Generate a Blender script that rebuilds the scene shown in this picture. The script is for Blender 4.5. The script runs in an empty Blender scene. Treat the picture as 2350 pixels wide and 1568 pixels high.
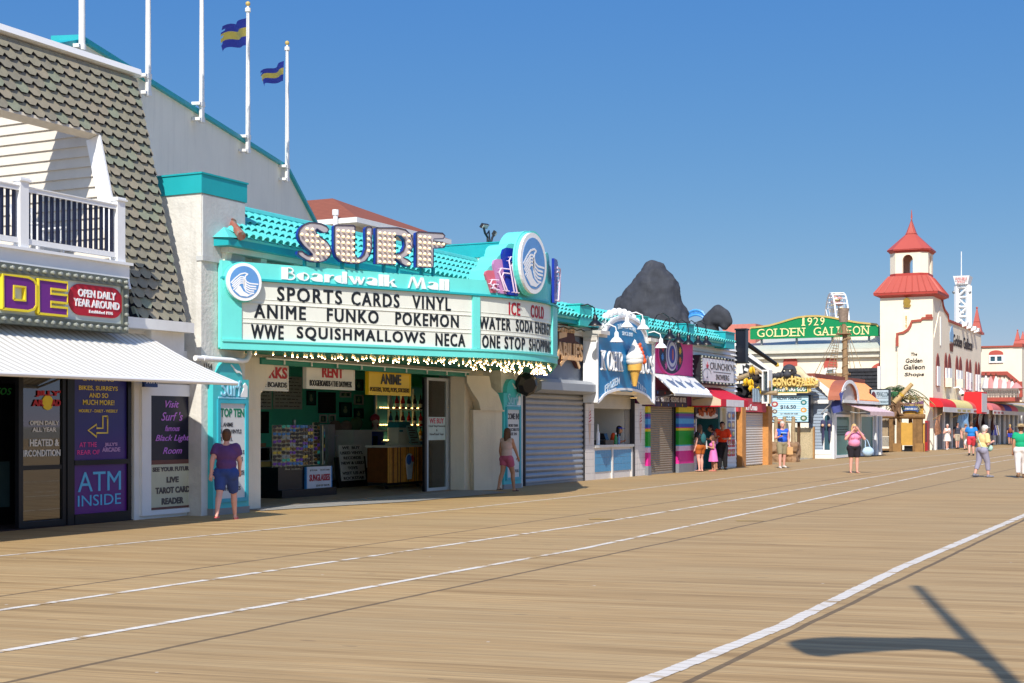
import bpy,bmesh,math,random
from mathutils import Vector,Matrix,noise
R=math.radians
cos,sin,pi=math.cos,math.sin,math.pi
random.seed(7)
sc=bpy.context.scene
# ------------ camera, sky, sun
EYE,TH=1.63,R(26.5)
FP,CX,Y0=3264.0,1175.0,975.0
cam=bpy.data.cameras.new("camera")
cam.lens,cam.sensor_width=50.0,36.0
cam.shift_y=191.0/2350.0
cam.clip_start,cam.clip_end=0.1,6000
cob=bpy.data.objects.new("camera",cam)
sc.collection.objects.link(cob)
cob.location=(0,0,EYE)
cob.rotation_euler=(R(90),0,TH-R(90))
sc.camera=cob
SUN=Vector((-1.0,-0.30,0.95)).normalized()
EL=math.asin(SUN.z)
AZ=math.atan2(SUN.x,SUN.y)
SKYP=((1.05,0.555),(0.6,1.09),(0.14,3.36))
w=bpy.data.worlds.new("World")
sc.world=w
w.use_nodes=True
nt=w.node_tree
bg=nt.nodes["Background"]
sky=nt.nodes.new("ShaderNodeTexSky")
sky.sky_type='NISHITA'
sky.sun_disc=False
sky.sun_elevation=EL
sky.sun_rotation=AZ%(2*pi)
sky.altitude=0
sky.air_density=1.0
sky.dust_density=0.0
sky.ozone_density=8.0
sky.air_density=0.8
_sep=nt.nodes.new("ShaderNodeSeparateColor")
_com=nt.nodes.new("ShaderNodeCombineColor")
nt.links.new(sky.outputs[0],_sep.inputs[0])
for _i,(_e,_k)in enumerate(SKYP):
 _p=nt.nodes.new("ShaderNodeMath")
 _p.operation='POWER'
 _p.inputs[1].default_value=_e
 _q=nt.nodes.new("ShaderNodeMath")
 _q.operation='MULTIPLY'
 _q.inputs[1].default_value=_k
 nt.links.new(_sep.outputs[_i],_p.inputs[0])
 nt.links.new(_p.outputs[0],_q.inputs[0])
 nt.links.new(_q.outputs[0],_com.inputs[_i])
_tc0=nt.nodes.new("ShaderNodeTexCoord")
_dt=nt.nodes.new("ShaderNodeVectorMath")
_dt.operation='DOT_PRODUCT'
_dt.inputs[1].default_value=SUN
nt.links.new(_tc0.outputs["Generated"],_dt.inputs[0])
_mr=nt.nodes.new("ShaderNodeMapRange")
_mr.inputs[1].default_value,_mr.inputs[2].default_value=0.05,1.0
nt.links.new(_dt.outputs["Value"],_mr.inputs[0])
_pw=nt.nodes.new("ShaderNodeMath")
_pw.operation='POWER'
_pw.inputs[1].default_value=1.6
nt.links.new(_mr.outputs[0],_pw.inputs[0])
_gl=nt.nodes.new("ShaderNodeVectorMath")
_gl.operation='SCALE'
_gl.inputs[0].default_value=(2.7,2.85,3.1)
nt.links.new(_pw.outputs[0],_gl.inputs["Scale"])
_av=nt.nodes.new("ShaderNodeVectorMath")
_av.operation='ADD'
nt.links.new(_com.outputs[0],_av.inputs[0])
nt.links.new(_gl.outputs[0],_av.inputs[1])
nt.links.new(_av.outputs[0],bg.inputs[0])
bg.inputs[1].default_value=0.115
sl=bpy.data.lights.new("sun",'SUN')
sl.energy=4.1
sl.angle=R(0.53)
sl.color=(1.0,0.945,0.86)
so=bpy.data.objects.new("sun",sl)
sc.collection.objects.link(so)
so.rotation_euler=SUN.to_track_quat('Z','Y').to_euler()
so.location=(-20,-10,30)
sc.view_settings.view_transform='Standard'
sc.view_settings.look='None'
sc.view_settings.exposure=0.38
sc.view_settings.gamma=1
sc.cycles.max_bounces=9
sc.cycles.diffuse_bounces=6
sc.cycles.transparent_max_bounces=8
# ------------ helpers
FWD=Vector((cos(TH),sin(TH),0))
RGT=Vector((sin(TH),-cos(TH),0))
UPZ=Vector((0,0,1))
CAM=Vector((0,0,EYE))
def ray(x,y):
 return FWD+RGT*((x-CX)/FP)+UPZ*((Y0-y)/FP)
def hit(x,y,o,n):
 d=ray(x,y)
 t=(Vector(o)-CAM).dot(n)/d.dot(n)
 return CAM+d*t
def pv(x,y,v):
 return hit(x,y,(0,v,0),Vector((0,1,0)))
def pu(x,y,u):
 return hit(x,y,(u,0,0),Vector((1,0,0)))
def gp(x,y,h=0.0):
 return hit(x,y,(0,0,h),UPZ)
def HZD(y,u,v):
 return EYE+(Y0-y)/FP*(u*cos(TH)+v*sin(TH))
def U(x,v):
 return pv(x,Y0,v).x
def HV(x,y,v):
 return pv(x,y,v).z
class Fr:
 """a flat frame: X to the right, Y up, d towards the viewer of the face"""
 def __init__(s,o,r,u=(0,0,1)):
  s.o,s.r,s.u=Vector(o),Vector(r).normalized(),Vector(u).normalized()
  s.n=s.r.cross(s.u)
 def pt(s,x,y,d=0.0):
  return s.o+s.r*x+s.u*y+s.n*d
 def scr(s,x,y,d=0.0):
  p=hit(x,y,s.o+s.n*d,s.n)-s.o
  return p.dot(s.r),p.dot(s.u)
 def sub(s,x,y,d=0.0):
  return Fr(s.pt(x,y,d),s.r,s.u)
def FV(v):
 return Fr((0,v,0),(1,0,0))
def FU(u):
 return Fr((u,0,0),(0,-1,0))
class Arc:
 """a frame bent round a vertical axis"""
 def __init__(s,c,rad):
  s.c,s.rad=Vector((c[0],c[1],0)),rad
 def pt(s,x,y,d=0.0):
  a=x/s.rad
  rr=s.rad+d
  return Vector((s.c.x+rr*sin(a),s.c.y-rr*cos(a),y))
 def scr(s,x,y,d=0.0):
  dr=ray(x,y)
  a=dr.x**2+dr.y**2
  b=-2*(dr.x*s.c.x+dr.y*s.c.y)
  cc=s.c.x**2+s.c.y**2-(s.rad+d)**2
  q=max(b*b-4*a*cc,0)
  t=(-b-math.sqrt(q))/(2*a)
  p=CAM+dr*t
  return math.atan2(p.x-s.c.x,s.c.y-p.y)*s.rad,p.z
_fc=bpy.data.curves.new("lettering",'FONT')
_fo=bpy.data.objects.new("lettering",_fc)
sc.collection.objects.link(_fo)
_tc={}
def text_mesh(body,bold=0.0,shear=0.0,space=1.0):
 k=(body,bold,shear,space)
 if k not in _tc:
  _fc.body=body
  _fc.offset=bold
  _fc.shear=shear
  _fc.space_character=space
  _fc.resolution_u=3
  _fc.extrude=0.05
  bpy.context.view_layer.update()
  dg=bpy.context.evaluated_depsgraph_get()
  ev=_fo.evaluated_get(dg)
  me=ev.to_mesh()
  vs=[tuple(v.co)for v in me.vertices]
  fs=[tuple(p.vertices)for p in me.polygons]
  ev.to_mesh_clear()
  x0,x1=min(v[0]for v in vs),max(v[0]for v in vs)
  y0,y1=min(v[1]for v in vs),max(v[1]for v in vs)
  _tc[k]=([((v[0]-x0)/(x1-x0),(v[1]-y0)/(y1-y0),1.0 if v[2]>0 else 0.0)for v in vs],fs,(x1-x0)/(y1-y0))
 return _tc[k]
class MB:
 def __init__(s):
  s.v,s.f,s.m=[],[],[]
 def add(s,vs,fs,m=0):
  b=len(s.v)
  s.v+=[Vector(p)for p in vs]
  for f in fs:
   s.f.append(tuple(b+i for i in f))
   s.m.append(m)
  return s
 def hexa(s,p,m=0):
  return s.add(p,[(3,2,1,0),(4,5,6,7),(0,1,5,4),(1,2,6,5),(2,3,7,6),(3,0,4,7)],m)
 def box(s,x0,x1,y0,y1,z0,z1,m=0):
  return s.hexa([(x0,y0,z0),(x1,y0,z0),(x1,y1,z0),(x0,y1,z0),(x0,y0,z1),(x1,y0,z1),(x1,y1,z1),(x0,y1,z1)],m)
 def rect(s,fr,x0,x1,y0,y1,d0,d1,m=0):
  x0,x1=min(x0,x1),max(x0,x1)
  y0,y1=min(y0,y1),max(y0,y1)
  d0,d1=min(d0,d1),max(d0,d1)
  return s.hexa([fr.pt(x0,y0,d1),fr.pt(x1,y0,d1),fr.pt(x1,y0,d0),fr.pt(x0,y0,d0),fr.pt(x0,y1,d1),fr.pt(x1,y1,d1),fr.pt(x1,y1,d0),fr.pt(x0,y1,d0)],m)
 def frame(s,fr,x0,x1,y0,y1,t,d0,d1,m=0):
  s.rect(fr,x0,x0+t,y0,y1,d0,d1,m)
  s.rect(fr,x1-t,x1,y0,y1,d0,d1,m)
  s.rect(fr,x0+t,x1-t,y0,y0+t,d0,d1,m)
  s.rect(fr,x0+t,x1-t,y1-t,y1,d0,d1,m)
  return s
 def prism(s,fr,poly,d0,d1,m=0,ms=None,back=True):
  a=sum(poly[i][0]*poly[(i+1)%len(poly)][1]-poly[(i+1)%len(poly)][0]*poly[i][1]for i in range(len(poly)))
  if a<0:
   poly=poly[::-1]
  n=len(poly)
  vs=[fr.pt(p[0],p[1],d1)for p in poly]+[fr.pt(p[0],p[1],d0)for p in poly]
  s.add(vs,[tuple(range(n))]+([tuple(range(2*n-1,n-1,-1))]if back else[]),m)
  b=len(s.v)-2*n
  for i in range(n):
   j=(i+1)%n
   s.f.append((b+j,b+i,b+n+i,b+n+j))
   s.m.append(m if ms is None else ms)
  return s
 def ribbon(s,fr,pts,wd,d0,d1,m=0):
  n=len(pts)
  L,Rr=[],[]
  for i in range(n):
   a,b=Vector(pts[max(i-1,0)]),Vector(pts[min(i+1,n-1)])
   t=(b-a).normalized()
   q=Vector((-t.y,t.x))*(wd[i]if isinstance(wd,(list,tuple))else wd)/2
   L.append(Vector(pts[i])+q)
   Rr.append(Vector(pts[i])-q)
  for i in range(n-1):
   s.hexa([fr.pt(*L[i],d1),fr.pt(*L[i],d0),fr.pt(*L[i+1],d0),fr.pt(*L[i+1],d1),fr.pt(*Rr[i],d1),fr.pt(*Rr[i],d0),fr.pt(*Rr[i+1],d0),fr.pt(*Rr[i+1],d1)],m)
  return s
 def tube(s,pts,r,seg=8,m=0,cap=True,sq=1.0):
  pts=[Vector(p)for p in pts]
  n=len(pts)
  rs=r if isinstance(r,(list,tuple))else[r]*n
  vs=[]
  t0=(pts[1]-pts[0]).normalized()
  ref=Vector((0,0,1))if abs(t0.z)<0.9 else Vector((1,0,0))
  a=t0.cross(ref).normalized()
  for i in range(n):
   t=(pts[min(i+1,n-1)]-pts[max(i-1,0)])
   t=t.normalized()if t.length>1e-9 else t0
   a=(a-t*a.dot(t)).normalized()
   b=t.cross(a)
   for k in range(seg):
    an=2*pi*k/seg
    vs.append(pts[i]+a*cos(an)*rs[i]+b*sin(an)*rs[i]*sq)
  fs=[]
  for i in range(n-1):
   for k in range(seg):
    k2=(k+1)%seg
    fs.append((i*seg+k,i*seg+k2,(i+1)*seg+k2,(i+1)*seg+k))
  if cap:
   fs.append(tuple(range(seg-1,-1,-1)))
   fs.append(tuple((n-1)*seg+k for k in range(seg)))
  return s.add(vs,fs,m)
 def bar(s,a,b,wx,wz=None,m=0):
  return s.tube([a,b],wx*0.7071,4,m)
 def lathe(s,prof,c,seg=20,m=0,ax=None,sx=1.0,sy=1.0):
  c=Vector(c)
  q=Vector(ax).normalized().to_track_quat('Z','Y').to_matrix()if ax is not None else Matrix.Identity(3)
  vs,fs=[],[]
  for(r,z)in prof:
   for k in range(seg):
    an=2*pi*k/seg
    vs.append(c+q@Vector((r*cos(an)*sx,r*sin(an)*sy,z)))
  n=len(prof)
  for i in range(n-1):
   for k in range(seg):
    k2=(k+1)%seg
    fs.append((i*seg+k,i*seg+k2,(i+1)*seg+k2,(i+1)*seg+k))
  if prof[0][0]>1e-4:
   fs.append(tuple(range(seg-1,-1,-1)))
  if prof[-1][0]>1e-4:
   fs.append(tuple((n-1)*seg+k for k in range(seg)))
  return s.add(vs,fs,m)
 def ball(s,c,r,sx=1,sy=1,sz=1,seg=10,rings=7,m=0,rot=None):
  c=Vector(c)
  vs=[Vector((0,0,-1))]
  for i in range(1,rings):
   p=-pi/2+pi*i/rings
   for k in range(seg):
    a=2*pi*k/seg
    vs.append(Vector((cos(p)*cos(a),cos(p)*sin(a),sin(p))))
  vs.append(Vector((0,0,1)))
  fs=[]
  for k in range(seg):
   fs.append((0,1+(k+1)%seg,1+k))
  for i in range(rings-2):
   for k in range(seg):
    k2=(k+1)%seg
    fs.append((1+i*seg+k,1+i*seg+k2,1+(i+1)*seg+k2,1+(i+1)*seg+k))
  b=1+(rings-2)*seg
  for k in range(seg):
   fs.append((b+k,b+(k+1)%seg,len(vs)-1))
  out=[]
  for v in vs:
   q=Vector((v.x*sx*r,v.y*sy*r,v.z*sz*r))
   if rot is not None:
    q=rot@q
   out.append(c+q)
  return s.add(out,fs,m)
 def text(s,fr,body,x0,x1,y0,y1,d0=0.004,d1=0.012,m=0,bold=0.0,shear=0.0,space=1.0,keep=None):
  vs,fs,asp=text_mesh(body,bold,shear,space)
  if keep:
   ww=(y1-y0)*asp*keep
   if ww<(x1-x0):
    cx=(x0+x1)/2
    x0,x1=cx-ww/2,cx+ww/2
  return s.add([fr.pt(x0+v[0]*(x1-x0),y0+v[1]*(y1-y0),d0+v[2]*(d1-d0))for v in vs],fs,m)
 def stext(s,fr,body,xl,xr,ytl,ybl,**k):
  """lettering whose left end spans screen heights ytl..ybl and whose ends lie at screen xl, xr"""
  ym=(ytl+ybl)/2
  X0,Ya=fr.scr(xl,ytl)
  _,Yb=fr.scr(xl,ybl)
  X1=fr.scr(xr,ym)[0]
  return s.text(fr,body,X0,X1,Yb,Ya,**k)
 def build(s,name,mats,parent=None,smooth=False,label=None):
  off=Vector((0,0,0))
  p=parent
  while p is not None:
   off+=p.location
   p=p.parent
  me=bpy.data.meshes.new(name)
  me.from_pydata([tuple(v-off)for v in s.v],[],s.f)
  mats=mats if isinstance(mats,(list,tuple))else[mats]
  for mt in mats:
   me.materials.append(mt)
  if len(mats)>1:
   me.polygons.foreach_set("material_index",[min(i,len(mats)-1)for i in s.m])
  if smooth:
   me.polygons.foreach_set("use_smooth",[True]*len(me.polygons))
   me.set_sharp_from_angle(angle=R(42))
  me.update()
  o=bpy.data.objects.new(name,me)
  sc.collection.objects.link(o)
  if parent is not None:
   o.parent=parent
  if label:
   o["label"]=label
  return o
def thing(name,label,cat,loc=(0,0,0),group=None,rz=0.0):
 o=bpy.data.objects.new(name,None)
 o.empty_display_size=0.3
 sc.collection.objects.link(o)
 o.location=loc
 o.rotation_euler=(0,0,rz)
 o["label"],o["category"]=label,cat
 if group:
  o["group"]=group
 return o
def tag(o,label,cat,group=None):
 o["label"],o["category"]=label,cat
 if group:
  o["group"]=group
 return o
def copy_tree(o,loc=None,parent=None,label=None,group=None):
 c=o.copy()
 sc.collection.objects.link(c)
 c.parent=parent
 if loc is not None:
  c.location=loc
 if label:
  c["label"]=label
 if group:
  c["group"]=group
 for ch in list(o.children):
  copy_tree(ch,None,c)
 return c
 # ------------ materials
def lin(c):
 def f(x):
  x=x/255.0
  return x/12.92 if x<=0.04045 else((x+0.055)/1.055)**2.4
 return(f(c[0]),f(c[1]),f(c[2]),1.0)
_mc={}
def M(name,col,rough=0.6,var=0.12,scale=3.0,bump=0.0,bscale=40.0,metal=0.0,streak=0.0,emit=0.0,spec=0.4,stain=(90,84,72),trans=0.0):
 if name in _mc:
  return _mc[name]
 m=bpy.data.materials.new(name)
 m.use_nodes=True
 n,l=m.node_tree.nodes,m.node_tree.links
 b=n["Principled BSDF"]
 c=lin(col)
 b.inputs["Roughness"].default_value=rough
 b.inputs["Metallic"].default_value=metal
 b.inputs["Specular IOR Level"].default_value=spec
 if trans:
  b.inputs["Transmission Weight"].default_value=trans
 geo=n.new("ShaderNodeNewGeometry")
 nz=n.new("ShaderNodeTexNoise")
 nz.inputs["Scale"].default_value=scale
 nz.inputs["Detail"].default_value=6
 nz.inputs["Roughness"].default_value=0.65
 l.new(geo.outputs["Position"],nz.inputs["Vector"])
 rp=n.new("ShaderNodeMapRange")
 rp.inputs[1].default_value,rp.inputs[2].default_value=0.3,0.7
 rp.inputs[3].default_value,rp.inputs[4].default_value=1.0-var,1.0+var*0.55
 l.new(nz.outputs[0],rp.inputs[0])
 mx=n.new("ShaderNodeMix")
 mx.data_type='RGBA'
 mx.blend_type='MULTIPLY'
 mx.inputs[0].default_value=1.0
 mx.inputs[6].default_value=c
 l.new(rp.outputs[0],mx.inputs[7])
 out=mx.outputs[2]
 if streak:
  mp=n.new("ShaderNodeVectorMath")
  mp.operation='MULTIPLY'
  mp.inputs[1].default_value=(2.6,2.6,0.22)
  l.new(geo.outputs["Position"],mp.inputs[0])
  n2=n.new("ShaderNodeTexNoise")
  n2.inputs["Scale"].default_value=1.6
  n2.inputs["Detail"].default_value=8
  n2.inputs["Roughness"].default_value=0.7
  l.new(mp.outputs[0],n2.inputs["Vector"])
  r2=n.new("ShaderNodeMapRange")
  r2.inputs[1].default_value,r2.inputs[2].default_value=0.52,0.75
  r2.inputs[3].default_value,r2.inputs[4].default_value=0.0,streak
  l.new(n2.outputs[0],r2.inputs[0])
  m2=n.new("ShaderNodeMix")
  m2.data_type='RGBA'
  m2.inputs[7].default_value=lin(stain)
  l.new(r2.outputs[0],m2.inputs[0])
  l.new(out,m2.inputs[6])
  out=m2.outputs[2]
 l.new(out,b.inputs["Base Color"])
 if bump:
  n3=n.new("ShaderNodeTexNoise")
  n3.inputs["Scale"].default_value=bscale
  n3.inputs["Detail"].default_value=5
  l.new(geo.outputs["Position"],n3.inputs["Vector"])
  bp=n.new("ShaderNodeBump")
  bp.inputs["Strength"].default_value=bump
  bp.inputs["Distance"].default_value=0.02
  l.new(n3.outputs[0],bp.inputs["Height"])
  l.new(bp.outputs[0],b.inputs["Normal"])
 if emit:
  b.inputs["Emission Color"].default_value=c
  b.inputs["Emission Strength"].default_value=emit
 _mc[name]=m
 return m
def stripes(name,ca,cb,axis,period,duty,rough=0.7,var=0.08,bump=0.0,off=0.0):
 """two colours alternating along a world axis: woven or corrugated cloth and metal"""
 if name in _mc:
  return _mc[name]
 m=M(name,ca,rough,var)
 n,l=m.node_tree.nodes,m.node_tree.links
 b=n["Principled BSDF"]
 src=b.inputs["Base Color"].links[0].from_socket
 geo=n.new("ShaderNodeNewGeometry")
 dt=n.new("ShaderNodeVectorMath")
 dt.operation='DOT_PRODUCT'
 dt.inputs[1].default_value=tuple(a/period for a in axis)
 l.new(geo.outputs["Position"],dt.inputs[0])
 ad=n.new("ShaderNodeMath")
 ad.operation='ADD'
 ad.inputs[1].default_value=1000.0+off
 l.new(dt.outputs["Value"],ad.inputs[0])
 fr=n.new("ShaderNodeMath")
 fr.operation='FRACT'
 l.new(ad.outputs[0],fr.inputs[0])
 lt=n.new("ShaderNodeMath")
 lt.operation='LESS_THAN'
 lt.inputs[1].default_value=duty
 l.new(fr.outputs[0],lt.inputs[0])
 mx=n.new("ShaderNodeMix")
 mx.data_type='RGBA'
 mx.inputs[7].default_value=lin(cb)
 l.new(lt.outputs[0],mx.inputs[0])
 l.new(src,mx.inputs[6])
 l.new(mx.outputs[2],b.inputs["Base Color"])
 return m
def glass(name,tint=(220,235,235),clear=0.8,rough=0.02):
 m=bpy.data.materials.new(name)
 m.use_nodes=True
 n,l=m.node_tree.nodes,m.node_tree.links
 n.remove(n["Principled BSDF"])
 tr=n.new("ShaderNodeBsdfTransparent")
 tr.inputs[0].default_value=lin(tint)
 gl=n.new("ShaderNodeBsdfGlossy")
 gl.inputs["Roughness"].default_value=rough
 fr=n.new("ShaderNodeFresnel")
 fr.inputs[0].default_value=1.5
 ad=n.new("ShaderNodeMath")
 ad.operation='ADD'
 ad.use_clamp=True
 ad.inputs[1].default_value=(1-clear)*0.5
 l.new(fr.outputs[0],ad.inputs[0])
 mx=n.new("ShaderNodeMixShader")
 l.new(ad.outputs[0],mx.inputs[0])
 l.new(tr.outputs[0],mx.inputs[1])
 l.new(gl.outputs[0],mx.inputs[2])
 l.new(mx.outputs[0],n["Material Output"].inputs[0])
 return m
def boards(name,paint=None,wear=0.5):
 """weathered deck boards; with paint, a worn coat of it"""
 m=bpy.data.materials.new(name)
 m.use_nodes=True
 n,l=m.node_tree.nodes,m.node_tree.links
 b=n["Principled BSDF"]
 b.inputs["Roughness"].default_value=0.75
 b.inputs["Specular IOR Level"].default_value=0.25
 geo=n.new("ShaderNodeNewGeometry")
 def mth(op,a,bb=None,c=None):
  q=n.new("ShaderNodeMath")
  q.operation=op
  for i,x in enumerate((a,bb,c)):
   if x is None:
    continue
   if hasattr(x,"default_value")or hasattr(x,"links"):
    l.new(x,q.inputs[i])
   else:
    q.inputs[i].default_value=x
  return q.outputs[0]
 def dot(v):
  q=n.new("ShaderNodeVectorMath")
  q.operation='DOT_PRODUCT'
  q.inputs[1].default_value=v
  l.new(geo.outputs["Position"],q.inputs[0])
  return q.outputs["Value"]
 def mixc(f,a,bb):
  q=n.new("ShaderNodeMix")
  q.data_type='RGBA'
  for i,x in((0,f),(6,a),(7,bb)):
   if isinstance(x,tuple):
    q.inputs[i].default_value=x
   elif isinstance(x,(int,float)):
    q.inputs[i].default_value=x
   else:
    l.new(x,q.inputs[i])
  return q.outputs[2]
 BW=0.142
 ang=R(-80)
 p=dot((-sin(ang),cos(ang),0))
 q=dot((cos(ang),sin(ang),0))
 y=dot((0,1,0))
 wob=n.new("ShaderNodeTexNoise")
 wob.inputs["Scale"].default_value=1.2
 wob.inputs["Detail"].default_value=4
 l.new(geo.outputs["Position"],wob.inputs["Vector"])
 yw=mth('ADD',y,mth('MULTIPLY',mth('SUBTRACT',wob.outputs[0],0.5),0.05))
 seams=(3.02,6.88,10.38,13.75)
 band=None
 for sv in seams:
  g=mth('GREATER_THAN',y,sv)
  band=g if band is None else mth('ADD',band,g)
 pp=mth('ADD',mth('DIVIDE',p,BW),mth('MULTIPLY',band,0.37))
 pp=mth('ADD',pp,5000.0)
 idx=mth('FLOOR',pp)
 frc=mth('FRACT',pp)
 wn=n.new("ShaderNodeTexWhiteNoise")
 wn.noise_dimensions='2D'
 cb=n.new("ShaderNodeCombineXYZ")
 l.new(idx,cb.inputs[0])
 l.new(band,cb.inputs[1])
 l.new(cb.outputs[0],wn.inputs["Vector"])
 gr=n.new("ShaderNodeTexNoise")
 gr.inputs["Scale"].default_value=1.0
 gr.inputs["Detail"].default_value=7
 gr.inputs["Roughness"].default_value=0.7
 cg=n.new("ShaderNodeCombineXYZ")
 l.new(mth('MULTIPLY',p,38.0),cg.inputs[0])
 l.new(mth('MULTIPLY',q,0.9),cg.inputs[1])
 l.new(mth('MULTIPLY',idx,3.7),cg.inputs[2])
 l.new(cg.outputs[0],gr.inputs["Vector"])
 big=n.new("ShaderNodeTexNoise")
 big.inputs["Scale"].default_value=0.23
 big.inputs["Detail"].default_value=5
 l.new(geo.outputs["Position"],big.inputs["Vector"])
 mid=n.new("ShaderNodeTexNoise")
 mid.inputs["Scale"].default_value=1.0
 mid.inputs["Detail"].default_value=5
 cm=n.new("ShaderNodeCombineXYZ")
 l.new(mth('MULTIPLY',p,5.6),cm.inputs[0])
 l.new(mth('MULTIPLY',q,0.33),cm.inputs[1])
 l.new(cm.outputs[0],mid.inputs["Vector"])
 rp=n.new("ShaderNodeValToRGB")
 el=rp.color_ramp.elements
 el[0].position,el[0].color=0.0,(0.292,0.184,0.077,1)
 el[1].position,el[1].color=1.0,(0.501,0.339,0.155,1)
 e=el.new(0.42)
 e.color=(0.423,0.273,0.119,1)
 e=el.new(0.75)
 e.color=(0.449,0.306,0.144,1)
 t=mth('ADD',mth('MULTIPLY',wn.outputs["Value"],0.5),mth('MULTIPLY_ADD',mid.outputs[0],2.2,-0.85))
 l.new(t,rp.inputs[0])
 g1=mth('MULTIPLY_ADD',gr.outputs[0],1.9,0.04)
 hs=n.new("ShaderNodeMix")
 hs.data_type='RGBA'
 hs.blend_type='MULTIPLY'
 hs.inputs[0].default_value=0.9
 l.new(rp.outputs[0],hs.inputs[6])
 l.new(g1,hs.inputs[7])
 bf=n.new("ShaderNodeMapRange")
 bf.inputs[1].default_value,bf.inputs[2].default_value=0.35,0.68
 l.new(big.outputs[0],bf.inputs[0])
 col=mixc(mth('MULTIPLY',bf.outputs[0],0.5),hs.outputs[2],(0.365,0.259,0.131,1))
 gap=mth('LESS_THAN',frc,0.055)
 gapn=mth('MULTIPLY',gap,mth('MULTIPLY',mth('SUBTRACT',mid.outputs[0],0.2),1.5))
 col=mixc(gapn,col,(0.07,0.048,0.03,1))
 for sv in seams[:3]:
  d=mth('ABSOLUTE',mth('SUBTRACT',yw,sv))
  s1=mth('LESS_THAN',d,0.028)
  col=mixc(mth('MULTIPLY',s1,0.72),col,(0.085,0.062,0.04,1))
 vo=n.new("ShaderNodeTexVoronoi")
 vo.inputs["Scale"].default_value=1.9
 l.new(geo.outputs["Position"],vo.inputs["Vector"])
 sp=mth('LESS_THAN',vo.outputs["Distance"],0.032)
 spk=n.new("ShaderNodeTexWhiteNoise")
 l.new(vo.outputs["Position"],spk.inputs["Vector"])
 col=mixc(mth('MULTIPLY',sp,mth('MULTIPLY',mth('GREATER_THAN',spk.outputs["Value"],0.5),0.8)),col,(0.62,0.55,0.46,1))
 vo2=n.new("ShaderNodeTexVoronoi")
 vo2.inputs["Scale"].default_value=1.3
 cv=n.new("ShaderNodeCombineXYZ")
 l.new(mth('MULTIPLY',p,3.0),cv.inputs[0])
 l.new(mth('MULTIPLY',q,0.8),cv.inputs[1])
 l.new(cv.outputs[0],vo2.inputs["Vector"])
 sp2=mth('LESS_THAN',vo2.outputs["Distance"],0.075)
 col=mixc(mth('MULTIPLY',sp2,0.5),col,(0.13,0.095,0.06,1))
 if paint is not None:
  pm=n.new("ShaderNodeTexNoise")
  pm.inputs["Scale"].default_value=1.0
  pm.inputs["Detail"].default_value=6
  cp=n.new("ShaderNodeCombineXYZ")
  l.new(mth('MULTIPLY',p,9.0),cp.inputs[0])
  l.new(mth('MULTIPLY',q,3.5),cp.inputs[1])
  l.new(cp.outputs[0],pm.inputs["Vector"])
  pb=mth('ADD',mth('MULTIPLY',wn.outputs["Value"],0.36),pm.outputs[0])
  cov=n.new("ShaderNodeMapRange")
  cov.inputs[1].default_value,cov.inputs[2].default_value=wear,wear+0.16
  l.new(pb,cov.inputs[0])
  cv2=mth('MULTIPLY',cov.outputs[0],mth('SUBTRACT',1.0,gap))
  col=mixc(cv2,col,paint)
 l.new(col,b.inputs["Base Color"])
 bp=n.new("ShaderNodeBump")
 bp.inputs["Strength"].default_value=0.35
 bp.inputs["Distance"].default_value=0.008
 hgt=mth('SUBTRACT',mth('MULTIPLY',gr.outputs[0],0.7),mth('MULTIPLY',gap,1.0))
 l.new(hgt,bp.inputs["Height"])
 l.new(bp.outputs[0],b.inputs["Normal"])
 return m
WHITE=M("white_paint",(232,231,226),0.5,0.06,streak=0.08)
WHITE2=M("white_vinyl",(238,238,236),0.4,0.03)
CREAM=M("cream_stucco",(226,216,198),0.85,0.06,1.2,0.25,26,streak=0.16)
GALLEON=M("galleon_stucco",(238,225,201),0.85,0.06,0.8,0.2,18,streak=0.07)
PLASTER=M("old_white_plaster",(214,211,202),0.85,0.14,2.2,0.6,14,streak=0.3,stain=(110,108,92))
GREYWALL=M("pale_grey_wall",(196,195,188),0.8,0.05,0.7,0.1,streak=0.12)
TEAL=M("turquoise_paint",(108,218,208),0.45,0.05,1.5,streak=0.1,stain=(70,150,145))
TEALD=M("turquoise_trim",(32,166,172),0.45,0.06,streak=0.1,stain=(25,120,125))
TILE=M("turquoise_roof_tile",(88,200,194),0.5,0.14,5,streak=0.25,stain=(150,190,180))
SOFFIT=M("green_soffit",(20,128,112),0.5,0.08)
BOARDW=M("letter_board",(226,227,214),0.35,0.04,2,streak=0.1,stain=(180,178,160))
BLACK=M("black_letters",(32,36,40),0.4,0.25,6)
DARK=M("black_frame",(16,18,24),0.35,0.1)
REDL=M("red_letters",(178,28,44),0.45,0.08)
STEEL=M("galvanised_steel",(150,152,152),0.4,0.1,metal=0.6)
GREYP=M("grey_paint",(128,132,138),0.5,0.08,streak=0.15)
BULB=M("lit_bulb",(255,214,140),0.3,0.0,emit=0.55)
BULBC=M("bulb_core",(255,230,185),0.3,0.0,emit=22.0)
BULBS=M("small_lit_bulb",(255,228,180),0.3,0.0,emit=0.62)
WOOD=M("raw_wood",(176,132,82),0.75,0.25,6,0.3,30)
WOODD=M("dark_wood",(92,68,46),0.8,0.3,6,0.4,25)
CONC=M("concrete",(150,147,142),0.85,0.12,2.0,0.15)
REDR=M("red_roof_metal",(178,82,68),0.45,0.06,1)
BRICKR=M("brown_red_trim",(164,78,62),0.7,0.07)
GLASS=glass("shop_glass")
GLASSD=glass("dark_glass",(120,135,140),0.7)
GOLD=M("gold_paint",(196,168,96),0.45,0.1)
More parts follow.
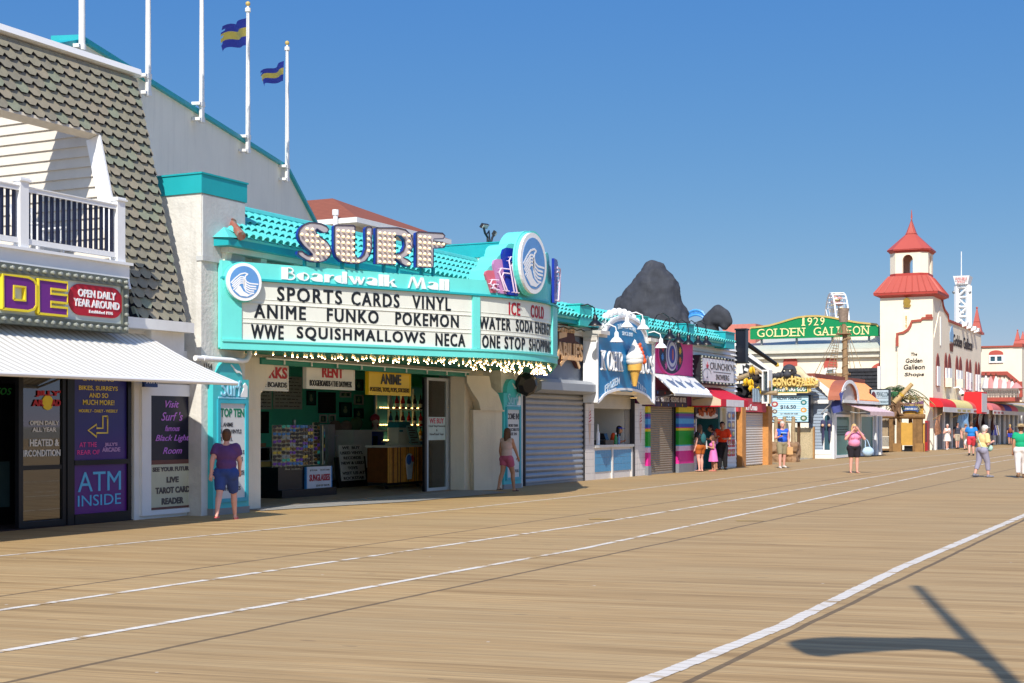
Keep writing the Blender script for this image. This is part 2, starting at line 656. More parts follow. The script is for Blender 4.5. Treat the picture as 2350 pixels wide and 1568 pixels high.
# ------------ ground
def poly_strip(name,pts,wd,z,mat):
 """a painted line on the deck through ground points"""
 mb=MB()
 P=[Vector((p.x,p.y,z))for p in pts]
 n=len(P)
 rnd=random.Random(int(wd*1000)+n)
 for i in range(n-1):
  t=(P[i+1]-P[i]).normalized()
  L=(P[i+1]-P[i]).length
  q=Vector((-t.y,t.x,0))*wd/2
  ns=max(1,min(int(L/.15),400))if wd>.07 else 1
  for k in range(ns):
   a,b=P[i]+t*(L*k/ns),P[i]+t*(L*(k+1)/ns)
   e0,e1=(rnd.uniform(.85,1.05),rnd.uniform(.85,1.05))if ns>1 else(1,1)
   mb.add([a-q*e0,b-q*e0,b+q*e1,a+q*e1],[(0,1,2,3)])
 o=mb.build(name,mat)
 o["kind"]="structure"
 return o
BOARDS=boards("deck_boards")
g=MB()
g.add([(-60,-90,0),(900,-90,0),(900,17.6,0),(-60,17.6,0)],[(0,1,2,3)])
o=g.build("boardwalk",BOARDS)
o["kind"]="structure"
g=MB()
g.add([(-900,-900,-0.4),(4000,-900,-0.4),(4000,2500,-0.4),(-900,2500,-0.4)],[(0,1,2,3)])
o=g.build("ground",M("sandy_ground",(150,140,120),0.9,0.15,0.2))
o["kind"]="structure"
PAINT=boards("worn_white_line",(0.72,0.67,0.58,1),0.5)
PAINT1=boards("white_line",(0.66,0.61,0.53,1),0.42)
PAINTY=boards("worn_yellow_mark",(0.62,0.40,0.07,1),0.6)
def line(pix,wd,mat,ext0=None,ext1=None):
 pts=[gp(*p)for p in pix]
 a=pts[0]+(pts[0]-pts[1]).normalized()*8
 b=pts[-1]+Vector((1,0,0))*160
 poly_strip("painted_line",[a]+pts+[b],wd,0.004,mat)
line([(0,1276.6),(612,1216),(1346,1137),(1987,1059.6),(2200,1041.5)],0.085,PAINT1)
line([(26,1397),(612,1312),(1346,1205),(2200,1062.5)],0.095,PAINT)
line([(0,1496),(612,1390.6),(1346,1258),(2200,1075)],0.095,PAINT)
line([(1474.5,1565.6),(1795,1437.6),(2072.5,1300.9),(2350,1183.5)],0.135,PAINT1)
for(a,b,y)in((1352,1412,1192),(1690,1752,1196)):
 p,q=gp(a,y),gp(b,y)
 poly_strip("yellow_mark",[p,q],0.16,0.008,PAINTY)
 # ------------ ARCADE BUILDING (left)
VA=16.7
arc=thing('arcade_building','arcade building with grey scalloped mansard shingles and a roof balcony, at the left edge','building',(18,17.5,0))
FM=Fr((0,16.3,3.42),(1,0,0),(0,0.2451,0.9695))
XR=19.82
YT=FM.scr(318,178)[1]
XJ=FM.scr(226,303)[0]
YS=FM.scr(205,300)[1]
XL=11.0
SH=[M("shingle_grey",(150,144,122),0.8,0.16,8,0.3,60),M("shingle_green_grey",(143,147,124),0.8,0.14,8,0.3,60),M("shingle_brown_grey",(156,146,124),0.8,0.14,8,0.3,60),M("shingle_edge_shade",(26,28,38),0.9,0.05),M("shingle_warm_grey",(142,136,118),0.8,0.14,8,0.3,60)]  # edge colour: felt plus the shade under each tab, painted dark
mb=MB()
pw,ph=0.262,0.1815
rows=int(YT/ph)+1
for r in range(rows):
 y0=r*ph
 x=XL+(pw/2 if r%2 else 0)
 while x<XR:
  x0,x1=x,min(x+pw,XR)
  x+=pw
  if x0<XJ-0.02 and y0<YS-0.02 and y0>-1:
   if y0+ph*0.5<YS and x1>XJ and y0<YS-ph:
    x0=XJ
   elif y0<YS-0.03:
    continue
  if y0+ph>YT+0.05 or x1-x0<0.04:
   continue
  xa,xb=x0+0.003,x1-0.003
  w4=(xb-xa)*0.26
  top=min(y0+ph*1.15,YT)
  poly=[(xa,top),(xa,y0+0.075),(xa+w4,y0),(xb-w4,y0),(xb,y0+0.075),(xb,top)]
  mt=random.choice((0,0,1,2,4))
  b0=len(mb.v)
  def P(p,d):
   return FM.pt(p[0],p[1],d+0.05-0.22*(p[1]-y0))
  vs=[P(p,0.0)for p in poly]+[P(p,-0.07)for p in poly]
  mb.add(vs,[(0,1,2,3,4,5)],mt)
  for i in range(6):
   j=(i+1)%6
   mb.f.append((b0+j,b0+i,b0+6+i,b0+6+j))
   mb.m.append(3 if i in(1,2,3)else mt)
roof=mb.build('shingle_roof',SH,arc)
mb=MB()
mb.prism(FM,[(XL,YS+0.01),(XJ,YS+0.01),(XJ,-0.0),(XR,-0.0),(XR,YT),(XL,YT)],-0.22,-0.05)
mb.build('roof_deck',M("dark_felt",(34,36,44),0.9),arc)
mb=MB()
mb.rect(FM,XL,XR+0.06,YT,YT+0.11,-0.25,0.10)
mb.build('roof_trim',WHITE2,arc)
mb=MB()
mb.rect(FM,XL,XJ,YS-0.045,YS+0.012,-0.21,0.02)
mb.build('soffit_trim',M("beige_trim",(214,204,184),0.6),arc)
mb=MB()
mb.rect(FM,XJ-0.035,XJ+0.01,0.5,YS-0.05,-0.27,0.03)
mb.build('jamb_board',WHITE2,arc)
HD=HV(290,606,16.1)
SID=M("beige_shingle_siding",(216,208,194),0.75,0.06,4)
fc=FU(XJ+0.04)
mb=MB()
zz=HD
vtop=8.0
while zz<vtop:
 q=0.178
 vb=16.35+(zz-3.42)*0.2528+0.02
 mb.hexa([(XJ+0.01,vb,zz),(XJ+0.10,vb,zz),(XJ+0.10,21,zz),(XJ+0.01,21,zz),(XJ+0.045,vb+0.045,zz+q),(XJ+0.10,vb+0.045,zz+q),(XJ+0.10,21,zz+q),(XJ+0.045,21,zz+q)])
 zz+=q
mb.build('cheek_siding',SID,arc)
mb=MB()
mb.box(XL,XJ+0.1,20.9,21.2,HD,6.0)
mb.build('back_wall',SID,arc)
mb=MB()
ZT=FM.pt(0,YT)[2]
mb.hexa([(XR-0.2,16.42,3.4),(XR-0.02,16.42,3.4),(XR-0.02,26,3.4),(XR-0.2,26,3.4),(XR-0.2,17.55,ZT),(XR-0.02,17.55,ZT),(XR-0.02,26,ZT),(XR-0.2,26,ZT)])
mb.box(XJ+0.12,XR-0.03,25,25.4,3,ZT-0.05)
mb.build('end_wall',SID,arc)
mb=MB()
mb.box(XL,U(293,16.18),16.18,21,HD-0.12,HD)
mb.build('balcony_deck',M("grey_deck",(150,146,140),0.7),arc)
mb=MB()
xe=U(295,16.08)
mb.box(XL,xe,16.06,16.16,HD-0.25,HD-0.03)
mb.box(XL,xe+0.03,16.0,16.2,HD-0.032,HD+0.012)
mb.build('balcony_fascia',WHITE2,arc)
VRL=16.12
rail=thing('balcony_railing','white railing with dark navy balusters along the arcade balcony','railing',(17.5,VRL,HD))
fr=FV(VRL)
mb=MB()
xs=[]
for(a,b)in((38.6,58.5),(262,280)):
 xs.append((U(a,VRL),U(b,VRL)))
for i,(a,b)in enumerate([(xs[0][0]-(xs[1][0]-xs[0][0]),xs[0][1]-(xs[1][0]-xs[0][0]))]+xs):
 zt=fr.scr(270,462)[1]
 m2=MB()
 m2.rect(fr,a,b,HD+0.012,zt,-0.07,0.07)
 cap=m2.rect(fr,a-0.025,b+0.025,zt,zt+0.03,-0.1,0.1)
 m2.rect(fr,a-0.01,b+0.01,zt+0.03,zt+0.055,-0.08,0.08)
 m2.build('post',WHITE2,rail)
zr1,zr0=fr.scr(263,472)[1],fr.scr(263,481)[1]
zb1,zb0=fr.scr(262,580)[1],fr.scr(262,591)[1]
m2=MB()
m2.rect(fr,XL,xs[1][0],zr0,zr1,-0.05,0.05)
m2.rect(fr,XL,xs[1][0],zr1,zr1+0.015,-0.065,0.065)
m2.build('top_rail',WHITE2,rail)
m2=MB()
m2.rect(fr,XL,xs[1][0],zb0,zb1,-0.045,0.045)
m2.build('bottom_rail',WHITE2,rail)
NAVY=M("navy_baluster",(30,34,58),0.4)
n=16
sp=(xs[1][0]-xs[0][1])/n
for i in range(n-0):
 x=xs[0][1]+sp*(i+0.5)
 m2=MB()
 m2.rect(fr,x-0.022,x+0.022,zb1,zr0,-0.02,0.02)
 m2.build('baluster',NAVY,rail)
for i in range(3):
 x=xs[0][0]-sp*(i+0.5)
 m2=MB()
 m2.rect(fr,x-0.022,x+0.022,zb1,zr0,-0.02,0.02)
 m2.build('baluster',NAVY,rail)
def deck_chair(u,v,lab):
 t=thing('deck_chair',lab,'chair',(u,v,HD),'chairs on the arcade balcony')
 for s in(-1,1):
  for q in(-0.25,0.2):
   m2=MB()
   m2.box(u+s*0.27-0.02,u+s*0.27+0.02,v+q,v+q+.05,HD,HD+0.55)
   m2.build('leg',WHITE2,t)
  m2=MB()
  m2.box(u+s*0.27-0.05,u+s*0.27+0.05,v-0.32,v+0.3,HD+0.55,HD+0.575)
  m2.build('armrest',WHITE2,t)
 m2=MB()
 m2.box(u-0.25,u+0.25,v-0.3,v+0.25,HD+0.3,HD+0.33)
 m2.build('seat',WHITE2,t)
 m2=MB()
 for k in range(5):
  x=u-0.22+k*0.11
  m2.hexa([(x-0.045,v+0.22,HD+0.33),(x+0.045,v+0.22,HD+0.33),(x+0.045,v+0.25,HD+0.33),(x-0.045,v+0.25,HD+0.33),(x-0.045,v+0.4,HD+0.92),(x+0.045,v+0.4,HD+0.92),(x+0.045,v+0.43,HD+0.92),(x-0.045,v+0.43,HD+0.92)])
 m2.build('backrest',WHITE2,t)
deck_chair(XJ-1.35,17.1,'white slatted garden chair behind the middle of the balcony railing')
deck_chair(XJ-2.5,17.4,'white slatted garden chair behind the railing, nearest the photo\'s left edge')
mb=MB()
for k in range(5):
 z=HD-0.27-0.1*(k+1)
 mb.hexa([(XL,16.16,z),(U(291,16.16),16.16,z),(U(291,16.16),16.3,z),(XL,16.3,z),(XL,16.2,z+0.1),(U(291,16.16),16.2,z+0.1),(U(291,16.16),16.3,z+0.1),(XL,16.3,z+0.1)])
mb.build('clapboard_strip',M("olive_clapboard",(158,154,138),0.7,0.1,5),arc)
mb=MB()
z1,z0=HV(431,742,16.25),HV(431,765,16.25)
mb.box(U(293,16.12),XR+0.02,16.12,16.9,z0,z1)
mb.box(XJ+0.4,XR-0.03,16.3,16.9,z0-0.45,z0)
mb.build('eaves_box',WHITE,arc)
mb=MB()
mb.box(XL,XR-0.02,16.45,16.55,2.55,3.9)
mb.build('upper_wall',WHITE,arc)
VS=15.95
fs=FV(VS)
sg=thing('arcade_sign','long arcade sign with purple letters, red oval and bulb border above the striped awning','sign',(17,VS,3.4))
X1=fs.scr(292,700)[0]
Z1,Z0=fs.scr(292,640)[1],fs.scr(292,765)[1]
SF=M("pale_sign_face",(206,214,204),0.3,0.04)
FRM=M("grey_green_metal",(112,116,104),0.45,0.12,metal=0.3)
mb=MB()
mb.rect(fs,XL,X1-0.1,Z0+0.12,Z1-0.12,-0.22,-0.012)
mb.build('face',SF,sg)
mb=MB()
mb.frame(fs,XL,X1,Z0,Z1,0.13,-0.24,0.02)
mb.frame(fs,XL+0.11,X1-0.11,Z0+0.11,Z1-0.11,0.03,-0.05,0.03)
mb.build('frame',FRM,sg)
glassb=M("clear_bulb",(150,154,144),0.1,0.02,spec=0.8)
bm0=None
bulbs=[]
x=X1-0.07
k=0
pts=[]
while x>14.6:
 pts.append((x,Z1-0.065))
 pts.append((x,Z0+0.065))
 x-=0.162
for j in range(1,6):
 pts.append((X1-0.065,Z0+(Z1-Z0)*j/6))
for(px,pz)in pts:
 m2=MB()
 if bm0 is None:
  b0=fs.pt(px,pz,0.02)
  m2.lathe([(0.026,-0.02),(0.028,0),(0.022,0.012),(0.032,0.03),(0.026,0.05),(0.0,0.058)],b0,10,0,(0,-1,0))
  bm0=m2.build('bulb',glassb,sg,True)
  bbase=b0
 else:
  c2=bm0.copy()
  sc.collection.objects.link(c2)
  c2.parent=sg
  c2.location=fs.pt(px,pz,0.02)-bbase
PUR=M("purple_acrylic",(112,40,128),0.3,0.05)
YEL=M("yellow_edge",(232,208,48),0.4)
def block_letter(name,poly,hole,parent):
 mb=MB()
 mb.prism(fs,poly,-0.06,0.06)
 o1=mb.build(name,YEL,parent)
 cx=sum(p[0]for p in poly)/len(poly)
 cy=sum(p[1]for p in poly)/len(poly)
 return o1
def rel(l,t,r_,b,pts):
 x0,yt=fs.scr(l,t)
 _,yb=fs.scr(l,b)
 x1=fs.scr(r_,t)[0]
 return[(x0+(x1-x0)*p[0],yb+(yt-yb)*p[1])for p in pts]
def inset_ribbon(poly,wdt):
 return poly+[poly[0],poly[1]]
dpoly=[(0,0),(0.75,0),(0.92,0.07),(1,0.2),(1,0.8),(0.92,0.93),(0.75,1),(0,1)]
dhole=[(0.32,0.3),(0.66,0.3),(0.66,0.7),(0.32,0.7)]
epoly=[(0,0),(1,0),(1,0.24),(0.42,0.24),(0.42,0.38),(1,0.38),(1,0.62),(0.42,0.62),(0.42,0.76),(1,0.76),(1,1),(0,1)]
L=rel(1,630,78,709,dpoly)
H_=rel(1,630,78,709,dhole)
mb=MB()
key=L[:1]+[H_[0],H_[3],H_[2],H_[1],(H_[0][0]+0.002,H_[0][1]-0.002),(L[0][0]+0.003,L[0][1])]+L[1:]
mb.prism(fs,key,-0.05,0.045,0)
for pl in(L,H_):
 mb.ribbon(fs,pl+[pl[0]],0.035,-0.05,0.06,1)
mb.build('letter',[PUR,YEL],sg)
L=rel(83,641,149,720,epoly)
mb=MB()
mb.prism(fs,L,-0.05,0.045,0)
mb.ribbon(fs,L+[L[0]],0.035,-0.05,0.06,1)
mb.build('letter',[PUR,YEL],sg)
oval=[]
xa,ya=fs.scr(157,655)
xb,yb=fs.scr(281,730)
ya=fs.scr(219,656)[1]
yb=fs.scr(219,727)[1]
rr=(ya-yb)/2
for i in range(13):
 a=-pi/2+pi*i/12
 oval.append((xb-rr+rr*cos(a),(ya+yb)/2+rr*sin(a)))
for i in range(13):
 a=pi/2+pi*i/12
 oval.append((xa+rr+rr*cos(a),(ya+yb)/2+rr*sin(a)))
mb=MB()
mb.prism(fs,oval,-0.05,0.01)
ov=mb.build('red_oval',REDL,sg)
mb=MB()
wd=xb-xa
mb.text(fs,"OPEN DAILY",xa+wd*0.16,xa+wd*0.86,yb+rr*1.18,yb+rr*1.68,0.01,0.02,bold=0.03)
mb.text(fs,"YEAR AROUND",xa+wd*0.08,xa+wd*0.93,yb+rr*0.56,yb+rr*1.06,0.01,0.02,bold=0.03)
mb.text(fs,"Established 1976",xa+wd*0.36,xa+wd*0.80,yb+rr*0.2,yb+rr*0.4,0.01,0.02,bold=0.02)
mb.build('lettering',WHITE2,ov)
aw=thing('striped_awning','white awning with thin grey stripes sloping out over the arcade doors','awning',(17,15.5,2.3))
AWM=stripes("white_striped_canvas",(228,226,218),(194,188,174),(1,0,0),0.158,0.36,0.75)
XAW=18.93
mb=MB()
za,zb=3.17,2.34
nseg=6
for i in range(nseg):
 t0,t1=i/nseg,(i+1)/nseg
 def pp(t):
  return 16.42+(14.5-16.42)*t,za+(zb-za)*t-0.05*sin(pi*t)
 (v0,h0),(v1,h1)=pp(t0),pp(t1)
 mb.hexa([(XL,v1,h1-0.012),(XAW,v1,h1-0.012),(XAW,v0,h0-0.012),(XL,v0,h0-0.012),(XL,v1,h1),(XAW,v1,h1),(XAW,v0,h0),(XL,v0,h0)])
mb.build('canvas',AWM,aw,True)
mb=MB()
mb.tube([(XL,14.5,zb-0.03),(XAW,14.5,zb-0.03)],0.035,8)
mb.build('front_bar',WHITE2,aw,True)
for u in(XAW-0.05,16.2):
 mb=MB()
 mb.tube([(u,14.55,zb-0.05),(u,15.6,zb+0.25),(u,16.45,zb+0.1)],0.02,6)
 mb.build('arm',STEEL,aw)
fa=FV(VA)
def panel_rect(mb,fr,xl,xr,yt,yb,d0,d1,m=0):
 X0,Ya=fr.scr(xl,yt)
 _,Yb=fr.scr(xl,yb)
 X1=fr.scr(xr,(yt+yb)/2)[0]
 mb.rect(fr,X0,X1,Yb,Ya,d0,d1,m)
 return X0,X1,Yb,Ya
mb=MB()
mb.box(XL-4,XR-0.1,22.0,22.2,0,3.2)
mb.box(XL-4,XR-0.1,VA+0.15,22.0,2.75,2.95)
mb.box(XR-0.35,XR-0.15,VA+0.15,22,0,3.2)
mb.build('interior_wall',M("dark_interior",(38,38,46),0.7),arc)
mb=MB()
mb.box(XL-4,XR-0.1,VA-0.06,22.0,0.0,0.012)
mb.build('interior_floor',M("dark_carpet",(46,30,34),0.9,0.2),arc)
XD0=U(62,VA)
XD1=U(150,VA)
xp0,xp1=U(166,VA),U(289,VA)
xf0,xf1=U(296,VA),U(312,VA)
door=MB()
door.frame(fa,U(40,VA),XD1,0.02,2.7,0.09,-0.05,0.03)
door.rect(fa,U(40,VA)+0.09,XD1-0.09,0.92,0.99,-0.04,0.02)
dr=door.build('glass_door',DARK,arc)
mb=MB()
mb.rect(fa,U(40,VA)+0.09,XD1-0.09,0.11,0.92,-0.012,-0.002)
mb.rect(fa,U(40,VA)+0.09,XD1-0.09,0.99,2.61,-0.012,-0.002)
mb.build('pane',GLASSD,dr)
def S3(zx):
 return zx*0.3122
def T3(zy):
 return 795.6+zy*0.3122
mb=MB()
wl=M("white_window_lettering",(225,226,226),0.5)
rows_=[("OPEN DAILY",216,430,545,578),("ALL YEAR",235,410,594,627),("HEATED &",216,430,682,735),("AIRCONDITION",136,440,762,812)]
for(t,a,b,c,d)in rows_:
 mb.stext(fa,t,S3(a),S3(b),T3(c),T3(d),bold=0.025)
mb.build('window_lettering',wl,dr)
mb=MB()
mb.stext(fa,"JiLLY'",S3(258),S3(440),T3(320),T3(370),d0=0.012,d1=0.02,bold=0.05)
mb.stext(fa,"AR",S3(232),S3(318),T3(388),T3(438),d0=0.012,d1=0.02,bold=0.05)
mb.stext(fa,"AD",S3(372),S3(440),T3(388),T3(438),d0=0.012,d1=0.02,bold=0.05)
mb.build('red_lettering',REDL,dr)
mb=MB()
cx,cy=fa.scr(S3(347),T3(412))
mb.prism(fa,[(cx+0.12*cos(a*pi/8),cy+0.12*sin(a*pi/8))for a in range(16)],0.004,0.012)
mb.build('yellow_disc',YEL,dr)
mb=MB()
mb.rect(fa,XD1,xp0,0.0,2.72,-0.1,0.05)
mb.rect(fa,xp1,xf0,0.0,2.72,-0.1,0.05)
mb.rect(fa,XL,U(40,VA)+0.0,2.45,2.72,-0.1,0.05)
mb.rect(fa,U(150,VA),xf0,2.72,2.9,-0.1,0.05)
mb.rect(fa,xp0,xp1,0.0,0.17,-0.06,0.06)
mb.rect(fa,xp0,xp1,0.97,1.05,-0.06,0.06)
mb.build('door_frame',DARK,arc)
pn=thing('printed_door_panel','blue purple door panel with yellow bike hire lettering and bright ATM lettering','sign',((xp0+xp1)/2,VA,0.2))
m_p=bpy.data.materials.new("blue_purple_print")
m_p.use_nodes=True
_n,_l=m_p.node_tree.nodes,m_p.node_tree.links
_g=_n.new("ShaderNodeNewGeometry")
_s=_n.new("ShaderNodeSeparateXYZ")
_l.new(_g.outputs["Position"],_s.inputs[0])
_r=_n.new("ShaderNodeMapRange")
_r.inputs[1].default_value,_r.inputs[2].default_value=0.1,1.6
_l.new(_s.outputs[2],_r.inputs[0])
_c=_n.new("ShaderNodeValToRGB")
_c.color_ramp.elements[0].color=lin((104,26,128))
_c.color_ramp.elements[1].color=lin((42,40,120))
_l.new(_r.outputs[0],_c.inputs[0])
_l.new(_c.outputs[0],_n["Principled BSDF"].inputs["Base Color"])
_n["Principled BSDF"].inputs["Roughness"].default_value=0.35
mb=MB()
mb.rect(fa,xp0,xp1,0.17,0.97,-0.03,0.01)
mb.rect(fa,xp0,xp1,1.05,2.72,-0.03,0.01)
mb.build('board',m_p,pn)
mb=MB()
for(t,a,b,c,d)in[("& PARKING",605,830,222,250),("BIKES, SURREYS",575,860,285,323),("AND SO",650,790,340,375),("MUCH MORE!",605,835,390,428),("HOURLY - DAILY - WEEKLY",575,860,460,483)]:
 mb.stext(fa,t,S3(a),S3(b),T3(c),T3(d),d0=0.012,d1=0.018,bold=0.01)
arr=[(785,512),(785,635),(705,635),(705,665),(642,615),(705,572),(705,600),(750,600),(750,512),(785,512),(785,530)]
mb.ribbon(fa,[fa.scr(S3(a),T3(b))for a,b in arr],0.028,0.012,0.02)
mb.build('yellow_lettering',M("yellow_print",(240,214,96),0.5),pn)
mb=MB()
mb.stext(fa,"AT THE",S3(578),S3(705),T3(705),T3(740),d0=0.012,d1=0.018,bold=0.01)
mb.stext(fa,"REAR OF",S3(563),S3(727),T3(762),T3(796),d0=0.012,d1=0.018,bold=0.01)
mb.build('pink_lettering',M("pink_print",(236,76,160),0.5),pn)
mb=MB()
mb.stext(fa,"JiLLY'S",S3(765),S3(858),T3(706),T3(738),d0=0.012,d1=0.018,bold=0.04)
mb.stext(fa,"ARCADE",S3(745),S3(878),T3(742),T3(775),d0=0.012,d1=0.018,bold=0.04)
mb.build('lilac_lettering',M("lilac_print",(190,150,205),0.5),pn)
mb=MB()
mb.stext(fa,"ATM",S3(567),S3(883),T3(925),T3(1070),d0=0.012,d1=0.018,bold=0.0)
mb.stext(fa,"INSIDE",S3(567),S3(883),T3(1096),T3(1178),d0=0.012,d1=0.018,bold=0.0)
mb.build('blue_lettering',M("sky_blue_print",(104,196,240),0.5),pn)
mb=MB()
z=0.02
while z<2.75:
 mb.hexa([(xf0,VA-0.02,z),(xf1+0.05,VA-0.02,z),(xf1+0.05,VA+0.1,z),(xf0,VA+0.1,z),(xf0,VA+0.005,z+0.175),(xf1+0.05,VA+0.005,z+0.175),(xf1+0.05,VA+0.1,z+0.175),(xf0,VA+0.1,z+0.175)])
 z+=0.178
mb.build('shingle_strip',M("grey_shingle_wall",(150,152,150),0.75,0.1,6),arc)
VB=16.6
fb=FV(VB)
xb0,xb1=U(312,VB),U(455,VB)
mb=MB()
mb.rect(fb,xb0-0.02,xb1+0.02,0.0,2.95,-0.3,-0.02)
mb.build('poster_bay_wall',WHITE,arc)
case=thing('poster_case','white framed case with a black light room poster above a tarot reader sign','sign',((xb0+xb1)/2,VB,0.2))
mb=MB()
cx0,cx1=U(322,VB),U(447,VB)
mb.rect(fb,cx0,U(343,VB),0.06,fb.scr(322,880)[1],-0.02,0.04)
mb.rect(fb,U(441,VB),cx1,0.06,fb.scr(322,880)[1],-0.02,0.04)
zt0=fb.scr(343,908)[1]
zt1=fb.scr(322,880)[1]
zb0_=fb.scr(343,1172)[1]
mb.rect(fb,U(343,VB),U(441,VB),zt0,zt1,-0.02,0.04)
mb.rect(fb,U(343,VB),U(441,VB),0.06,zb0_,-0.02,0.04)
mb.rect(fb,U(343,VB),U(441,VB),zt1+0.02,zt1+0.06,-0.02,0.06)
mb.build('frame',WHITE2,case)
zmid=fb.scr(343,1057)[1]
mb=MB()
mb.rect(fb,U(343,VB),U(441,VB),zmid,zt0,-0.02,0.012)
bp_=mb.build('dark_poster',M("navy_black_print",(18,20,44),0.3),case)
mb=MB()
for(t,a,b,c,d)in[("Visit",1210,1310,397,448),("Surf 's",1180,1338,480,545),("famous",1207,1315,580,622),("Black Light",1137,1385,650,708),("Room",1192,1332,742,790)]:
 mb.stext(fb,t,S3(a),S3(b),T3(c),T3(d),d0=0.013,d1=0.02,shear=0.35,bold=0.005)
mb.build('lettering',M("violet_neon_print",(206,128,222),0.5),bp_)
mb=MB()
mb.rect(fb,U(343,VB),U(441,VB),zb0_,zmid-0.075,-0.02,0.012)
cp_=mb.build('cream_poster',M("cream_print",(204,202,172),0.5,0.08),case)
mb=MB()
for(t,a,b,c,d)in[("SEE YOUR FUTURE!",1117,1405,888,922),("LIVE",1220,1308,958,1002),("TAROT CARD",1138,1390,1037,1085),("READER",1183,1345,1115,1163)]:
 mb.stext(fb,t,S3(a),S3(b),T3(c),T3(d),d0=0.013,d1=0.02,bold=0.045)
mb.build('lettering',M("grey_ink",(92,86,82),0.6),cp_)
mb=MB()
mb.rect(fb,U(343,VB),U(441,VB),zmid-0.075,zmid,-0.02,0.016)
mb.build('brown_strip',M("brown_strip",(116,76,66),0.6),case)
mb=MB()
mb.rect(fb,U(343,VB),U(441,VB),zb0_+0.005,zb0_+0.045,0.013,0.02)
mb.build('brown_strip',M("brown_strip",(116,76,66)),case)
at=thing('blue_atm_sign','small blue ATM sign tucked under the awning above the white poster case','sign',(U(347,16.4),16.4,2.35))
f4=FV(16.4)
mb=MB()
panel_rect(mb,f4,332,362,866,888,-0.06,0.0)
mb.build('board',M("blue_sign",(30,62,120),0.4),at)
mb=MB()
mb.stext(f4,"ATM",335,360,869,880,bold=0.02)
mb.build('lettering',WHITE2,at)
pb=thing('photo_booth','dark photo booth with green lettering just inside the arcade doorway','photo booth',(U(10,17.6),17.6,0))
f5=FV(17.6)
mb=MB()
mb.rect(f5,U(-60,17.6),U(36,17.6),0.03,2.3,-1.0,0)
mb.build('cabinet',M("black_cabinet",(20,22,26),0.4),pb)
mb=MB()
mb.stext(f5,"Photos",-55,26,880,905,shear=0.3)
mb.build('lettering',M("green_tube",(90,200,110),0.4),pb)
mb=MB()
panel_rect(mb,f5,-10,20,1060,1165,0.0,0.02)
mb.build('panel',M("teal_grey_panel",(70,96,100),0.5),pb)
# ------------ THEATRE BUILDING (turquoise mall)
VT=16.8
th=thing('mall_building','former theatre building with grey gabled wall, turquoise tiled eaves and open shop front','building',(26.5,17,0))
VG=25.0
GD=Vector((cos(R(18)),sin(R(18)),0))
GO=Vector((20,23.6,0))
fg=Fr(GO,GD)
pk=fg.scr(190,94)
pr1=fg.scr(655,384)
pr2=fg.scr(722,512)
pl=fg.scr(122,106)
mb=MB()
poly=[(pl[0]-6,0),(pr2[0]+0.6,0),(pr2[0]+0.6,pr2[1]-1.5),pr2,pr1,pk,pl,(pl[0]-6,pl[1]-1.0)]
mb.prism(fg,poly,-0.5,0)
mb.build('gable_wall',M('gable_paint',(240,234,214),0.8,0.05,0.7,0.1,streak=0.14),th)
mb=MB()
for a,b in((pl,pk),(pk,pr1),(pr1,pr2)):
 mb.ribbon(fg,[(a[0]-0.02*(b[0]-a[0]),a[1]-0.02*(b[1]-a[1])),(b[0]+0.005*(b[0]-a[0]),b[1]+0.005*(b[1]-a[1]))],0.13,-0.7,0.12)
mb.ribbon(fg,[pr2,(pr2[0]+0.6,pr2[1]-1.5)],0.13,-0.7,0.12)
mb.build('roof_edge',TEALD,th)
mb=MB()
fg2=Fr(GO+Vector((0,-0.6,0)),GD)
a,b=fg2.scr(-40,42),fg2.scr(62,85)
mb.prism(fg2,[(a[0],a[1]-1.5),(b[0],b[1]-1.5),b,a],-0.4,0)
mb.build('roof_end',TEALD,th)
mb=MB()
mb.box(20.3,40.9,23.2,23.5,0.0,4.5)
mb.build('rear_block',GREYWALL,th)
def pylon(name,u0,u1,v0,v1,top,capm):
 m2=MB()
 m2.box(u0,u1,v0,v1,0.0,top)
 p=m2.build(name,PLASTER,th)
 m3=MB()
 m3.box(u0-0.03,u1+0.03,v0-0.03,v1+0.03,top-0.34,top)
 m3.box(u0-0.05,u1+0.05,v0-0.05,v1+0.05,top,top+0.03)
 m3.build('cap',TEALD,p)
 return p
VP=16.3
UL0=U(462,VP)
UL1=U(562,VP)
HTOP=HV(462,399,VP)
pylon('pylon',UL0,UL1,VP,pu(366,420,UL0).y,HTOP,TEALD)
mb=MB()
mb.box(UL0-0.02,UL1,VP-0.05,VP+0.1,HV(462,598,VP),HV(462,592,VP)+0.04)
mb.box(UL0+0.02,UL1-0.02,VP-0.02,VP+0.1,HV(462,595,VP),HTOP-0.36)
mb.build('pylon_panel',M("shaded_plaster",(192,194,192),0.85,0.08,2,0.3,20,streak=0.2),th)  # street face coloured greyer than the pylon, its shade put into the paint
UR0,UR1=U(1150,VP),U(1200,VP)
pylon('pylon',UR0,UR1,VP,18.1,HV(1123,566,17.0)-0.02,TEALD)
HO=2.84
XO0,XO1=U(598,VT),U(1066,VT)
mb=MB()
mb.box(UL1-0.1,UR0+0.1,VT,VT+0.35,HO,5.05)
mb.box(UL1-0.1,XO0,VT,VT+0.4,0,HO)
mb.box(XO1,UR0+0.05,VT,VT+0.4,0,HO)
mb.build('front_wall',CREAM,th)
mb=MB()
TU0,TU1=U(548,15.95),33.0
pv0,ph0=15.95,HV(548,546,15.95)
pv1,ph1=17.05,HV(566,492,17.05)
nrow=4
ft=Fr((0,pv0,ph0),(1,0,0),(0,pv1-pv0,ph1-ph0))
SL=math.hypot(pv1-pv0,ph1-ph0)
nt_=int((TU1-TU0)/0.215)
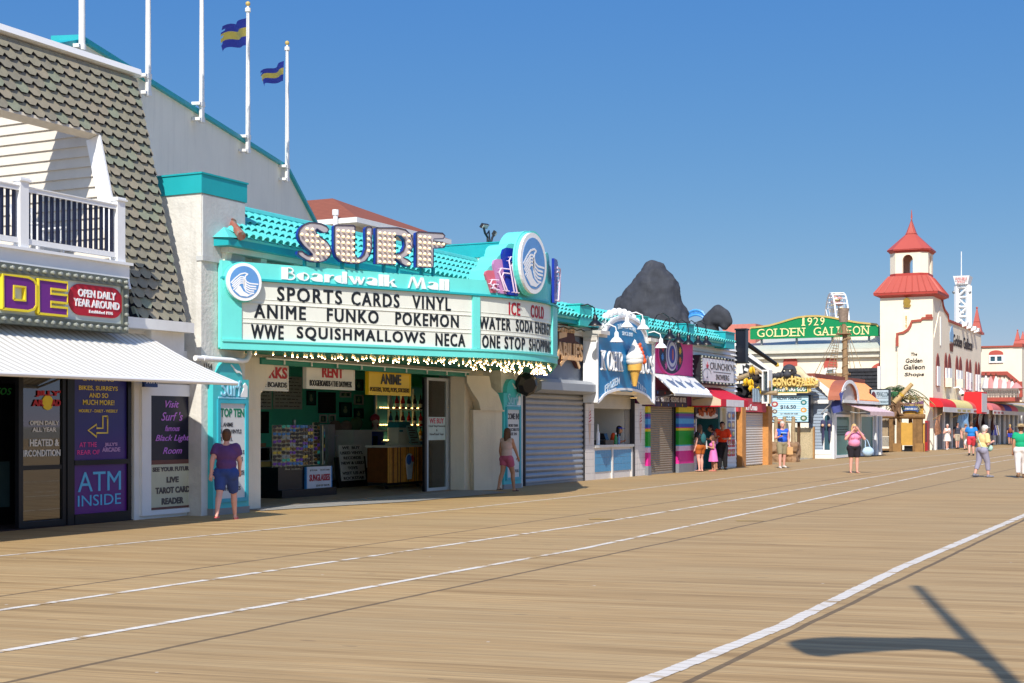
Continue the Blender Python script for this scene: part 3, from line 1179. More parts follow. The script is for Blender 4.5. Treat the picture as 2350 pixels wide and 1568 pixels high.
for k in range(nt_):
 cx=TU0+0.11+k*0.215
 for r in range(nrow):
  if cx<TU0+0.8*(r+.3)/nrow:
   continue
  y0=r*SL/nrow-0.03
  y1=(r+1)*SL/nrow+0.02
  vs=[]
  for yy,rad,dz in((y0,0.088,0.045),(y1,0.074,0.0)):
   for i in range(7):
    a=pi*i/6
    vs.append(ft.pt(cx+rad*cos(a),yy,rad*sin(a)+dz))
  vs2=[]
  for yy,rad,dz in((y0,0.07,0.045),):
   for i in range(7):
    a=pi*i/6
    vs2.append(ft.pt(cx+rad*cos(a),yy,rad*sin(a)+dz))
  fsx=[(i,i+1,8+i,7+i)for i in range(6)]
  fsx+=[(14+i,15+i,i+1,i)for i in range(6)]
  mb.add(vs+vs2,fsx)
mb.prism(ft,[(TU0,-0.02),(TU1,-0.02),(TU1,SL),(TU0+.75,SL)],-0.05,0.012)
mb.tube([ft.pt(TU0+0.8,SL+0.02,0.04),ft.pt(TU1,SL+0.02,0.04)],0.1,8)
mb.build('tile_roof',TILE,th,True)
mb=MB()
hp=[ft.pt(TU0-.02,-.05,.06),ft.pt(TU0+.36,SL*.5,.07),ft.pt(TU0+.78,SL+.02,.07)]
mb.tube([hp[0],hp[0].lerp(hp[1],0.75)],[0.085,0.07],8)
mb.tube([hp[0].lerp(hp[1],0.7)+Vector((0,0,0.02)),hp[1]],[0.088,0.075],8)
mb.tube([hp[1]+Vector((0,0,0.02)),hp[2]],[0.085,0.07],8)
mb.build('hip_tile',M("flaking_tile",(150,92,76),0.8,0.3,12,streak=0.75,stain=(110,200,192)),th,True)
mb=MB()
mb.add([ft.pt(TU0-0.35,-0.06,0),(TU0+0.02,pv0,ph0),(TU0+0.7,pv1,ph1),(TU0-0.3,pv1,ph0+0.05)],[(3,2,1,0),(0,1,2,3)])
mb.build('tile_hip_end',TILE,th)
mb=MB()
mb.box(TU0-0.3,TU1,pv0-0.0,VT+0.02,ph0-0.16,ph0-0.03)
mb.build('eaves_board',TEALD,th)
mb=MB()
mb.box(TU0-0.1,TU1,pv0+0.15,VT+0.02,ph0-0.26,ph0-0.162)
mb.box(TU0+0.2,TU1,pv0+0.45,VT+0.02,ph0-0.36,ph0-0.262)
mb.build('cornice',CREAM,th)
for k in range(12):
 x=TU0+0.02+k*1.06
 m2=MB()
 m2.prism(Fr((x,0,ph0-0.262),(0,1,0),(0,0,1)),[(VT,0),(VT,-0.62),(VT-0.2,-0.58),(VT-0.3,-0.42),(VT-0.55,-0.3),(VT-0.62,0)],-0.09,0.09)
 m2.build('cornice_bracket',CREAM,th)
def bracket(u0,u1,vf):
 m2=MB()
 prof=[(0,2.66),(0,1.62),(-0.18,1.66),(-0.22,1.80),(-0.42,2.02),(-0.52,2.2),(-0.60,2.38),(-0.9,2.5),(-0.92,2.66)]
 f=Fr((0,vf,0),(0,1,0),(0,0,1))
 f=Fr((u0,vf,0),(0,1,0),(0,0,1))
 m2.prism(f,prof,-(u1-u0),0)
 m2.build('curved_bracket',CREAM,th)
m2=MB()
fbk=FV(VT-0.02)
lb=[fbk.scr(*p)for p in((518,818),(626,822),(626,848),(612,868),(603,895),(594,905),(588,914),(588,938),(570,940),(518,930))]
m2.prism(fbk,lb,-0.3,0.03)
m2.build('curved_bracket',CREAM,th)
fbr=Fr((U(1066,VT),VT,0),(0.766,-0.643,0),(0,0,1))
m2=MB()
rb=[fbr.scr(*p)for p in((1066,862),(1117,864),(1122,890),(1138,905),(1146,930),(1148,942),(1098,942),(1092,920),(1078,900),(1066,878))]
m2.prism(fbr,rb,-0.25,0.16)
m2.build('curved_bracket',CREAM,th)
m2=MB()
rb=[fbr.scr(*p)for p in((1084,943),(1150,943),(1150,1121),(1086,1115))]
rb[2]=(rb[2][0],0.0)
rb[3]=(rb[3][0],0.0)
m2.prism(fbr,rb,-0.3,0.06)
m2.prism(fbr,[(rb[0][0]-0.02,rb[0][1]-0.02),(rb[1][0]+0.05,rb[1][1]-0.02),(rb[1][0]+0.05,rb[1][1]+0.02),(rb[0][0]-0.02,rb[0][1]+0.02)],-0.1,0.1)
m2.build('splayed_pier',CREAM,th)
KX=38.45
mb=MB()
mb.box(XO0-1.0,KX,16.9,22.7,0.0,0.012)
mb.box(KX,XO1+9.4,19.8,22.7,0.0,0.012)
mb.build('interior_floor',M("worn_concrete_floor",(150,134,116),0.8,0.3,4),th)
SLAT=M("green_slat_wall",(84,214,184),0.5,0.06)
VBK=22.6
mb=MB()
mb.box(XO0-1.2,XO1+9.4,VBK,VBK+0.2,0,3.25)
z=0.8
while z<3.2:
 mb.box(XO0-1.2,XO1+9.4,VBK-0.022,VBK,z,z+0.062)
 z+=0.075
mb.build('slat_wall',SLAT,th)
for(a,b,c,d)in((XO1+9.4,XO1+9.6,19.7,VBK),(KX,KX+.1,VT+.3,19.8),(KX+.1,XO1+9.4,19.7,19.8),(XO0-1.2,XO0-1.0,VT+.3,VBK)):
 mb=MB()
 mb.box(a,b,c,d,0,3.25)
 mb.build('interior_side_wall',M("green_interior_wall",(88,212,184),0.6),th)
mb=MB()
mb.box(XO0-1.2,KX+.1,VT+0.36,VBK+0.1,3.251,3.35)
mb.box(KX+.1,XO1+9.6,19.7,VBK+0.1,3.251,3.35)
mb.build('interior_ceiling',M("pale_ceiling",(236,236,230),0.8),th)
mb=MB()
mb.box(XO0-0.1,XO1+0.05,VT-0.1,VT-0.02,HO-0.03,HO+0.1)
mb.build('opening_beam',SOFFIT,th)
mb=MB()
zc=HO+0.085
mb.tube([(XO0,VT-0.14,zc),(XO1,VT-0.14,zc)],0.018,6)
for k in range(9):
 x=XO0+0.6+k*(XO1-XO0-0.8)/8
 mb.tube([(x,VT-0.14,zc),(x,VT-0.14,zc-0.10)],0.018,6)
mb.build('white_conduit',WHITE2,th)
mb=MB()
ap=[gp(690,1155),gp(735,1159),gp(1085,1128)]
mb.add([(XO0-0.6,16.9,0.0),(XO0-0.6,16.45,0.012),(21.9,16.2,0.012),(24.0,15.75,0.012),(26.0,15.3,0.012),(30.5,15.3,0.012),(XO1,16.4,0.012),(XO1,16.9,0.012)],[(0,1,2,3,4,5,6,7)])
o=mb.build('concrete_apron',CONC)
o["kind"]="structure"
poly_strip('painted_line',[Vector((XO0-0.4,16.42,0)),Vector((XO1-1.5,16.5,0))],0.05,0.017,M("thin_white_line",(205,202,195),0.7))
pp=thing('drain_pipe','white horizontal drain pipe across the cream wall above the awning tip','pipe',(UL0,VP-0.12,2.9))
mb=MB()
fp=FV(VP-0.14)
a,b,c=fp.scr(448,822),fp.scr(565,822),fp.scr(577,812)
zz=a[1]
mb.tube([fp.pt(a[0],zz),fp.pt(b[0]-0.12,zz),fp.pt(b[0],zz+0.02),fp.pt(b[0]+0.1,zz+0.12),fp.pt(b[0]+0.1,zz+0.3)],0.05,10)
mb.build('pipe',WHITE2,pp,True)
mb=MB()
xm=(a[0]+b[0])/2-0.25
mb.tube([fp.pt(a[0]+0.2,zz),fp.pt(a[0]+0.3,zz)],0.06,10)
mb.build('coupling',WHITE2,pp,True)
mb=MB()
fpp=FV(VP-0.003)
mb.stext(fpp,"1154",468,486,834,848,d0=0.0,d1=0.01)
tag(mb.build('house_number',M("grey_number",(70,70,70),0.6)),'house number 1154 on the cream wall under the drain pipe','number')
FL=[((190,-40),(188,120)),((340,-30),(340,222)),((459,-20),(463,282)),((563,22),(569,353)),((657,114),(659,418))]
POLE=M("white_pole",(232,230,224),0.45,0.08,6,streak=0.15)
ff=fg.sub(0,0,0.26)
fl_lab=['white flagpole at the gable peak of the grey wall, leftmost of five','white flagpole second from the gable peak, no flag','white flagpole on the grey gable between the bare pole and the first flag','tall white flagpole flying the left blue and yellow flag','shorter white flagpole flying the right blue and yellow flag']
BLUEF=M("flag_blue",(52,66,170),0.7,0.1)
YELF=M("flag_yellow",(226,204,92),0.7,0.1)
for i,(t,b)in enumerate(FL):
 x,zb=ff.scr(*b)
 def fp_(dx,z,d=0.0):
  return ff.pt(x+dx,z,d)
 zt=ff.scr(*t)[1]
 if zt-zb>6:
  zt=zb+6.0
 if i<3:
  zt=zb+(4.1 if i else 3.2)+1.2
 po=thing('flagpole',fl_lab[i],'flagpole',fp_(0,zb),'flagpoles along the gable edge')
 m2=MB()
 m2.tube([fp_(0,zb),fp_(0,zb+1.4),fp_(0,zt)],[0.085,0.08,0.055],10)
 m2.build('pole',POLE,po,True)
 for dz in((0.12,)if i==0 else(0.08,0.56)):
  m2=MB()
  m2.rect(ff,x-0.22,x-0.06,zb+dz-0.04,zb+dz+0.05,-0.25,0.02)
  m2.tube([fp_(0,zb+dz-0.07),fp_(0,zb+dz+0.07)],0.105,10)
  m2.build('bracket',POLE,po,True)
 if i>=3:
  m2=MB()
  m2.lathe([(0.1,0),(0.1,0.12),(0.04,0.14),(0.03,0.2)],fp_(0,zt),10)
  m2.build('truck',POLE,po,True)
  m2=MB()
  m2.ball(fp_(0,zt+0.27),0.085)
  m2.build('finial',GOLD,po,True)
  m2=MB()
  m2.tube([fp_(-0.09,zt),fp_(-0.12,(zt+zb)/2),fp_(-0.09,zb+1.1)],0.008,4)
  m2.build('halyard',WHITE2,po)
  gl={3:[((561,42),(561,104)),((512,62),(511,115))],4:[((648,140),(646,186)),((603,165),(599,197))]}[i]
  (ht,hb),(et,eb)=gl
  A,B_,C_,D_=ff.scr(*ht),ff.scr(*hb),ff.scr(*et),ff.scr(*eb)
  m2=MB()
  N,K=12,12
  vs=[]
  for a in range(N+1):
   s=a/N
   for k in range(K+1):
    t_=k/K
    X=(A[0]*(1-t_)+B_[0]*t_)*(1-s)+(C_[0]*(1-t_)+D_[0]*t_)*s
    Y=(A[1]*(1-t_)+B_[1]*t_)*(1-s)+(C_[1]*(1-t_)+D_[1]*t_)*s
    wv=0.14*s**0.6*sin(7*s+2.2*t_+i)
    Y+=0.07*s*sin(9*s+1.5*t_)
    vs.append(ff.pt(X,Y,0.06+wv))
  fsx,ms=[],[]
  m2.v=[Vector(v)for v in vs]
  for a in range(N):
   for k in range(K):
    if a==N-1 and k in(2,5,8):
     continue
    m2.f.append((a*(K+1)+k,(a+1)*(K+1)+k,(a+1)*(K+1)+k+1,a*(K+1)+k+1))
    m2.m.append(1 if 4<=k<8 else 0)
  m2.build('flag',[BLUEF,YELF],po,True)
  # ------------ MARQUEE
A2=Vector((20.71,16.2,0))
rd=Vector((cos(R(26.5)),-sin(R(26.5)),0))
LL=5.64
B2=A2+rd*LL
RAD=4.36
CN=(B2.x+RAD*sin(R(26.5)),B2.y+RAD*cos(R(26.5)))
UC=CN[0]
FLp=Fr(A2,rd)
FA=Arc(CN,RAD)
SA=RAD*R(26.5)
C2=Vector((2*UC-B2.x,B2.y,0))
D2=Vector((2*UC-A2.x,A2.y,0))
mq=thing('marquee','turquoise wedge shaped cinema marquee with letter boards, bulb lit underside and wave medallions','sign',(UC,15.5,3.0))
ZB,ZTp=3.001,4.610
plan=[A2,B2]+[FA.pt(SA*k/12-SA,0)for k in range(1,24)]+[C2,D2,Vector((D2.x,16.285,0)),Vector((A2.x,16.285,0))]
mb=MB()
n=len(plan)
vs=[Vector((p.x,p.y,ZB+0.03))for p in plan]+[Vector((p.x,p.y,ZTp))for p in plan]
mb.add(vs,[tuple(range(2*n-1,n-1,-1))[::-1]])
for i in range(n):
 j=(i+1)%n
 mb.add([vs[i],vs[j],vs[n+j],vs[n+i]],[(0,1,2,3)])
mb.build('cabinet',TEAL,mq)
mb=MB()
vs=[Vector((p.x,p.y,ZB))for p in plan]
mb.add(vs+[v+Vector((0,0,0.028))for v in vs],[tuple(range(n-1,-1,-1))]+[(i,(i+1)%n,n+(i+1)%n,n+i)for i in range(n)])
mb.build('soffit',SOFFIT,mq)
mb=MB()
mb.box(UL1+.02,UR0-.02,16.29,VT-.02,ZB+.002,ZTp-.01)
mb.build('cabinet_back',SOFFIT,mq)
class LineArc:
 pass
lx0,lyt=FLp.scr(552,657)
lyb=FLp.scr(552,806)[1]
lx1=FLp.scr(1082,700)[0]
zt_,zb_=4.268,3.188
def lip(z0,z1,d,name,mat):
 m2=MB()
 m2.rect(FLp,-0.02,LL,z0,z1,-0.02,d)
 pts=[k*SA/10-SA for k in range(21)]
 for k in range(20):
  m2.hexa([FA.pt(pts[k],z0,d),FA.pt(pts[k+1],z0,d),FA.pt(pts[k+1],z0,-0.02),FA.pt(pts[k],z0,-0.02),FA.pt(pts[k],z1,d),FA.pt(pts[k+1],z1,d),FA.pt(pts[k+1],z1,-0.02),FA.pt(pts[k],z1,-0.02)])
 f2=Fr(C2,(rd.x,-rd.y,0))
 m2.rect(f2,0,LL,z0,z1,-0.02,d)
 return m2.build(name,mat,mq)
lip(ZB+0.001,zb_-0.05,0.06,'lower_lip',TEAL)
lip(zb_-0.05,zb_-0.005,0.085,'lower_moulding',TEAL)
lip(zt_+0.005,zt_+0.045,0.085,'upper_moulding',TEALD)
m2=MB()
m2.rect(FLp,lx0,lx1,zb_,zt_,-0.01,0.012)
for k in range(1,3):
 z=zb_+(zt_-zb_)*k/3
 m2.rect(FLp,lx0+0.02,lx1-0.02,z-0.05,z-0.042,0.012,0.028)
 m2.rect(FLp,lx0+0.02,lx1-0.02,z+0.03,z+0.036,0.012,0.022)
bl=m2.build('letter_board',BOARDW,mq)
ax0,ax1=FA.scr(1098,700)[0],FA.scr(1263,720)[0]
m2=MB()
for k in range(12):
 xa,xb=ax0+(ax1-ax0)*k/12,ax0+(ax1-ax0)*(k+1)/12
 m2.hexa([FA.pt(xa,zb_,.012),FA.pt(xb,zb_,.012),FA.pt(xb,zb_,-.01),FA.pt(xa,zb_,-.01),FA.pt(xa,zt_,.012),FA.pt(xb,zt_,.012),FA.pt(xb,zt_,-.01),FA.pt(xa,zt_,-.01)])
 for q in(1,2):
  z=zb_+(zt_-zb_)*q/3
  for(za,zb2,dd)in((z-.05,z-.042,.028),(z+.03,z+.036,.022)):
   m2.hexa([FA.pt(xa,za,dd),FA.pt(xb,za,dd),FA.pt(xb,za,.012),FA.pt(xa,za,.012),FA.pt(xa,zb2,dd),FA.pt(xb,zb2,dd),FA.pt(xb,zb2,.012),FA.pt(xa,zb2,.012)])
br=m2.build('letter_board',BOARDW,mq)
m2=MB()
m2.rect(FLp,-0.02,lx0,zb_-0.004,zt_+0.004,-0.01,0.05)
m2.build('end_panel',TEAL,mq)
m2=MB()
m2.rect(FLp,lx1,LL-0.003,zb_-0.004,zt_+0.004,-0.01,0.06)
for k in range(3):
 xa,xb=-SA+(ax0+SA)*k/3,-SA+(ax0+SA)*(k+1)/3
 m2.hexa([FA.pt(xa,zb_,.06),FA.pt(xb,zb_,.06),FA.pt(xb,zb_,-.01),FA.pt(xa,zb_,-.01),FA.pt(xa,zt_,.06),FA.pt(xb,zt_,.06),FA.pt(xb,zt_,-.01),FA.pt(xa,zt_,-.01)])
m2.build('mullion',TEAL,mq)
m2=MB()
for k in range(6):
 xa,xb=ax1+(SA-ax1)*k/6,ax1+(SA-ax1)*(k+1)/6
 m2.hexa([FA.pt(xa,zb_,.06),FA.pt(xb,zb_,.06),FA.pt(xb,zb_,-.01),FA.pt(xa,zb_,-.01),FA.pt(xa,zt_,.06),FA.pt(xb,zt_,.06),FA.pt(xb,zt_,-.01),FA.pt(xa,zt_,-.01)])
m2.build('mullion',TEAL,mq)
def words(fr,parent,lst,rowsz,mat,nm='lettering'):
 m3=MB()
 for(t,xl,xr,row,*rest)in lst:
  z0,z1=rowsz[row]
  X0=fr.scr(xl,740)[0]
  X1=fr.scr(xr,740)[0]
  for q,(dx,dz)in enumerate(((-.008,-.006),(.008,.006),(.008,-.006),(-.008,.006),(0,0))):
   m3.text(fr,t,X0+dx,X1+dx,z0+dz,z1+dz,0.014,0.020+.0006*q,space=1.2)
 return m3.build(nm,mat,parent)
rz=[(zt_-0.335,zt_-0.075),(zt_-0.665,zt_-0.425),(zb_+0.03,zb_+0.28)]
words(FLp,bl,[("SPORTS",636,783,0),("CARDS",806,915,0),("VINYL",946,1033,0),("ANIME",583,700,1),("FUNKO",750,867,1),("POKEMON",907,1051,1),("WWE",576,649,2),("SQUISHMALLOWS",681,974,2),("NECA",999,1066,2)],rz,BLACK)
words(FA,br,[("WATER",1099,1170,1),("SODA",1183,1221,1),("ENERGY",1227,1262,1),("ONE",1106,1146,2),("STOP",1157,1203,2),("SHOPPING",1213,1262,2)],rz,BLACK)
words(FA,br,[("ICE",1167,1192,0),("COLD",1217,1246,0)],rz,REDL,'red_lettering')
def deco(fr,xl,xr,txt,zb0,cap,d):
 m3=MB()
 wds={'B':.78,'o':.72,'a':.74,'r':.52,'d':.76,'w':.95,'l':.30,'k':.74,'M':1.1,' ':.62}
 tot=sum(wds[c]for c in txt)
 X0,X1=fr.scr(xl,640)[0],fr.scr(xr,640)[0]
 sc_=(X1-X0)/tot
 x=X0
 xh=0.66
 th_=0.022
 def half(cx,cy,rx,ry,a0,a1):
  return[(cx+rx*cos(a0+(a1-a0)*i/12),cy+ry*sin(a0+(a1-a0)*i/12))for i in range(13)]
 def poly(p):
  m3.prism(fr,[(x+q[0]*sc_,zb0+q[1]*cap)for q in p],d,d+0.035)
 def thin(p):
  m3.ribbon(fr,[(x+q[0]*sc_,zb0+q[1]*cap)for q in p],th_,d,d+0.035)
 for c in txt:
  if c=='B':
   poly([(0.05,0),(.36,0),(.36,1),(.05,1)])
   thin([(.36,.98)]+half(.42,.76,.2,.22,pi/2,-pi/2)+[(.36,.54)])
   thin([(.36,.54)]+half(.45,.28,.26,.26,pi/2,-pi/2)+[(.36,.02)])
  elif c=='o':
   poly(half(.38,xh/2,.33,xh/2,pi/2,3*pi/2))
   thin(half(.38,xh/2,.27,xh/2-.02,pi/2,-pi/2))
  elif c=='a':
   poly([(.40,0),(.66,0),(.66,xh*.7),(.60,xh*.92),(.46,xh),(.40,xh)])
   poly(half(.40,.19,.34,.19,pi/2,3*pi/2))
   thin([(.12,xh*.78),(.2,xh*.94),(.42,xh*.97)])
  elif c=='r':
   poly([(.04,0),(.28,0),(.28,xh),(.04,xh)])
   thin([(.28,xh*.6),(.34,xh*.85),(.46,xh*.95),(.52,xh*.9)])
  elif c=='d':
   poly(half(.40,xh/2,.36,xh/2,pi/2,3*pi/2))
   thin([(.38,.02),(.66,.02)])
   poly([(.48,0),(.70,0),(.70,1),(.48,1)])
  elif c=='w':
   poly([(.0,xh),(.24,xh),(.44,0),(.30,0)])
   thin([(.40,.02),(.52,xh*.97)])
   poly([(.42,xh),(.62,xh),(.76,0),(.62,0)])
   thin([(.72,.02),(.90,xh*.97)])
  elif c=='l':
   poly([(.03,0),(.26,0),(.26,1),(.03,1)])
  elif c=='k':
   poly([(.03,0),(.28,0),(.28,1),(.03,1)])
   thin([(.28,xh*.45),(.58,xh*.97)])
   poly([(.34,xh*.55),(.44,xh*.68),(.74,0),(.46,0)])
  elif c=='M':
   thin([(.05,.0),(.24,.97)])
   poly([(.20,1),(.36,1),(.62,.10),(.48,0)])
   thin([(.54,.04),(.80,.97)])
   poly([(.76,1),(.88,1),(1.06,0),(.82,0)])
  x+=wds[c]*sc_
 return m3
deco(FLp,643,1030,"Boardwalk Mall",4.338,0.227,0.0).build('deco_lettering',WHITE2,mq)
def wave_disc(fr,cx,cy,rad,name,parent,d=0.05,thick=0.1):
 def circ(r,n=40):
  return[(cx+r*cos(2*pi*i/n),cy+r*sin(2*pi*i/n))for i in range(n)]
 m3=MB()
 m3.prism(fr,circ(rad),d-0.04,d)
 m3.prism(fr,circ(rad*0.955),d,d+thick*0.5)
 o1=m3.build(name,TEAL,parent)
 m3=MB()
 m3.prism(fr,circ(rad*0.93),d+thick*0.5,d+thick,0)
 m3.prism(fr,circ(rad*0.78),d+thick,d+thick+0.006,1)
 dd=d+thick+0.006
 lines=5
 for k in range(lines):
  o_=-0.145*k
  sx=1.0
  base=[(-0.95,-0.12),(-0.62,0.22),(-0.3,0.47),(0.02,0.56),(0.22,0.50),(0.06,0.38),(0.02,0.2),(0.12,0.02),(0.36,-0.08),(0.95,-0.1)]if k==0 else[(-0.95,-0.12+o_),(-0.6,0.2+o_),(-0.28,0.44+o_*0.9),(-0.06,0.44+o_*0.9),(-0.02,0.22+o_),(0.1,0.02+o_),(0.36,-0.1+o_),(0.95,-0.12+o_)]
  p2=[]
  for j in range(len(base)-1):
   for q in range(4):
    t=q/4
    p2.append((base[j][0]*(1-t)+base[j+1][0]*t,base[j][1]*(1-t)+base[j+1][1]*t))
  p2.append(base[-1])
  p2=[p for p in p2 if math.hypot(*p)<0.97]
  r2=rad*0.78
  m3.ribbon(fr,[(cx+p[0]*r2,cy+p[1]*r2)for p in p2],rad*0.062,dd,dd+0.004,2)
 r2=rad*0.74
 foam=[(-0.72,-0.62),(-0.42,-0.26),(-0.3,-0.3),(-0.1,-0.62),(0.3,-0.82),(0.62,-0.75),(0.2,-0.97),(-0.3,-0.94)]
 m3.prism(fr,[(cx+p[0]*r2,cy+p[1]*r2)for p in foam],dd,dd+0.004,2)
 m3.build('wave_emblem',[WHITE2,M("wave_blue",(98,150,206),0.4),WHITE2],o1)
 return o1
c0=FLp.scr(556.5,648,0.08)
rA=abs(FLp.scr(556.5,604,0.08)[1]-c0[1])
wave_disc(FLp,c0[0],c0[1],rA*1.06,'medallion',mq,0.06)
VN=FA.pt(0,0).y
FN=Fr((UC,VN,0),(1,0,0))
ctr=FN.scr(1217,605,0.12)
Rm=FN.scr(1217,530,0.12)[1]-ctr[1]
def dome(cx,cy,r,n=14):
 return[(cx+r*cos(pi*i/n),cy+r*sin(pi*i/n))for i in range(n+1)]
CST=((1.475,4.735,0.208),(1.184,4.943,0.249),(0.893,5.182,0.270))
prof=[(-1.71,ZTp),(1.71,ZTp)]
right=[]
right+=[(1.71,ZTp+.05)]
for(cx,top,r)in((1.475,4.735,0.208),(1.184,4.943,0.249),(0.893,5.182,0.270)):
 right+=[(cx+r*cos(a),top+r*sin(a))for a in(0,pi/6,pi/3,pi/2)]+[(cx-r*0.2,top+r)]
big=[(ctr[0]*0+(Rm*1.0)*cos(a),ctr[1]+0.06+Rm*sin(a))for a in[R(15)+R(150)*i/20 for i in range(21)]]
left=[(-p[0],p[1])for p in right][::-1]
crest=[(-1.71,ZTp-0.02),(1.71,ZTp-0.02)]+right+big+left
mb=MB()
def crest_h(x):
 h=ZTp+.02
 for(cx,top,r)in CST:
  q=abs(abs(x)-cx)
  if q<r:
   h=max(h,top+math.sqrt(r*r-q*q))
 q=abs(x)
 if q<Rm*1.02:
  h=max(h,ctr[1]+.06+math.sqrt((Rm*1.02)**2-q*q))
 return h
NS=72
for k in range(NS):
 xa,xb=-1.75+3.5*k/NS,-1.75+3.5*(k+1)/NS
 ha=crest_h((xa*.999))if k else ZTp
 hb=crest_h((xb*.999))if k<NS-1 else ZTp
 mb.hexa([FA.pt(xa,ZTp-.05,-.06),FA.pt(xb,ZTp-.05,-.06),FA.pt(xb,ZTp-.05,-.62),FA.pt(xa,ZTp-.05,-.62),FA.pt(xa,ha,-.06),FA.pt(xb,hb,-.06),FA.pt(xb,hb,-.62),FA.pt(xa,ha,-.62)])
mb.build('crest',TEAL,mq)
mb=MB()
for k in range(16):
 xa,xb=-1.5+3.0*k/16,-1.5+3.0*(k+1)/16
 mb.hexa([FA.pt(xa,ZTp-0.3,0.02),FA.pt(xb,ZTp-0.3,0.02),FA.pt(xb,ZTp-0.3,-0.1),FA.pt(xa,ZTp-0.3,-0.1),FA.pt(xa,ZTp+0.12,0.02),FA.pt(xb,ZTp+0.12,0.02),FA.pt(xb,ZTp+0.12,-0.3),FA.pt(xa,ZTp+0.12,-0.3)])
mb.build('crest_band',TEAL,mq)
wave_disc(FN,ctr[0],ctr[1],Rm*1.0,'medallion',mq,0.08,0.12)
WC=[M("wing_blue",(28,52,158),0.3),M("wing_lilac",(196,140,186),0.35),M("wing_coral",(206,106,122),0.35)]
NEON=M("neon_tube",(236,214,232),0.2,0.0)
specs=[((1145,1180),(568,678),0.10),((1127,1158),(594,674),0.07),((1111,1136),(620,672),0.04)]
for sgn in(-1,1):
 for k,((xa,xb),(yt,yb),d)in enumerate(specs):
  s0,s1=FA.scr(xa,620)[0],FA.scr(xb,620)[0]
  zt2,zb2=FA.scr(xa,yt)[1],FA.scr((xa+xb)/2,yb)[1]
  s0,s1=-abs(s0),-abs(s1)
  if sgn>0:
   s0,s1=-s1,-s0
  rr=min(0.2,abs(s1-s0)*0.3)
  out=s0 if sgn<0 else s1
  inn=s1 if sgn<0 else s0
  dx=1 if sgn<0 else-1
  tape=0.16*dx
  po=[(inn,zb2),(inn,zt2)]
  po=[(out+tape,zb2),(inn,zb2),(inn,zt2),(out+rr*dx,zt2),(out+rr*0.3*dx,zt2-rr*0.3),(out,zt2-rr)]
  m3=MB()
  m3.prism(FA,po,d-0.06,d)
  wg=m3.build('wing_panel',WC[k],mq)
  for q in(0.16,0.34):
   m4=MB()
   w_=(inn-out)
   path=[(inn,zt2-0.12-q*0.5),(out+w_*(0.12+q)+0.04*dx,zt2-0.12-q*0.5),(out+w_*(0.10+q),zt2-0.2-q*0.5),(out+tape+w_*(0.10+q),zb2+0.06),(out+tape+w_*(0.22+q),zb2+0.05)]
   m4.tube([FA.pt(p[0],p[1],d+0.07)for p in path],0.016,6)
   for p in path[1:4]:
    m4.tube([FA.pt(p[0],p[1],d),FA.pt(p[0],p[1],d+0.07)],0.008,4)
   m4.build('neon_tube',NEON,wg,True)
bulbs=[]
def along(inset):
 P_=[A2+Vector((0.35,0.2,0)),B2,]+[FA.pt(SA*k/8-SA,0)for k in range(1,16)]+[C2,D2]
 P_=[Vector((p.x,p.y,0))for p in P_]
 out=[]
 for i,p in enumerate(P_):
  t=(P_[min(i+1,len(P_)-1)]-P_[max(i-1,0)]).normalized()
  out.append(p+Vector((-t.y,t.x,0))*inset)
 return out
def resample(P_,step):
 res,acc=[],0.0
 for i in range(len(P_)-1):
  a,b=P_[i],P_[i+1]
  d=(b-a).length
  while acc<d:
   res.append(a+(b-a)*(acc/d))
   acc+=step
  acc-=d
 return res
rowsb=[(0.14,0.34),(0.34,0.34),(0.55,0.36),(0.8,0.36),(1.05,0.4),(1.3,0.42),(1.6,0.45),(1.95,0.45)]
for k,(ins,st)in enumerate(rowsb):
 pts=resample(along(ins),st)
 pts=[p+Vector((random.uniform(-.09,.09)+.11*(k%3),random.uniform(-.07,.07),0))for p in pts]
 bulbs+=[p for p in pts if p.y<16.2 and A2.x+.2<p.x<D2.x-.2]
bulbs.sort(key=lambda p:(p-Vector((0,0,0))).length+2.5*abs(p.y-13.6)*0.2)
def bulb_into(m3,p):
 m3.ball((p.x,p.y,ZB-.053),.013,1,1,.8,6,4,1)
 m3.lathe([(0.012,0.0),(0.012,-0.014),(0.020,-0.026),(0.022,-0.038),(0.018,-0.048),(0.0,-0.05)],(p.x,p.y,ZB),8)
first=None
rest=MB()
for i,p in enumerate(bulbs):
 if i<100:
  if first is None:
   m3=MB()
   bulb_into(m3,p)
   first=m3.build('bulb',[BULB,BULBC],mq,True)
   fp0=p.copy()
  else:
   c3=first.copy()
   sc.collection.objects.link(c3)
   c3.parent=mq
   c3.location=Vector((p.x-fp0.x,p.y-fp0.y,0))
 else:
  bulb_into(rest,p)
if rest.v:
 o=rest.build('bulb_rows',[BULB,BULBC],mq,True)
 o["kind"]="stuff"
S_FACE=M("letter_face",(170,164,168),0.45,0.05)
S_SIDE=M("letter_side",(30,58,160),0.4,0.06)
def Z4(p):
 return(459+.2536*p[0],459+.2536*p[1])
def Z5(p):
 return(856.8+.2497*p[0],477.4+.2497*p[1])
Sp=[(1000,212),(1060,222),(1110,245),(1132,275),(1120,300),(1085,305),(1050,285),(1025,268),(1012,280),(1020,310),(1060,345),(1110,380),(1140,420),(1155,470),(1140,520),(1100,555),(1050,570),(990,568),(930,550),(885,522),(855,495),(858,470),(890,470),(910,490),(945,510),(980,510),(985,500),(960,470),(910,425),(870,370),(858,320),(870,270),(910,230),(955,212)]
Up=[(1184,246),(1195,234),(1355,238),(1368,250),(1365,500),(1385,530),(1420,530),(1450,500),(1470,440),(1468,265),(1480,250),(1510,250),(1522,262),(1520,450),(1500,510),(1460,560),(1400,582),(1330,582),(1250,565),(1200,520),(1184,460)]
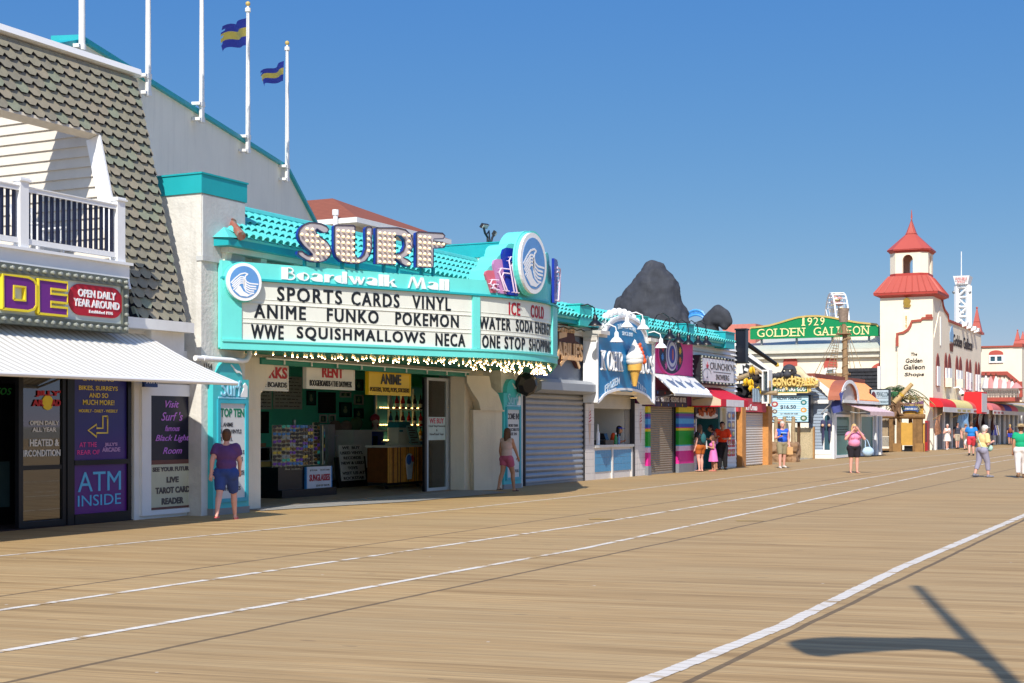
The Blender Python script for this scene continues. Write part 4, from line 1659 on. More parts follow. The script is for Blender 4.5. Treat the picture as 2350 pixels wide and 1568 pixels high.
Rp=[(-8,190),(190,190),(260,208),(310,255),(328,310),(325,370),(300,420),(270,448),(240,460),(280,480),(305,500),(312,525),(290,545),(255,535),(215,510),(190,484),(166,470),(166,528),(-8,520)]
Rh=[(166,258),(220,264),(252,300),(258,350),(240,400),(205,426),(166,430)]
Fp=[(362,236),(380,226),(600,238),(622,262),(605,290),(520,292),(515,318),(600,320),(628,345),(612,372),(560,375),(515,378),(515,540),(500,556),(362,550)]
def inside(p,poly):
 c=False
 for i in range(len(poly)):
  a,b=poly[i],poly[i-1]
  if(a[1]>p[1])!=(b[1]>p[1])and p[0]<(b[0]-a[0])*(p[1]-a[1])/(b[1]-a[1])+a[0]:
   c=not c
 return c
def edge_dist(p,poly):
 best=9
 for i in range(len(poly)):
  a,b=Vector(poly[i-1]),Vector(poly[i])
  ab=b-a
  t=max(0,min(1,(Vector(p)-a).dot(ab)/ab.length_squared))
  best=min(best,(Vector(p)-a-ab*t).length)
 return best
FS_=FLp.sub(0,0,-0.06)
bulbmesh=None
for(nm,pts,hole,conv)in(('S',Sp,None,Z4),('U',Up,None,Z4),('R',Rp,Rh,Z5),('F',Fp,None,Z5)):
 P2=[FS_.scr(*conv(p))for p in pts]
 H2=[FS_.scr(*conv(p))for p in hole]if hole else None
 zmin=min(p[1]for p in P2)
 lt=thing('bulb_letter','big letter %s with white face, blue sides and lit bulbs, standing on the marquee'%nm,'sign letter',FS_.pt(sum(p[0]for p in P2)/len(P2),zmin),'standing bulb letters')
 m3=MB()
 outl=P2
 if H2:
  i0=16
  j0=0
  seq=P2[:1]
  Hs=H2
  k_in=min(range(len(Hs)),key=lambda j:(Vector(Hs[j])-Vector(P2[0])).length)
  ring=Hs[k_in:]+Hs[:k_in]
  if sum(ring[i][0]*ring[(i+1)%len(ring)][1]-ring[(i+1)%len(ring)][0]*ring[i][1]for i in range(len(ring)))*sum(P2[i][0]*P2[(i+1)%len(P2)][1]-P2[(i+1)%len(P2)][0]*P2[i][1]for i in range(len(P2)))>0:
   ring=[ring[0]]+ring[1:][::-1]
  outl=[P2[0]]+ring+[(ring[0][0]+0.002,ring[0][1]+0.002),(P2[0][0]+0.002,P2[0][1]+0.001)]+P2[1:]
 m3.prism(FS_,outl,0.02,0.13,1,1)
 m3.prism(FS_,outl,0.13,0.134,0,0,back=False)
 bw=P2+[P2[0]]
 m3.ribbon(FS_,bw,0.018,0.12,0.15,2)
 if H2:
  m3.ribbon(FS_,H2+[H2[0]],0.018,0.12,0.15,2)
 m3.build('letter_body',[S_FACE,S_SIDE,M('letter_rim',(58,56,84),0.4)],lt)
 x0,x1=min(p[0]for p in P2),max(p[0]for p in P2)
 z0,z1=zmin,max(p[1]for p in P2)
 m3=MB()
 for xx in(x0+(x1-x0)*0.3,x0+(x1-x0)*0.7):
  m3.rect(FS_,xx-0.02,xx+0.02,ZTp-0.01,z0+0.04,-0.04,0.04)
 m3.build('stand',TEALD,lt)
 st=0.112
 ny=int((z1-z0)/st)
 nx=int((x1-x0)/st)
 for iy in range(ny+1):
  for ix in range(nx+1):
   q=(x0+0.06+ix*st,z0+0.05+iy*st)
   if inside(q,P2)and edge_dist(q,P2)>0.027 and not(H2 and(inside(q,H2)or edge_dist(q,H2)<0.027)):
    bp0=FS_.pt(q[0],q[1],0.134)
    if bulbmesh is None:
     m4=MB()
     m4.lathe([(0.013,0),(0.014,0.02),(0.026,0.035),(0.029,0.052),(0.018,0.072),(0,0.078)],(0,0,0),8,0,FS_.n)
     m4.v=[v for v in m4.v]
     bo=m4.build('bulb',BULBS,None,True)
     bulbmesh=bo.data
     bpy.data.objects.remove(bo)
    bo=bpy.data.objects.new('bulb',bulbmesh)
    sc.collection.objects.link(bo)
    bo.parent=lt
    bo.location=bp0-lt.location
fl=thing('floodlight_mast','black steel mast with two small floodlights on the turquoise parapet','floodlight',(U(1114,17.0),17.0,6.0))
f17=FV(17.0)
def q17(x,y):
 a=f17.scr(x,y)
 return f17.pt(*a)
mb=MB()
mb.tube([q17(1119,568),q17(1119,545),q17(1113,535),q17(1110,522)],0.03,8)
mb.tube([q17(1119,553),q17(1127,556),q17(1130,545),q17(1134,538)],0.03,8)
mb.tube([q17(1116,540),q17(1122,530),q17(1124,552)],0.022,6)
mb.build('mast',M("black_steel",(40,42,46),0.4),fl,True)
for(x,y,an)in((1112,519,0.3),(1135,536,-0.4)):
 m3=MB()
 c_=q17(x,y)
 fx=Fr(c_,(cos(an),-sin(an),0),(0.1,-0.5,0.8))
 m3.rect(fx,-0.11,0.11,-0.06,0.06,-0.05,0.03)
 m3.rect(fx,-0.09,0.09,-0.045,0.045,0.03,0.045,1)
 m3.build('lamp_head',[M("black_steel",(40,42,46)),M("lamp_glass",(190,190,185),0.2)],fl)
 # ------------ INSIDE THE MALL AND BESIDE ITS OPENING
def kiosk(name,label,xl,xr,ytop,ysh,rows_,hdr,vf=16.18):
 f=FV(vf)
 x0,x1=U(xl,vf),U(xr,vf)
 zs=f.scr(xr,ysh)[1]
 k=thing(name,label,'sign',((x0+x1)/2,vf,0),'turquoise letter cabinets by the mall opening')
 TK=M("kiosk_turquoise",(70,192,196),0.45,0.05)
 wd=x1-x0
 cx=(x0+x1)/2
 pr=[(x0,0.12),(x1,0.12),(x1,zs),(cx+wd*.32,zs)]+[(cx+wd*.32*cos(pi*i/10),zs+0.02+wd*.34*sin(pi*i/10))for i in range(11)]+[(cx-wd*.32,zs),(x0,zs)]
 m=MB()
 m.prism(f,pr,-0.32,0)
 m.build('cabinet',TK,k)
 m=MB()
 m.rect(f,x0-0.01,x1+0.01,0.0,0.12,-0.33,0.01)
 m.build('plinth',CONC,k)
 m=MB()
 zt=zs-wd*0.36
 m.frame(f,x0+wd*.10,x1-wd*.06,0.22,zt,0.07,0,0.035)
 m.build('door_frame',M("kiosk_trim",(52,168,186),0.4),k)
 m=MB()
 m.rect(f,x0+wd*.10+.07,x1-wd*.06-.07,0.29,zt-.07,0,0.008)
 pb_=m.build('letter_board',M("grey_letter_board",(206,208,206),0.4,0.04),k)
 bx0,bx1=x0+wd*.10+.09,x1-wd*.06-.09
 bz0,bz1=0.32,zt-.1
 H=bz1-bz0
 m=MB()
 m.text(f,hdr[0],bx0,bx0+(bx1-bx0)*hdr[1],bz1-H*.13,bz1-H*.035,0.009,0.014,bold=0.03)
 m.build('header_lettering',hdr[2],pb_)
 m=MB()
 for(t,fx0,fx1,fy)in rows_:
  m.text(f,t,bx0+(bx1-bx0)*fx0,bx0+(bx1-bx0)*fx1,bz1-H*(fy+.045),bz1-H*fy,0.009,0.014,bold=0.02)
 if rows_:
  m.build('lettering',M("dark_grey_letters",(66,66,72),0.5),pb_)
 m=MB()
 m.text(f,"Surf",x0+wd*.2,x0+wd*.76,zs-wd*.30,zs-wd*.02,0.004,0.03)
 m.ribbon(f,[(x0+wd*.14,zs-wd*.325),(x1-wd*.1,zs-wd*.33)],0.03,0,0.02)
 m.build('raised_word',M("pale_blue_paint",(150,206,228),0.4),k)
 m=MB()
 m.ribbon(f,[(cx-wd*.02,zs+wd*.25),(cx+wd*.08,zs+wd*.17),(cx+wd*.14,zs+wd*.13),(cx+wd*.22,zs+wd*.13),(cx+wd*.28,zs+wd*.09)],[.015,.03,.05,.03,.015],0,0.02)
 m.build('gull',WHITE2,k)
 m=MB()
 w0,w1=x1-wd*.26,x1-wd*.06
 m.prism(f,[(w0,zs-wd*.31),(w1,zs-wd*.31),(w1,zs-wd*.12),(w1-wd*.06,zs-wd*.06),(w1-wd*.13,zs-wd*.11),(w1-wd*.10,zs-wd*.16),(w0+wd*.02,zs-wd*.26)],0,0.02)
 m.build('wave',WHITE2,k)
 return k
GRN=M("green_letters",(10,118,86),0.5)
kiosk('letter_cabinet','turquoise wave topped cabinet reading TOP TEN, beside the striped awning',489,571,842,872,[("1. ANIME",0.0,.52,.19),("2. POP VINYLS",0.0,.88,.265),("3. VINYL",0.0,.50,.345),("4. POKEMON",0.0,.72,.42),("5. FINGERSKATE S",0.0,1.0,.495),("FIREWORKS",.3,.94,.57),("FREE SIZE",.38,1.0,.72),("HOODIES",.2,.84,.89)],("TOP TEN",1.0,GRN))
kiosk('letter_cabinet','turquoise wave topped cabinet reading COME IN!, beside the steel shutter',1156,1196,882,903,[("MORE THAN",.1,.9,.2),("COLLECTIBLES TO",0.0,1.0,.265),("SEE IN",.2,.8,.33),("SEE FULL",.4,1.0,.9)],("COME IN!",1.0,M("dark_grey_letters",(66,66,72),0.5)))
VH=17.0
fh=FV(VH)
def hang_sign(label,xl,xr,yt,ybl,mat,lines,ed=None):
 x0,x1=U(xl,VH),U(xr,VH)
 z0=fh.scr(xl,ybl)[1]
 z1=z0+0.52
 s_=thing('hanging_sign',label,'sign',((x0+x1)/2,VH,z0),'letter signs hung over the mall opening')
 m=MB()
 m.rect(fh,x0,x1,z0,z1,-0.08,0)
 m.frame(fh,x0,x1,z0,z1,0.03,0,0.015)
 m.rect(fh,x0+.03,x1-.03,z0+.215,z0+.23,0,0.012)
 m.build('board',mat,s_)
 for x in(x0+0.15,x1-0.15):
  m=MB()
  m.tube([(x,VH+0.04,z1),(x,VH+0.04,2.98)],0.008,5)
  m.build('hanger',STEEL,s_)
 W=x1-x0
 for(t,a,b,ya,yb,mt,bo)in lines:
  m=MB()
  m.text(fh,t,x0+W*a,x0+W*b,z0+.52*ya,z0+.52*yb,0.004,0.016,bold=bo)
  m.build('lettering',mt,s_)
PW=M("white_sign_plastic",(222,222,216),0.4,0.04)
hang_sign('white hanging sign ending in red RKS, partly behind the cream bracket',560,661,840,895,PW,[("WORKS",.05,.97,.48,.93,REDL,.03),("ON THE BOARDS",.06,.96,.14,.34,BLACK,.01)])
hang_sign('white hanging sign with red RENT over the boogie boards line',702,813,845,892,PW,[("RENT",.32,.76,.48,.93,REDL,.03),("BOOGIEBOARDS 4 THE DAY/WEEK",.07,.94,.12,.36,BLACK,.008)])
hang_sign('yellow hanging sign reading ANIME over posters, toys, pops, stickers',845,942,858,906,M("yellow_sign_plastic",(226,190,28),0.4,0.04),[("ANIME",.28,.76,.48,.93,BLACK,.03),("POSTERS, TOYS, POPS, STICKERS",.04,.96,.12,.34,M("brown_letters",(70,50,20),0.5),.005)])
fw=FV(VBK-0.03)
def picture(label,xl,xr,yt,yb,fm,inner,grp='framed pictures on the green slat wall'):
 x0,z1=fw.scr(xl,yt)
 _,z0=fw.scr(xl,yb)
 x1=fw.scr(xr,yt)[0]
 p=thing('framed_picture',label,'picture',((x0+x1)/2,VBK,z0),grp)
 m=MB()
 m.frame(fw,x0,x1,z0,z1,0.04,0,0.04)
 m.build('frame',fm,p)
 m=MB()
 m.rect(fw,x0+.04,x1-.04,z0+.04,z1-.04,0,0.015)
 if inner is not None:
  w_,h_=x1-x0,z1-z0
  m.ball(fw.pt(x0+w_*.5,z0+h_*.42,0.016),0.5,w_*.36,0.01,h_*.34,8,6,1)
  m.ball(fw.pt(x0+w_*.5,z0+h_*.66,0.016),0.5,w_*.2,0.012,h_*.22,8,6,1)
 m.build('print',[M("dark_green_print",(30,92,84),0.6,0.3,14),M("pale_print",(150,170,140),0.6,0.3,20)],p)
def zx(a):
 return 550.8+.2342*a
def zy(a):
 return 795.6+.2342*a
BF,WF=DARK,M("white_frame",(206,208,202),0.5)
picture('tall black framed picture left of the black poster on the slat wall',zx(650),zx(735),zy(430),zy(575),BF,1)
picture('black framed picture above the letter board, largest of those right of the poster',zx(970),zx(1085),zy(545),zy(690),BF,1)
picture('white framed picture beside the yellow hanging sign',zx(1115),zx(1200),zy(470),zy(570),WF,1)
picture('black framed picture above the pillows, lowest in its column',zx(1115),zx(1200),zy(605),zy(705),BF,1)
picture('black framed picture high on the slat wall between the RENT and ANIME signs',zx(1120),zx(1200),zy(320),zy(430),BF,1)
picture('small white framed picture showing under the right half of the RENT sign',zx(975),zx(1080),zy(440),zy(497),WF,1)
picture('small white framed picture under the black poster, left of a pair',zx(775),zx(843),zy(665),zy(750),WF,1)
picture('small white framed picture under the black poster, right of a pair',zx(865),zx(928),zy(665),zy(747),WF,1)
def wallboard(name,label,cat,xl,xr,yt,yb,mat,lines=0,lm=None):
 x0,z1=fw.scr(xl,yt)
 _,z0=fw.scr(xl,yb)
 x1=fw.scr(xr,yt)[0]
 p=thing(name,label,cat,((x0+x1)/2,VBK,z0))
 m=MB()
 m.rect(fw,x0,x1,z0,z1,0,0.03)
 m.build('board',mat,p)
 if lines:
  m=MB()
  for k in range(lines):
   z=z1-(z1-z0)*(k+.7)/(lines+.4)
   xx=x0+0.08
   while xx<x1-0.15:
    l_=random.uniform(.05,.22)
    m.rect(fw,xx,min(xx+l_,x1-.06),z,z+random.uniform(.012,.03),0.03,0.036)
    xx+=l_+.05
  m.build('handwriting',lm,p)
wallboard('whiteboard','whiteboard of handwritten prices on the slat wall left of the RENT sign','whiteboard',zx(320),zx(600),zy(285),zy(610),M("whiteboard_white",(196,200,194),0.4),9,M("grey_marker",(96,100,100),0.6))
wallboard('whiteboard','whiteboard with scroll drawing, deep in the shop beside the cream bracket','whiteboard',zx(140),zx(302),zy(425),zy(612),M("whiteboard_white",(196,200,194),0.4),5,M("grey_marker",(96,100,100),0.6))
wallboard('wall_poster','black poster among the pictures on the green slat wall','poster',zx(765),zx(930),zy(445),zy(652),M("black_poster",(22,22,24),0.5),6,M("dim_marker",(52,52,54),0.6))
wallboard('wall_screen','dark screen low on the slat wall above the glass counter','screen',zx(60),zx(275),zy(635),zy(850),M("black_poster",(22,22,24),0.5))
vc=20.4
fc_=FV(vc)
cxa,cxb=U(zx(60),vc),U(zx(294),vc)
ct=thing('glass_counter','glass topped display counter with yellow wood front at the left of the shop','counter',((cxa+cxb)/2,vc,0))
z_a,z_b,z_c=fc_.scr(zx(95),zy(1357))[1],fc_.scr(zx(95),zy(1132))[1],fc_.scr(zx(95),zy(992))[1]
m=MB()
m.rect(fc_,cxa,cxb,z_a,z_b,-0.6,0)
m.rect(fc_,cxb+.01,cxb+.32,0.02,z_b,-0.5,0.08)
m.build('wood_front',M("yellow_wood",(196,176,92),0.5,0.15,2),ct)
m=MB()
m.rect(fc_,cxa,cxb+.3,0.012,z_a-.003,-0.6,-0.05)
m.build('kick_board',BLACK,ct)
m=MB()
for(xa,xb)in((cxa,cxb),(cxb+.01,cxb+.32)):
 m.rect(fc_,xa,xb,z_b+.002,z_c,-0.004,0.0)
m.rect(fc_,cxa,cxb+.32,z_c+.001,z_c+.012,-0.6,0.01)
m.build('glass',GLASS,ct)
m=MB()
m.rect(fc_,cxa,cxb+.34,z_b+.001,z_b+.03,0.002,0.03)
m.rect(fc_,cxb-.02,cxb+.012,z_b+.03,z_c,0.002,0.02)
m.rect(fc_,cxa,cxb+.34,z_c-.015,z_c,0.002,0.03)
m.build('metal_edge',STEEL,ct)
m=MB()
random.seed(3)
for i in range(11):
 m.ball(fc_.pt(cxa+.15+i*(cxb-cxa-.2)/11,z_b+.13,-0.2),0.09,1,.6,1,8,6)
m.build('goods',M("teal_goods",(96,150,150),0.3,0.3,10),ct)
bx=thing('goods_tray','stack of small boxes and a wicker tray on the glass counter','goods',(cxb-.4,vc,z_c))
m=MB()
m.rect(fc_,cxa+.1,cxa+.75,z_c+.013,z_c+.09,-.4,-.1)
m.rect(fc_,cxa+.15,cxa+.7,z_c+.09,z_c+.17,-.4,-.12)
m.build('boxes',M("grey_boxes",(110,116,120),0.6),bx)
m=MB()
m.rect(fc_,cxb-.38,cxb-.05,z_c+.013,z_c+.1,-.35,-.08)
m.build('tray',M("wicker",(150,116,84),0.8,0.2,20),bx)
mt_=thing('green_tag','small bright green box on the glass counter','goods',(cxb-.5,vc,z_c+.013))
m=MB()
m.rect(fc_,cxb-.62,cxb-.45,z_c+.013,z_c+.15,-.2,-.1)
m.build('box',M("lime_plastic",(60,200,50),0.5),mt_)
vr=18.5
fr_=FV(vr)
rk=thing('sunglasses_rack','revolving rack full of sunglasses on a black base with a sunglasses price sign','rack',(U(zx(620),vr),vr,0))
rx0,rx1=U(zx(368),vr),U(zx(880),vr)
rz0,rz1=fr_.scr(zx(620),zy(1165))[1],fr_.scr(zx(620),zy(770))[1]
m=MB()
bzt=fr_.scr(zx(500),zy(1182))[1]
m.rect(fr_,rx0+.02,rx1+.05,0.19,bzt,-.7,0)
m.rect(fr_,rx0+.0,rx1+.1,0.012,0.188,-.85,.12)
m.build('base',M("black_laminate",(18,20,28),0.25),rk)
panels=[]
NP=5
pwid=(rx1-rx0)/NP
cols=[(40,40,44),(40,40,44),(120,90,40),(50,120,190),(60,190,170),(210,180,60),(110,60,170),(40,40,44),(150,160,170),(90,60,40)]
gm=[M("lens_%s"%n_,c_,0.15,0.0)for n_,c_ in zip(("black","smoke","amber","blue","aqua","yellow","purple","ebony","mirror","brown"),cols)]
gpro=[]
for gmat in gm[:]:
 m=MB()
 for s_ in(-1,1):
  m.prism(Fr((0,0,0),(1,0,0)),[(s_*.036+.03*cos(a*pi/4),.019*sin(a*pi/4))for a in range(8)],0.0,0.012)
 m.box(-.012,.012,-.012,0,.006,.012)
 o=m.build('sunglasses',gmat)
 gpro.append(o.data)
 bpy.data.objects.remove(o)
ct_=0
for k in range(NP):
 an=R(-36+18*k)
 cx_=rx0+pwid*(k+.5)
 cy_=vr-0.36*cos(an*1.3)+.3
 f=Fr((cx_,cy_,0),(cos(an),-sin(an)*-1,0))
 m=MB()
 zt=rz1+(.06 if k==3 else 0)
 zb0=rz0-(.08 if k<2 else 0)
 m.rect(f,-pwid*.5,pwid*.5,zb0,zt,-.02,0)
 pnl=m.build('panel',M("cream_rack_panel",(196,186,158),0.6),rk)
 nr=12
 for r in range(nr):
  for c in range(2):
   if ct_>=118:
    continue
   o=bpy.data.objects.new('sunglasses',random.choice(gpro[:1]*3+gpro))
   sc.collection.objects.link(o)
   o.parent=pnl
   pt=f.pt(-pwid*.25+c*pwid*.5,zb0+.05+(zt-zb0-.08)*r/(nr-1),0.02)
   o.location=pt-rk.location
   o.rotation_euler=(0,random.uniform(-.15,.15),math.atan2(f.r.y,f.r.x))
   o.scale=(1.5,1.5,1.9)
   ct_+=1
m=MB()
m.tube([(U(zx(620),vr),vr+.25,bzt),(U(zx(620),vr),vr+.25,rz1+.12)],.04,8)
m.build('post',STEEL,rk)
m=MB()
sx0,sx1=U(zx(655),vr-.05),U(zx(893),vr-.05)
fsn=FV(vr-.05)
sz0,sz1=fsn.scr(zx(655),zy(1405))[1],fsn.scr(zx(655),zy(1180))[1]
m.rect(fsn,sx0,sx1,sz0,sz1,-.04,0)
sgn_=m.build('price_sign',M("white_print",(214,214,226),0.4),rk)
m=MB()
m.rect(fsn,sx0-.03,sx0,sz0,sz1,-.045,.006)
m.rect(fsn,sx1,sx1+.03,sz0,sz1,-.045,.006)
m.build('blue_edge',M("blue_edge",(60,140,210),0.4),sgn_)
m=MB()
W,H=sx1-sx0,sz1-sz0
m.text(fsn,"SUNGLASSES",sx0+W*.1,sx0+W*.94,sz0+H*.36,sz0+H*.66,.001,.008,bold=.03)
m.build('lettering',REDL,sgn_)
m=MB()
m.text(fsn,"$7.95 Kids",sx0+W*.12,sx0+W*.42,sz0+H*.8,sz0+H*.88,.001,.006)
m.text(fsn,"$12.95 Adults",sx0+W*.55,sx0+W*.93,sz0+H*.8,sz0+H*.88,.001,.006)
m.text(fsn,"$2.00 OFF 2ND PR.",sx0+W*.38,sx0+W*.93,sz0+H*.1,sz0+H*.2,.001,.006)
m.build('small_lettering',M("grey_ink",(92,86,82),0.6),sgn_)
vl=20.2
fl_=Fr((U(zx(1010),vl),vl,0),(1,0,0),(0,0.12,1))
lb_=thing('letter_board_stand','white letter board on a black A frame offering to buy used vinyl records','sign',(U(zx(1120),vl),vl,0))
lW=U(zx(1240),vl)-U(zx(1008),vl)
lz0,lz1=fl_.scr(zx(1005),zy(1318))[1],fl_.scr(zx(1008),zy(968))[1]
m=MB()
m.rect(fl_,0,lW,lz0,lz1,-.03,0)
for k in range(1,7):
 z=lz0+(lz1-lz0)*k/7
 m.rect(fl_,0,lW,z-.006,z+.006,0,.008)
bd_=m.build('board',PW,lb_)
m=MB()
for k,(t,a,b)in enumerate([("WE  BUY",.12,.86),("USED VINYL",.03,.97),("RECORDS",.14,.86),("NEW & USED",.03,.97),("TOYS",.27,.68),("VISIT US AT",.03,.97),("ROCKSTAR",.06,.92)]):
 z=lz1-(lz1-lz0)*(k+1)/7
 m.text(fl_,t,lW*a,lW*b,z+.025,z+(lz1-lz0)/7-.03,.002,.01,bold=.02)
m.build('lettering',BLACK,bd_)
m=MB()
m.rect(fl_,-.15,lW+.1,0.012,lz0+(lz1-lz0)*.05,-.25,-.04)
m.rect(fl_,-.15,-.005,0.012,lz0+(lz1-lz0)*.68,-.1,-.03)
m.rect(fl_,lW+.005,lW+.12,0.012,lz0+(lz1-lz0)*.68,-.1,-.03)
m.build('stand',BLACK,lb_)
vw=21.4
fb_=FV(vw)
wb=thing('white_booth','white cash booth with a deep blue side at the middle of the shop','booth',(U(zx(1250),vw),vw,0))
w0,w1,w2=U(zx(1112),vw),U(zx(1292),vw),U(zx(1410),vw)
wz=fb_.scr(zx(1110),zy(835))[1]
wz0=fb_.scr(zx(1110),zy(1195))[1]
m=MB()
m.rect(fb_,w0,w1,max(wz0,.15),wz,-.6,0)
m.rect(fb_,w0-.05,w2+.05,wz+.001,wz+.05,-.65,.05)
m.rect(fb_,w1+.001,w2,max(wz0,.15),max(wz0,.15)+.08,-.6,0)
m.build('cabinet',WHITE,wb)
m=MB()
m.rect(fb_,w1+.001,w2,max(wz0,.15)+.082,wz,-.6,-.01)
m.build('blue_side',M("deep_blue_panel",(30,58,150),0.4),wb)
m=MB()
m.rect(fb_,w0,w2,0.013,max(wz0,.15)-.002,-.55,-.05)
m.build('plinth',BLACK,wb)
m=MB()
m.rect(fb_,w1+.06,w1+.22,wz-.55,wz-.12,-.005,.05)
m.build('screen',DARK,wb)
vs_=21.9
fs_=FV(vs_)
sh_=thing('pillow_shelf','white shelf unit under the pillows behind the sunglasses rack','shelf',(U(zx(1010),vs_),vs_,0))
s0,s1=U(zx(930),vs_),U(zx(1120),vs_)
sz_=fs_.scr(zx(935),zy(868))[1]
m=MB()
m.rect(fs_,s0,s1,sz_-.03,sz_,-.5,0)
m.rect(fs_,s0-.35,s0,0.013,sz_+.3,-.5,0)
m.rect(fs_,s0,s1,0.013,.55,-.5,.0)
m.build('carcass',M("lilac_white",(196,194,206),0.5),sh_)
for(cx_,mt,lab,dx)in((985,M("brown_cushion",(126,110,102),0.9,0.3,6),'brown patterned pillow, leftmost on the shelf',0),(1095,M("grey_cushion",(142,128,118),0.9,0.3,6),'grey brown pillow in the middle of the shelf',.02),(1205,M("green_cushion",(96,128,98),0.9,0.2,6),'green pillow beside the pink wig head',.04)):
 m=MB()
 m.ball((U(zx(cx_),vs_),vs_+.2+dx,sz_+.2+(.1 if cx_>1100 else 0)),.3,1.0,.4,.72,12,8,0,Matrix.Rotation(.25,3,'X'))
 tag(m.build('pillow',mt,None,True),lab,'pillow','pillows on the shop shelf')
hd=thing('wig_head','mannequin head with a straight pink wig on the white booth','mannequin',(U(zx(1300),vw),vw,wz+.05))
hx=U(zx(1296),vw)
m=MB()
m.lathe([(.09,0),(.06,.05),(.05,.12),(.07,.16)],(hx,vw-.1,wz+.05),12)
m.ball((hx-.01,vw-.1,wz+.32),.1,.85,1.0,1.3,12,10)
m.ball((hx-.08,vw-.16,wz+.29),.018,1,1,1.4,6,5)
m.build('head',M("mannequin_white",(206,196,188),0.4),hd,True)
m=MB()
m.ball((hx+.02,vw-.08,wz+.37),.13,1,1.05,1.0,12,8)
m.ball((hx+.07,vw-.06,wz+.24),.1,.8,1.1,2.0,12,8)
m.build('wig',M("pink_hair",(170,52,84),0.6,0.2,20),hd,True)
vb_=18.7
fbr_=FV(vb_)
def yx(a):
 return 856.8+.2342*a
bar=thing('bamboo_bar','bar counter clad in orange bamboo canes with a shaved ice emblem','counter',(U(yx(300),vb_),vb_,0))
b0,b1=U(yx(140),vb_),U(yx(497),vb_)
bz0,bz1=fbr_.scr(yx(140),zy(1338))[1],fbr_.scr(yx(140),zy(990))[1]
m=MB()
xx=b0
i=0
while xx<b1-.02:
 rr_=random.uniform(.018,.028)
 xx+=rr_
 m.tube([fbr_.pt(xx,bz0,0),fbr_.pt(xx,bz1,0)],rr_,6,random.choice((0,0,1,2)))
 xx+=rr_
m.rect(fbr_,b0,b1,bz0+.01,bz1-.01,-.6,-.001,2)
m.build('bamboo_front',[M("bamboo_orange",(212,136,44),0.4,0.3,9),M("bamboo_yellow",(226,160,62),0.4,0.25,9),M("bamboo_brown",(110,62,24),0.5,0.3,9)],bar,True)
m=MB()
m.rect(fbr_,b0-.03,b1+.03,bz1+.001,bz1+.05,-.65,.06)
m.build('counter_top',M("pale_counter",(214,212,204),0.3),bar)
for x in(b0+.1,b1-.15):
 m=MB()
 m.lathe([(.04,-.025),(.045,0),(.04,.025)],fbr_.pt(x,.055,-.1),10,0,(1,0,0))
 m.build('caster',BLACK,bar)
m=MB()
m.rect(fbr_,b0,b1,.1,bz0,-.6,-.06)
m.build('under_frame',BLACK,bar)
m=MB()
ex,ez=(b0+b1)/2+.05,bz0+(bz1-bz0)*.5
m.prism(fbr_,[(ex-.05,ez-.38),(ex+.12,ez-.38),(ex+.2,ez+.02),(ex-.13,ez+.02)],.03,.06,1)
m.ball(fbr_.pt(ex+.035,ez+.1,.05),.19,1,.3,1,12,8,0)
m.ball(fbr_.pt(ex-.05,ez+.12,.085),.13,1,.25,1,10,8,2)
m.ball(fbr_.pt(ex+.1,ez+.14,.085),.1,1,.25,1,10,8,3)
m.build('ice_emblem',[M("ice_white",(222,226,232),0.4),M("cup_white",(232,232,236),0.4),M("syrup_blue",(60,110,190),0.4),M("syrup_red",(196,50,60),0.4)],bar,True)
mc=thing('drink_machine','cream ice machine with teal hood on the bamboo bar','machine',(U(yx(300),vb_+.3),vb_+.3,bz1+.051))
fm_=FV(vb_+.25)
mx0,mx1=U(yx(245),vb_+.25),U(yx(352),vb_+.25)
mzt=fm_.scr(yx(245),zy(735))[1]
mz_=bz1+.051
m=MB()
m.rect(fm_,mx0,mx1,mz_+.05,mz_+(mzt-mz_)*.74,-.3,0)
m.rect(fm_,mx0-.15,mx1-.1,mz_,mz_+.049,-.3,.12)
m.build('body',M("cream_enamel",(214,212,196),0.35),mc)
m=MB()
m.prism(fm_,[(mx0,mz_+(mzt-mz_)*.745),(mx1,mz_+(mzt-mz_)*.745),(mx1,mzt-.04),(mx1-.06,mzt),(mx0+.06,mzt),(mx0,mzt-.04)],-.32,.02)
m.rect(fm_,mx0+.05,mx0+.22,mz_+(mzt-mz_)*.56,mz_+(mzt-mz_)*.64,0.0,.01)
m.build('teal_hood',M("teal_plastic",(40,130,140),0.4),mc)
mn=thing('menu_stand','leaning menu card beside the ice machine on the bamboo bar','menu',(U(yx(420),vb_),vb_,bz1+.051))
fmn=Fr((U(yx(372),vb_+.1),vb_+.1,mz_),(.98,-.1,0),(-.1,.25,1))
m=MB()
m.rect(fmn,0,.42,0,.52,-.02,0)
m.build('card',M("menu_card",(150,186,180),0.5,0.3,12),mn)
m=MB()
for k in range(7):
 m.rect(fmn,.04,random.uniform(.2,.38),.05+k*.065,.08+k*.065,0,.004)
m.build('print',M("grey_ink",(92,86,82),0.6),mn)
vq=21.3
fq=FV(vq)
bs=thing('bottle_shelves','white back bar shelves lined with syrup bottles behind the bamboo bar','shelves',(U(yx(300),vq),vq,0))
q0,q1=U(yx(108),vq),U(yx(900),vq)
m=MB()
m.rect(fq,q0,q1,0.7,2.75,-.35,-.3)
m.build('back_panel',M("blue_back_panel",(62,146,178),0.6,0.15),bs)
zsh=[fq.scr(yx(110),zy(y))[1]for y in(607,776,928)]
for k in range(8):
 m=MB()
 xk=q0+(q1-q0)*k/7
 m.rect(fq,xk-.03,xk+.03,0.7,2.7,-.299,-.26)
 m.build('upright',WHITE,bs)
for zz in zsh:
 m=MB()
 m.rect(fq,q0,q1,zz-.03,zz,-.299,.02)
 m.build('shelf',WHITE,bs)
m=MB()
m.rect(fq,q0,q1,0.02,.7,-.35,-.0)
m.build('base_cabinet',M("deep_blue_panel",(30,58,150),0.4),bs)
LEDS=M("shelf_string_light",(255,206,120),0.4,0.0,emit=9.0)
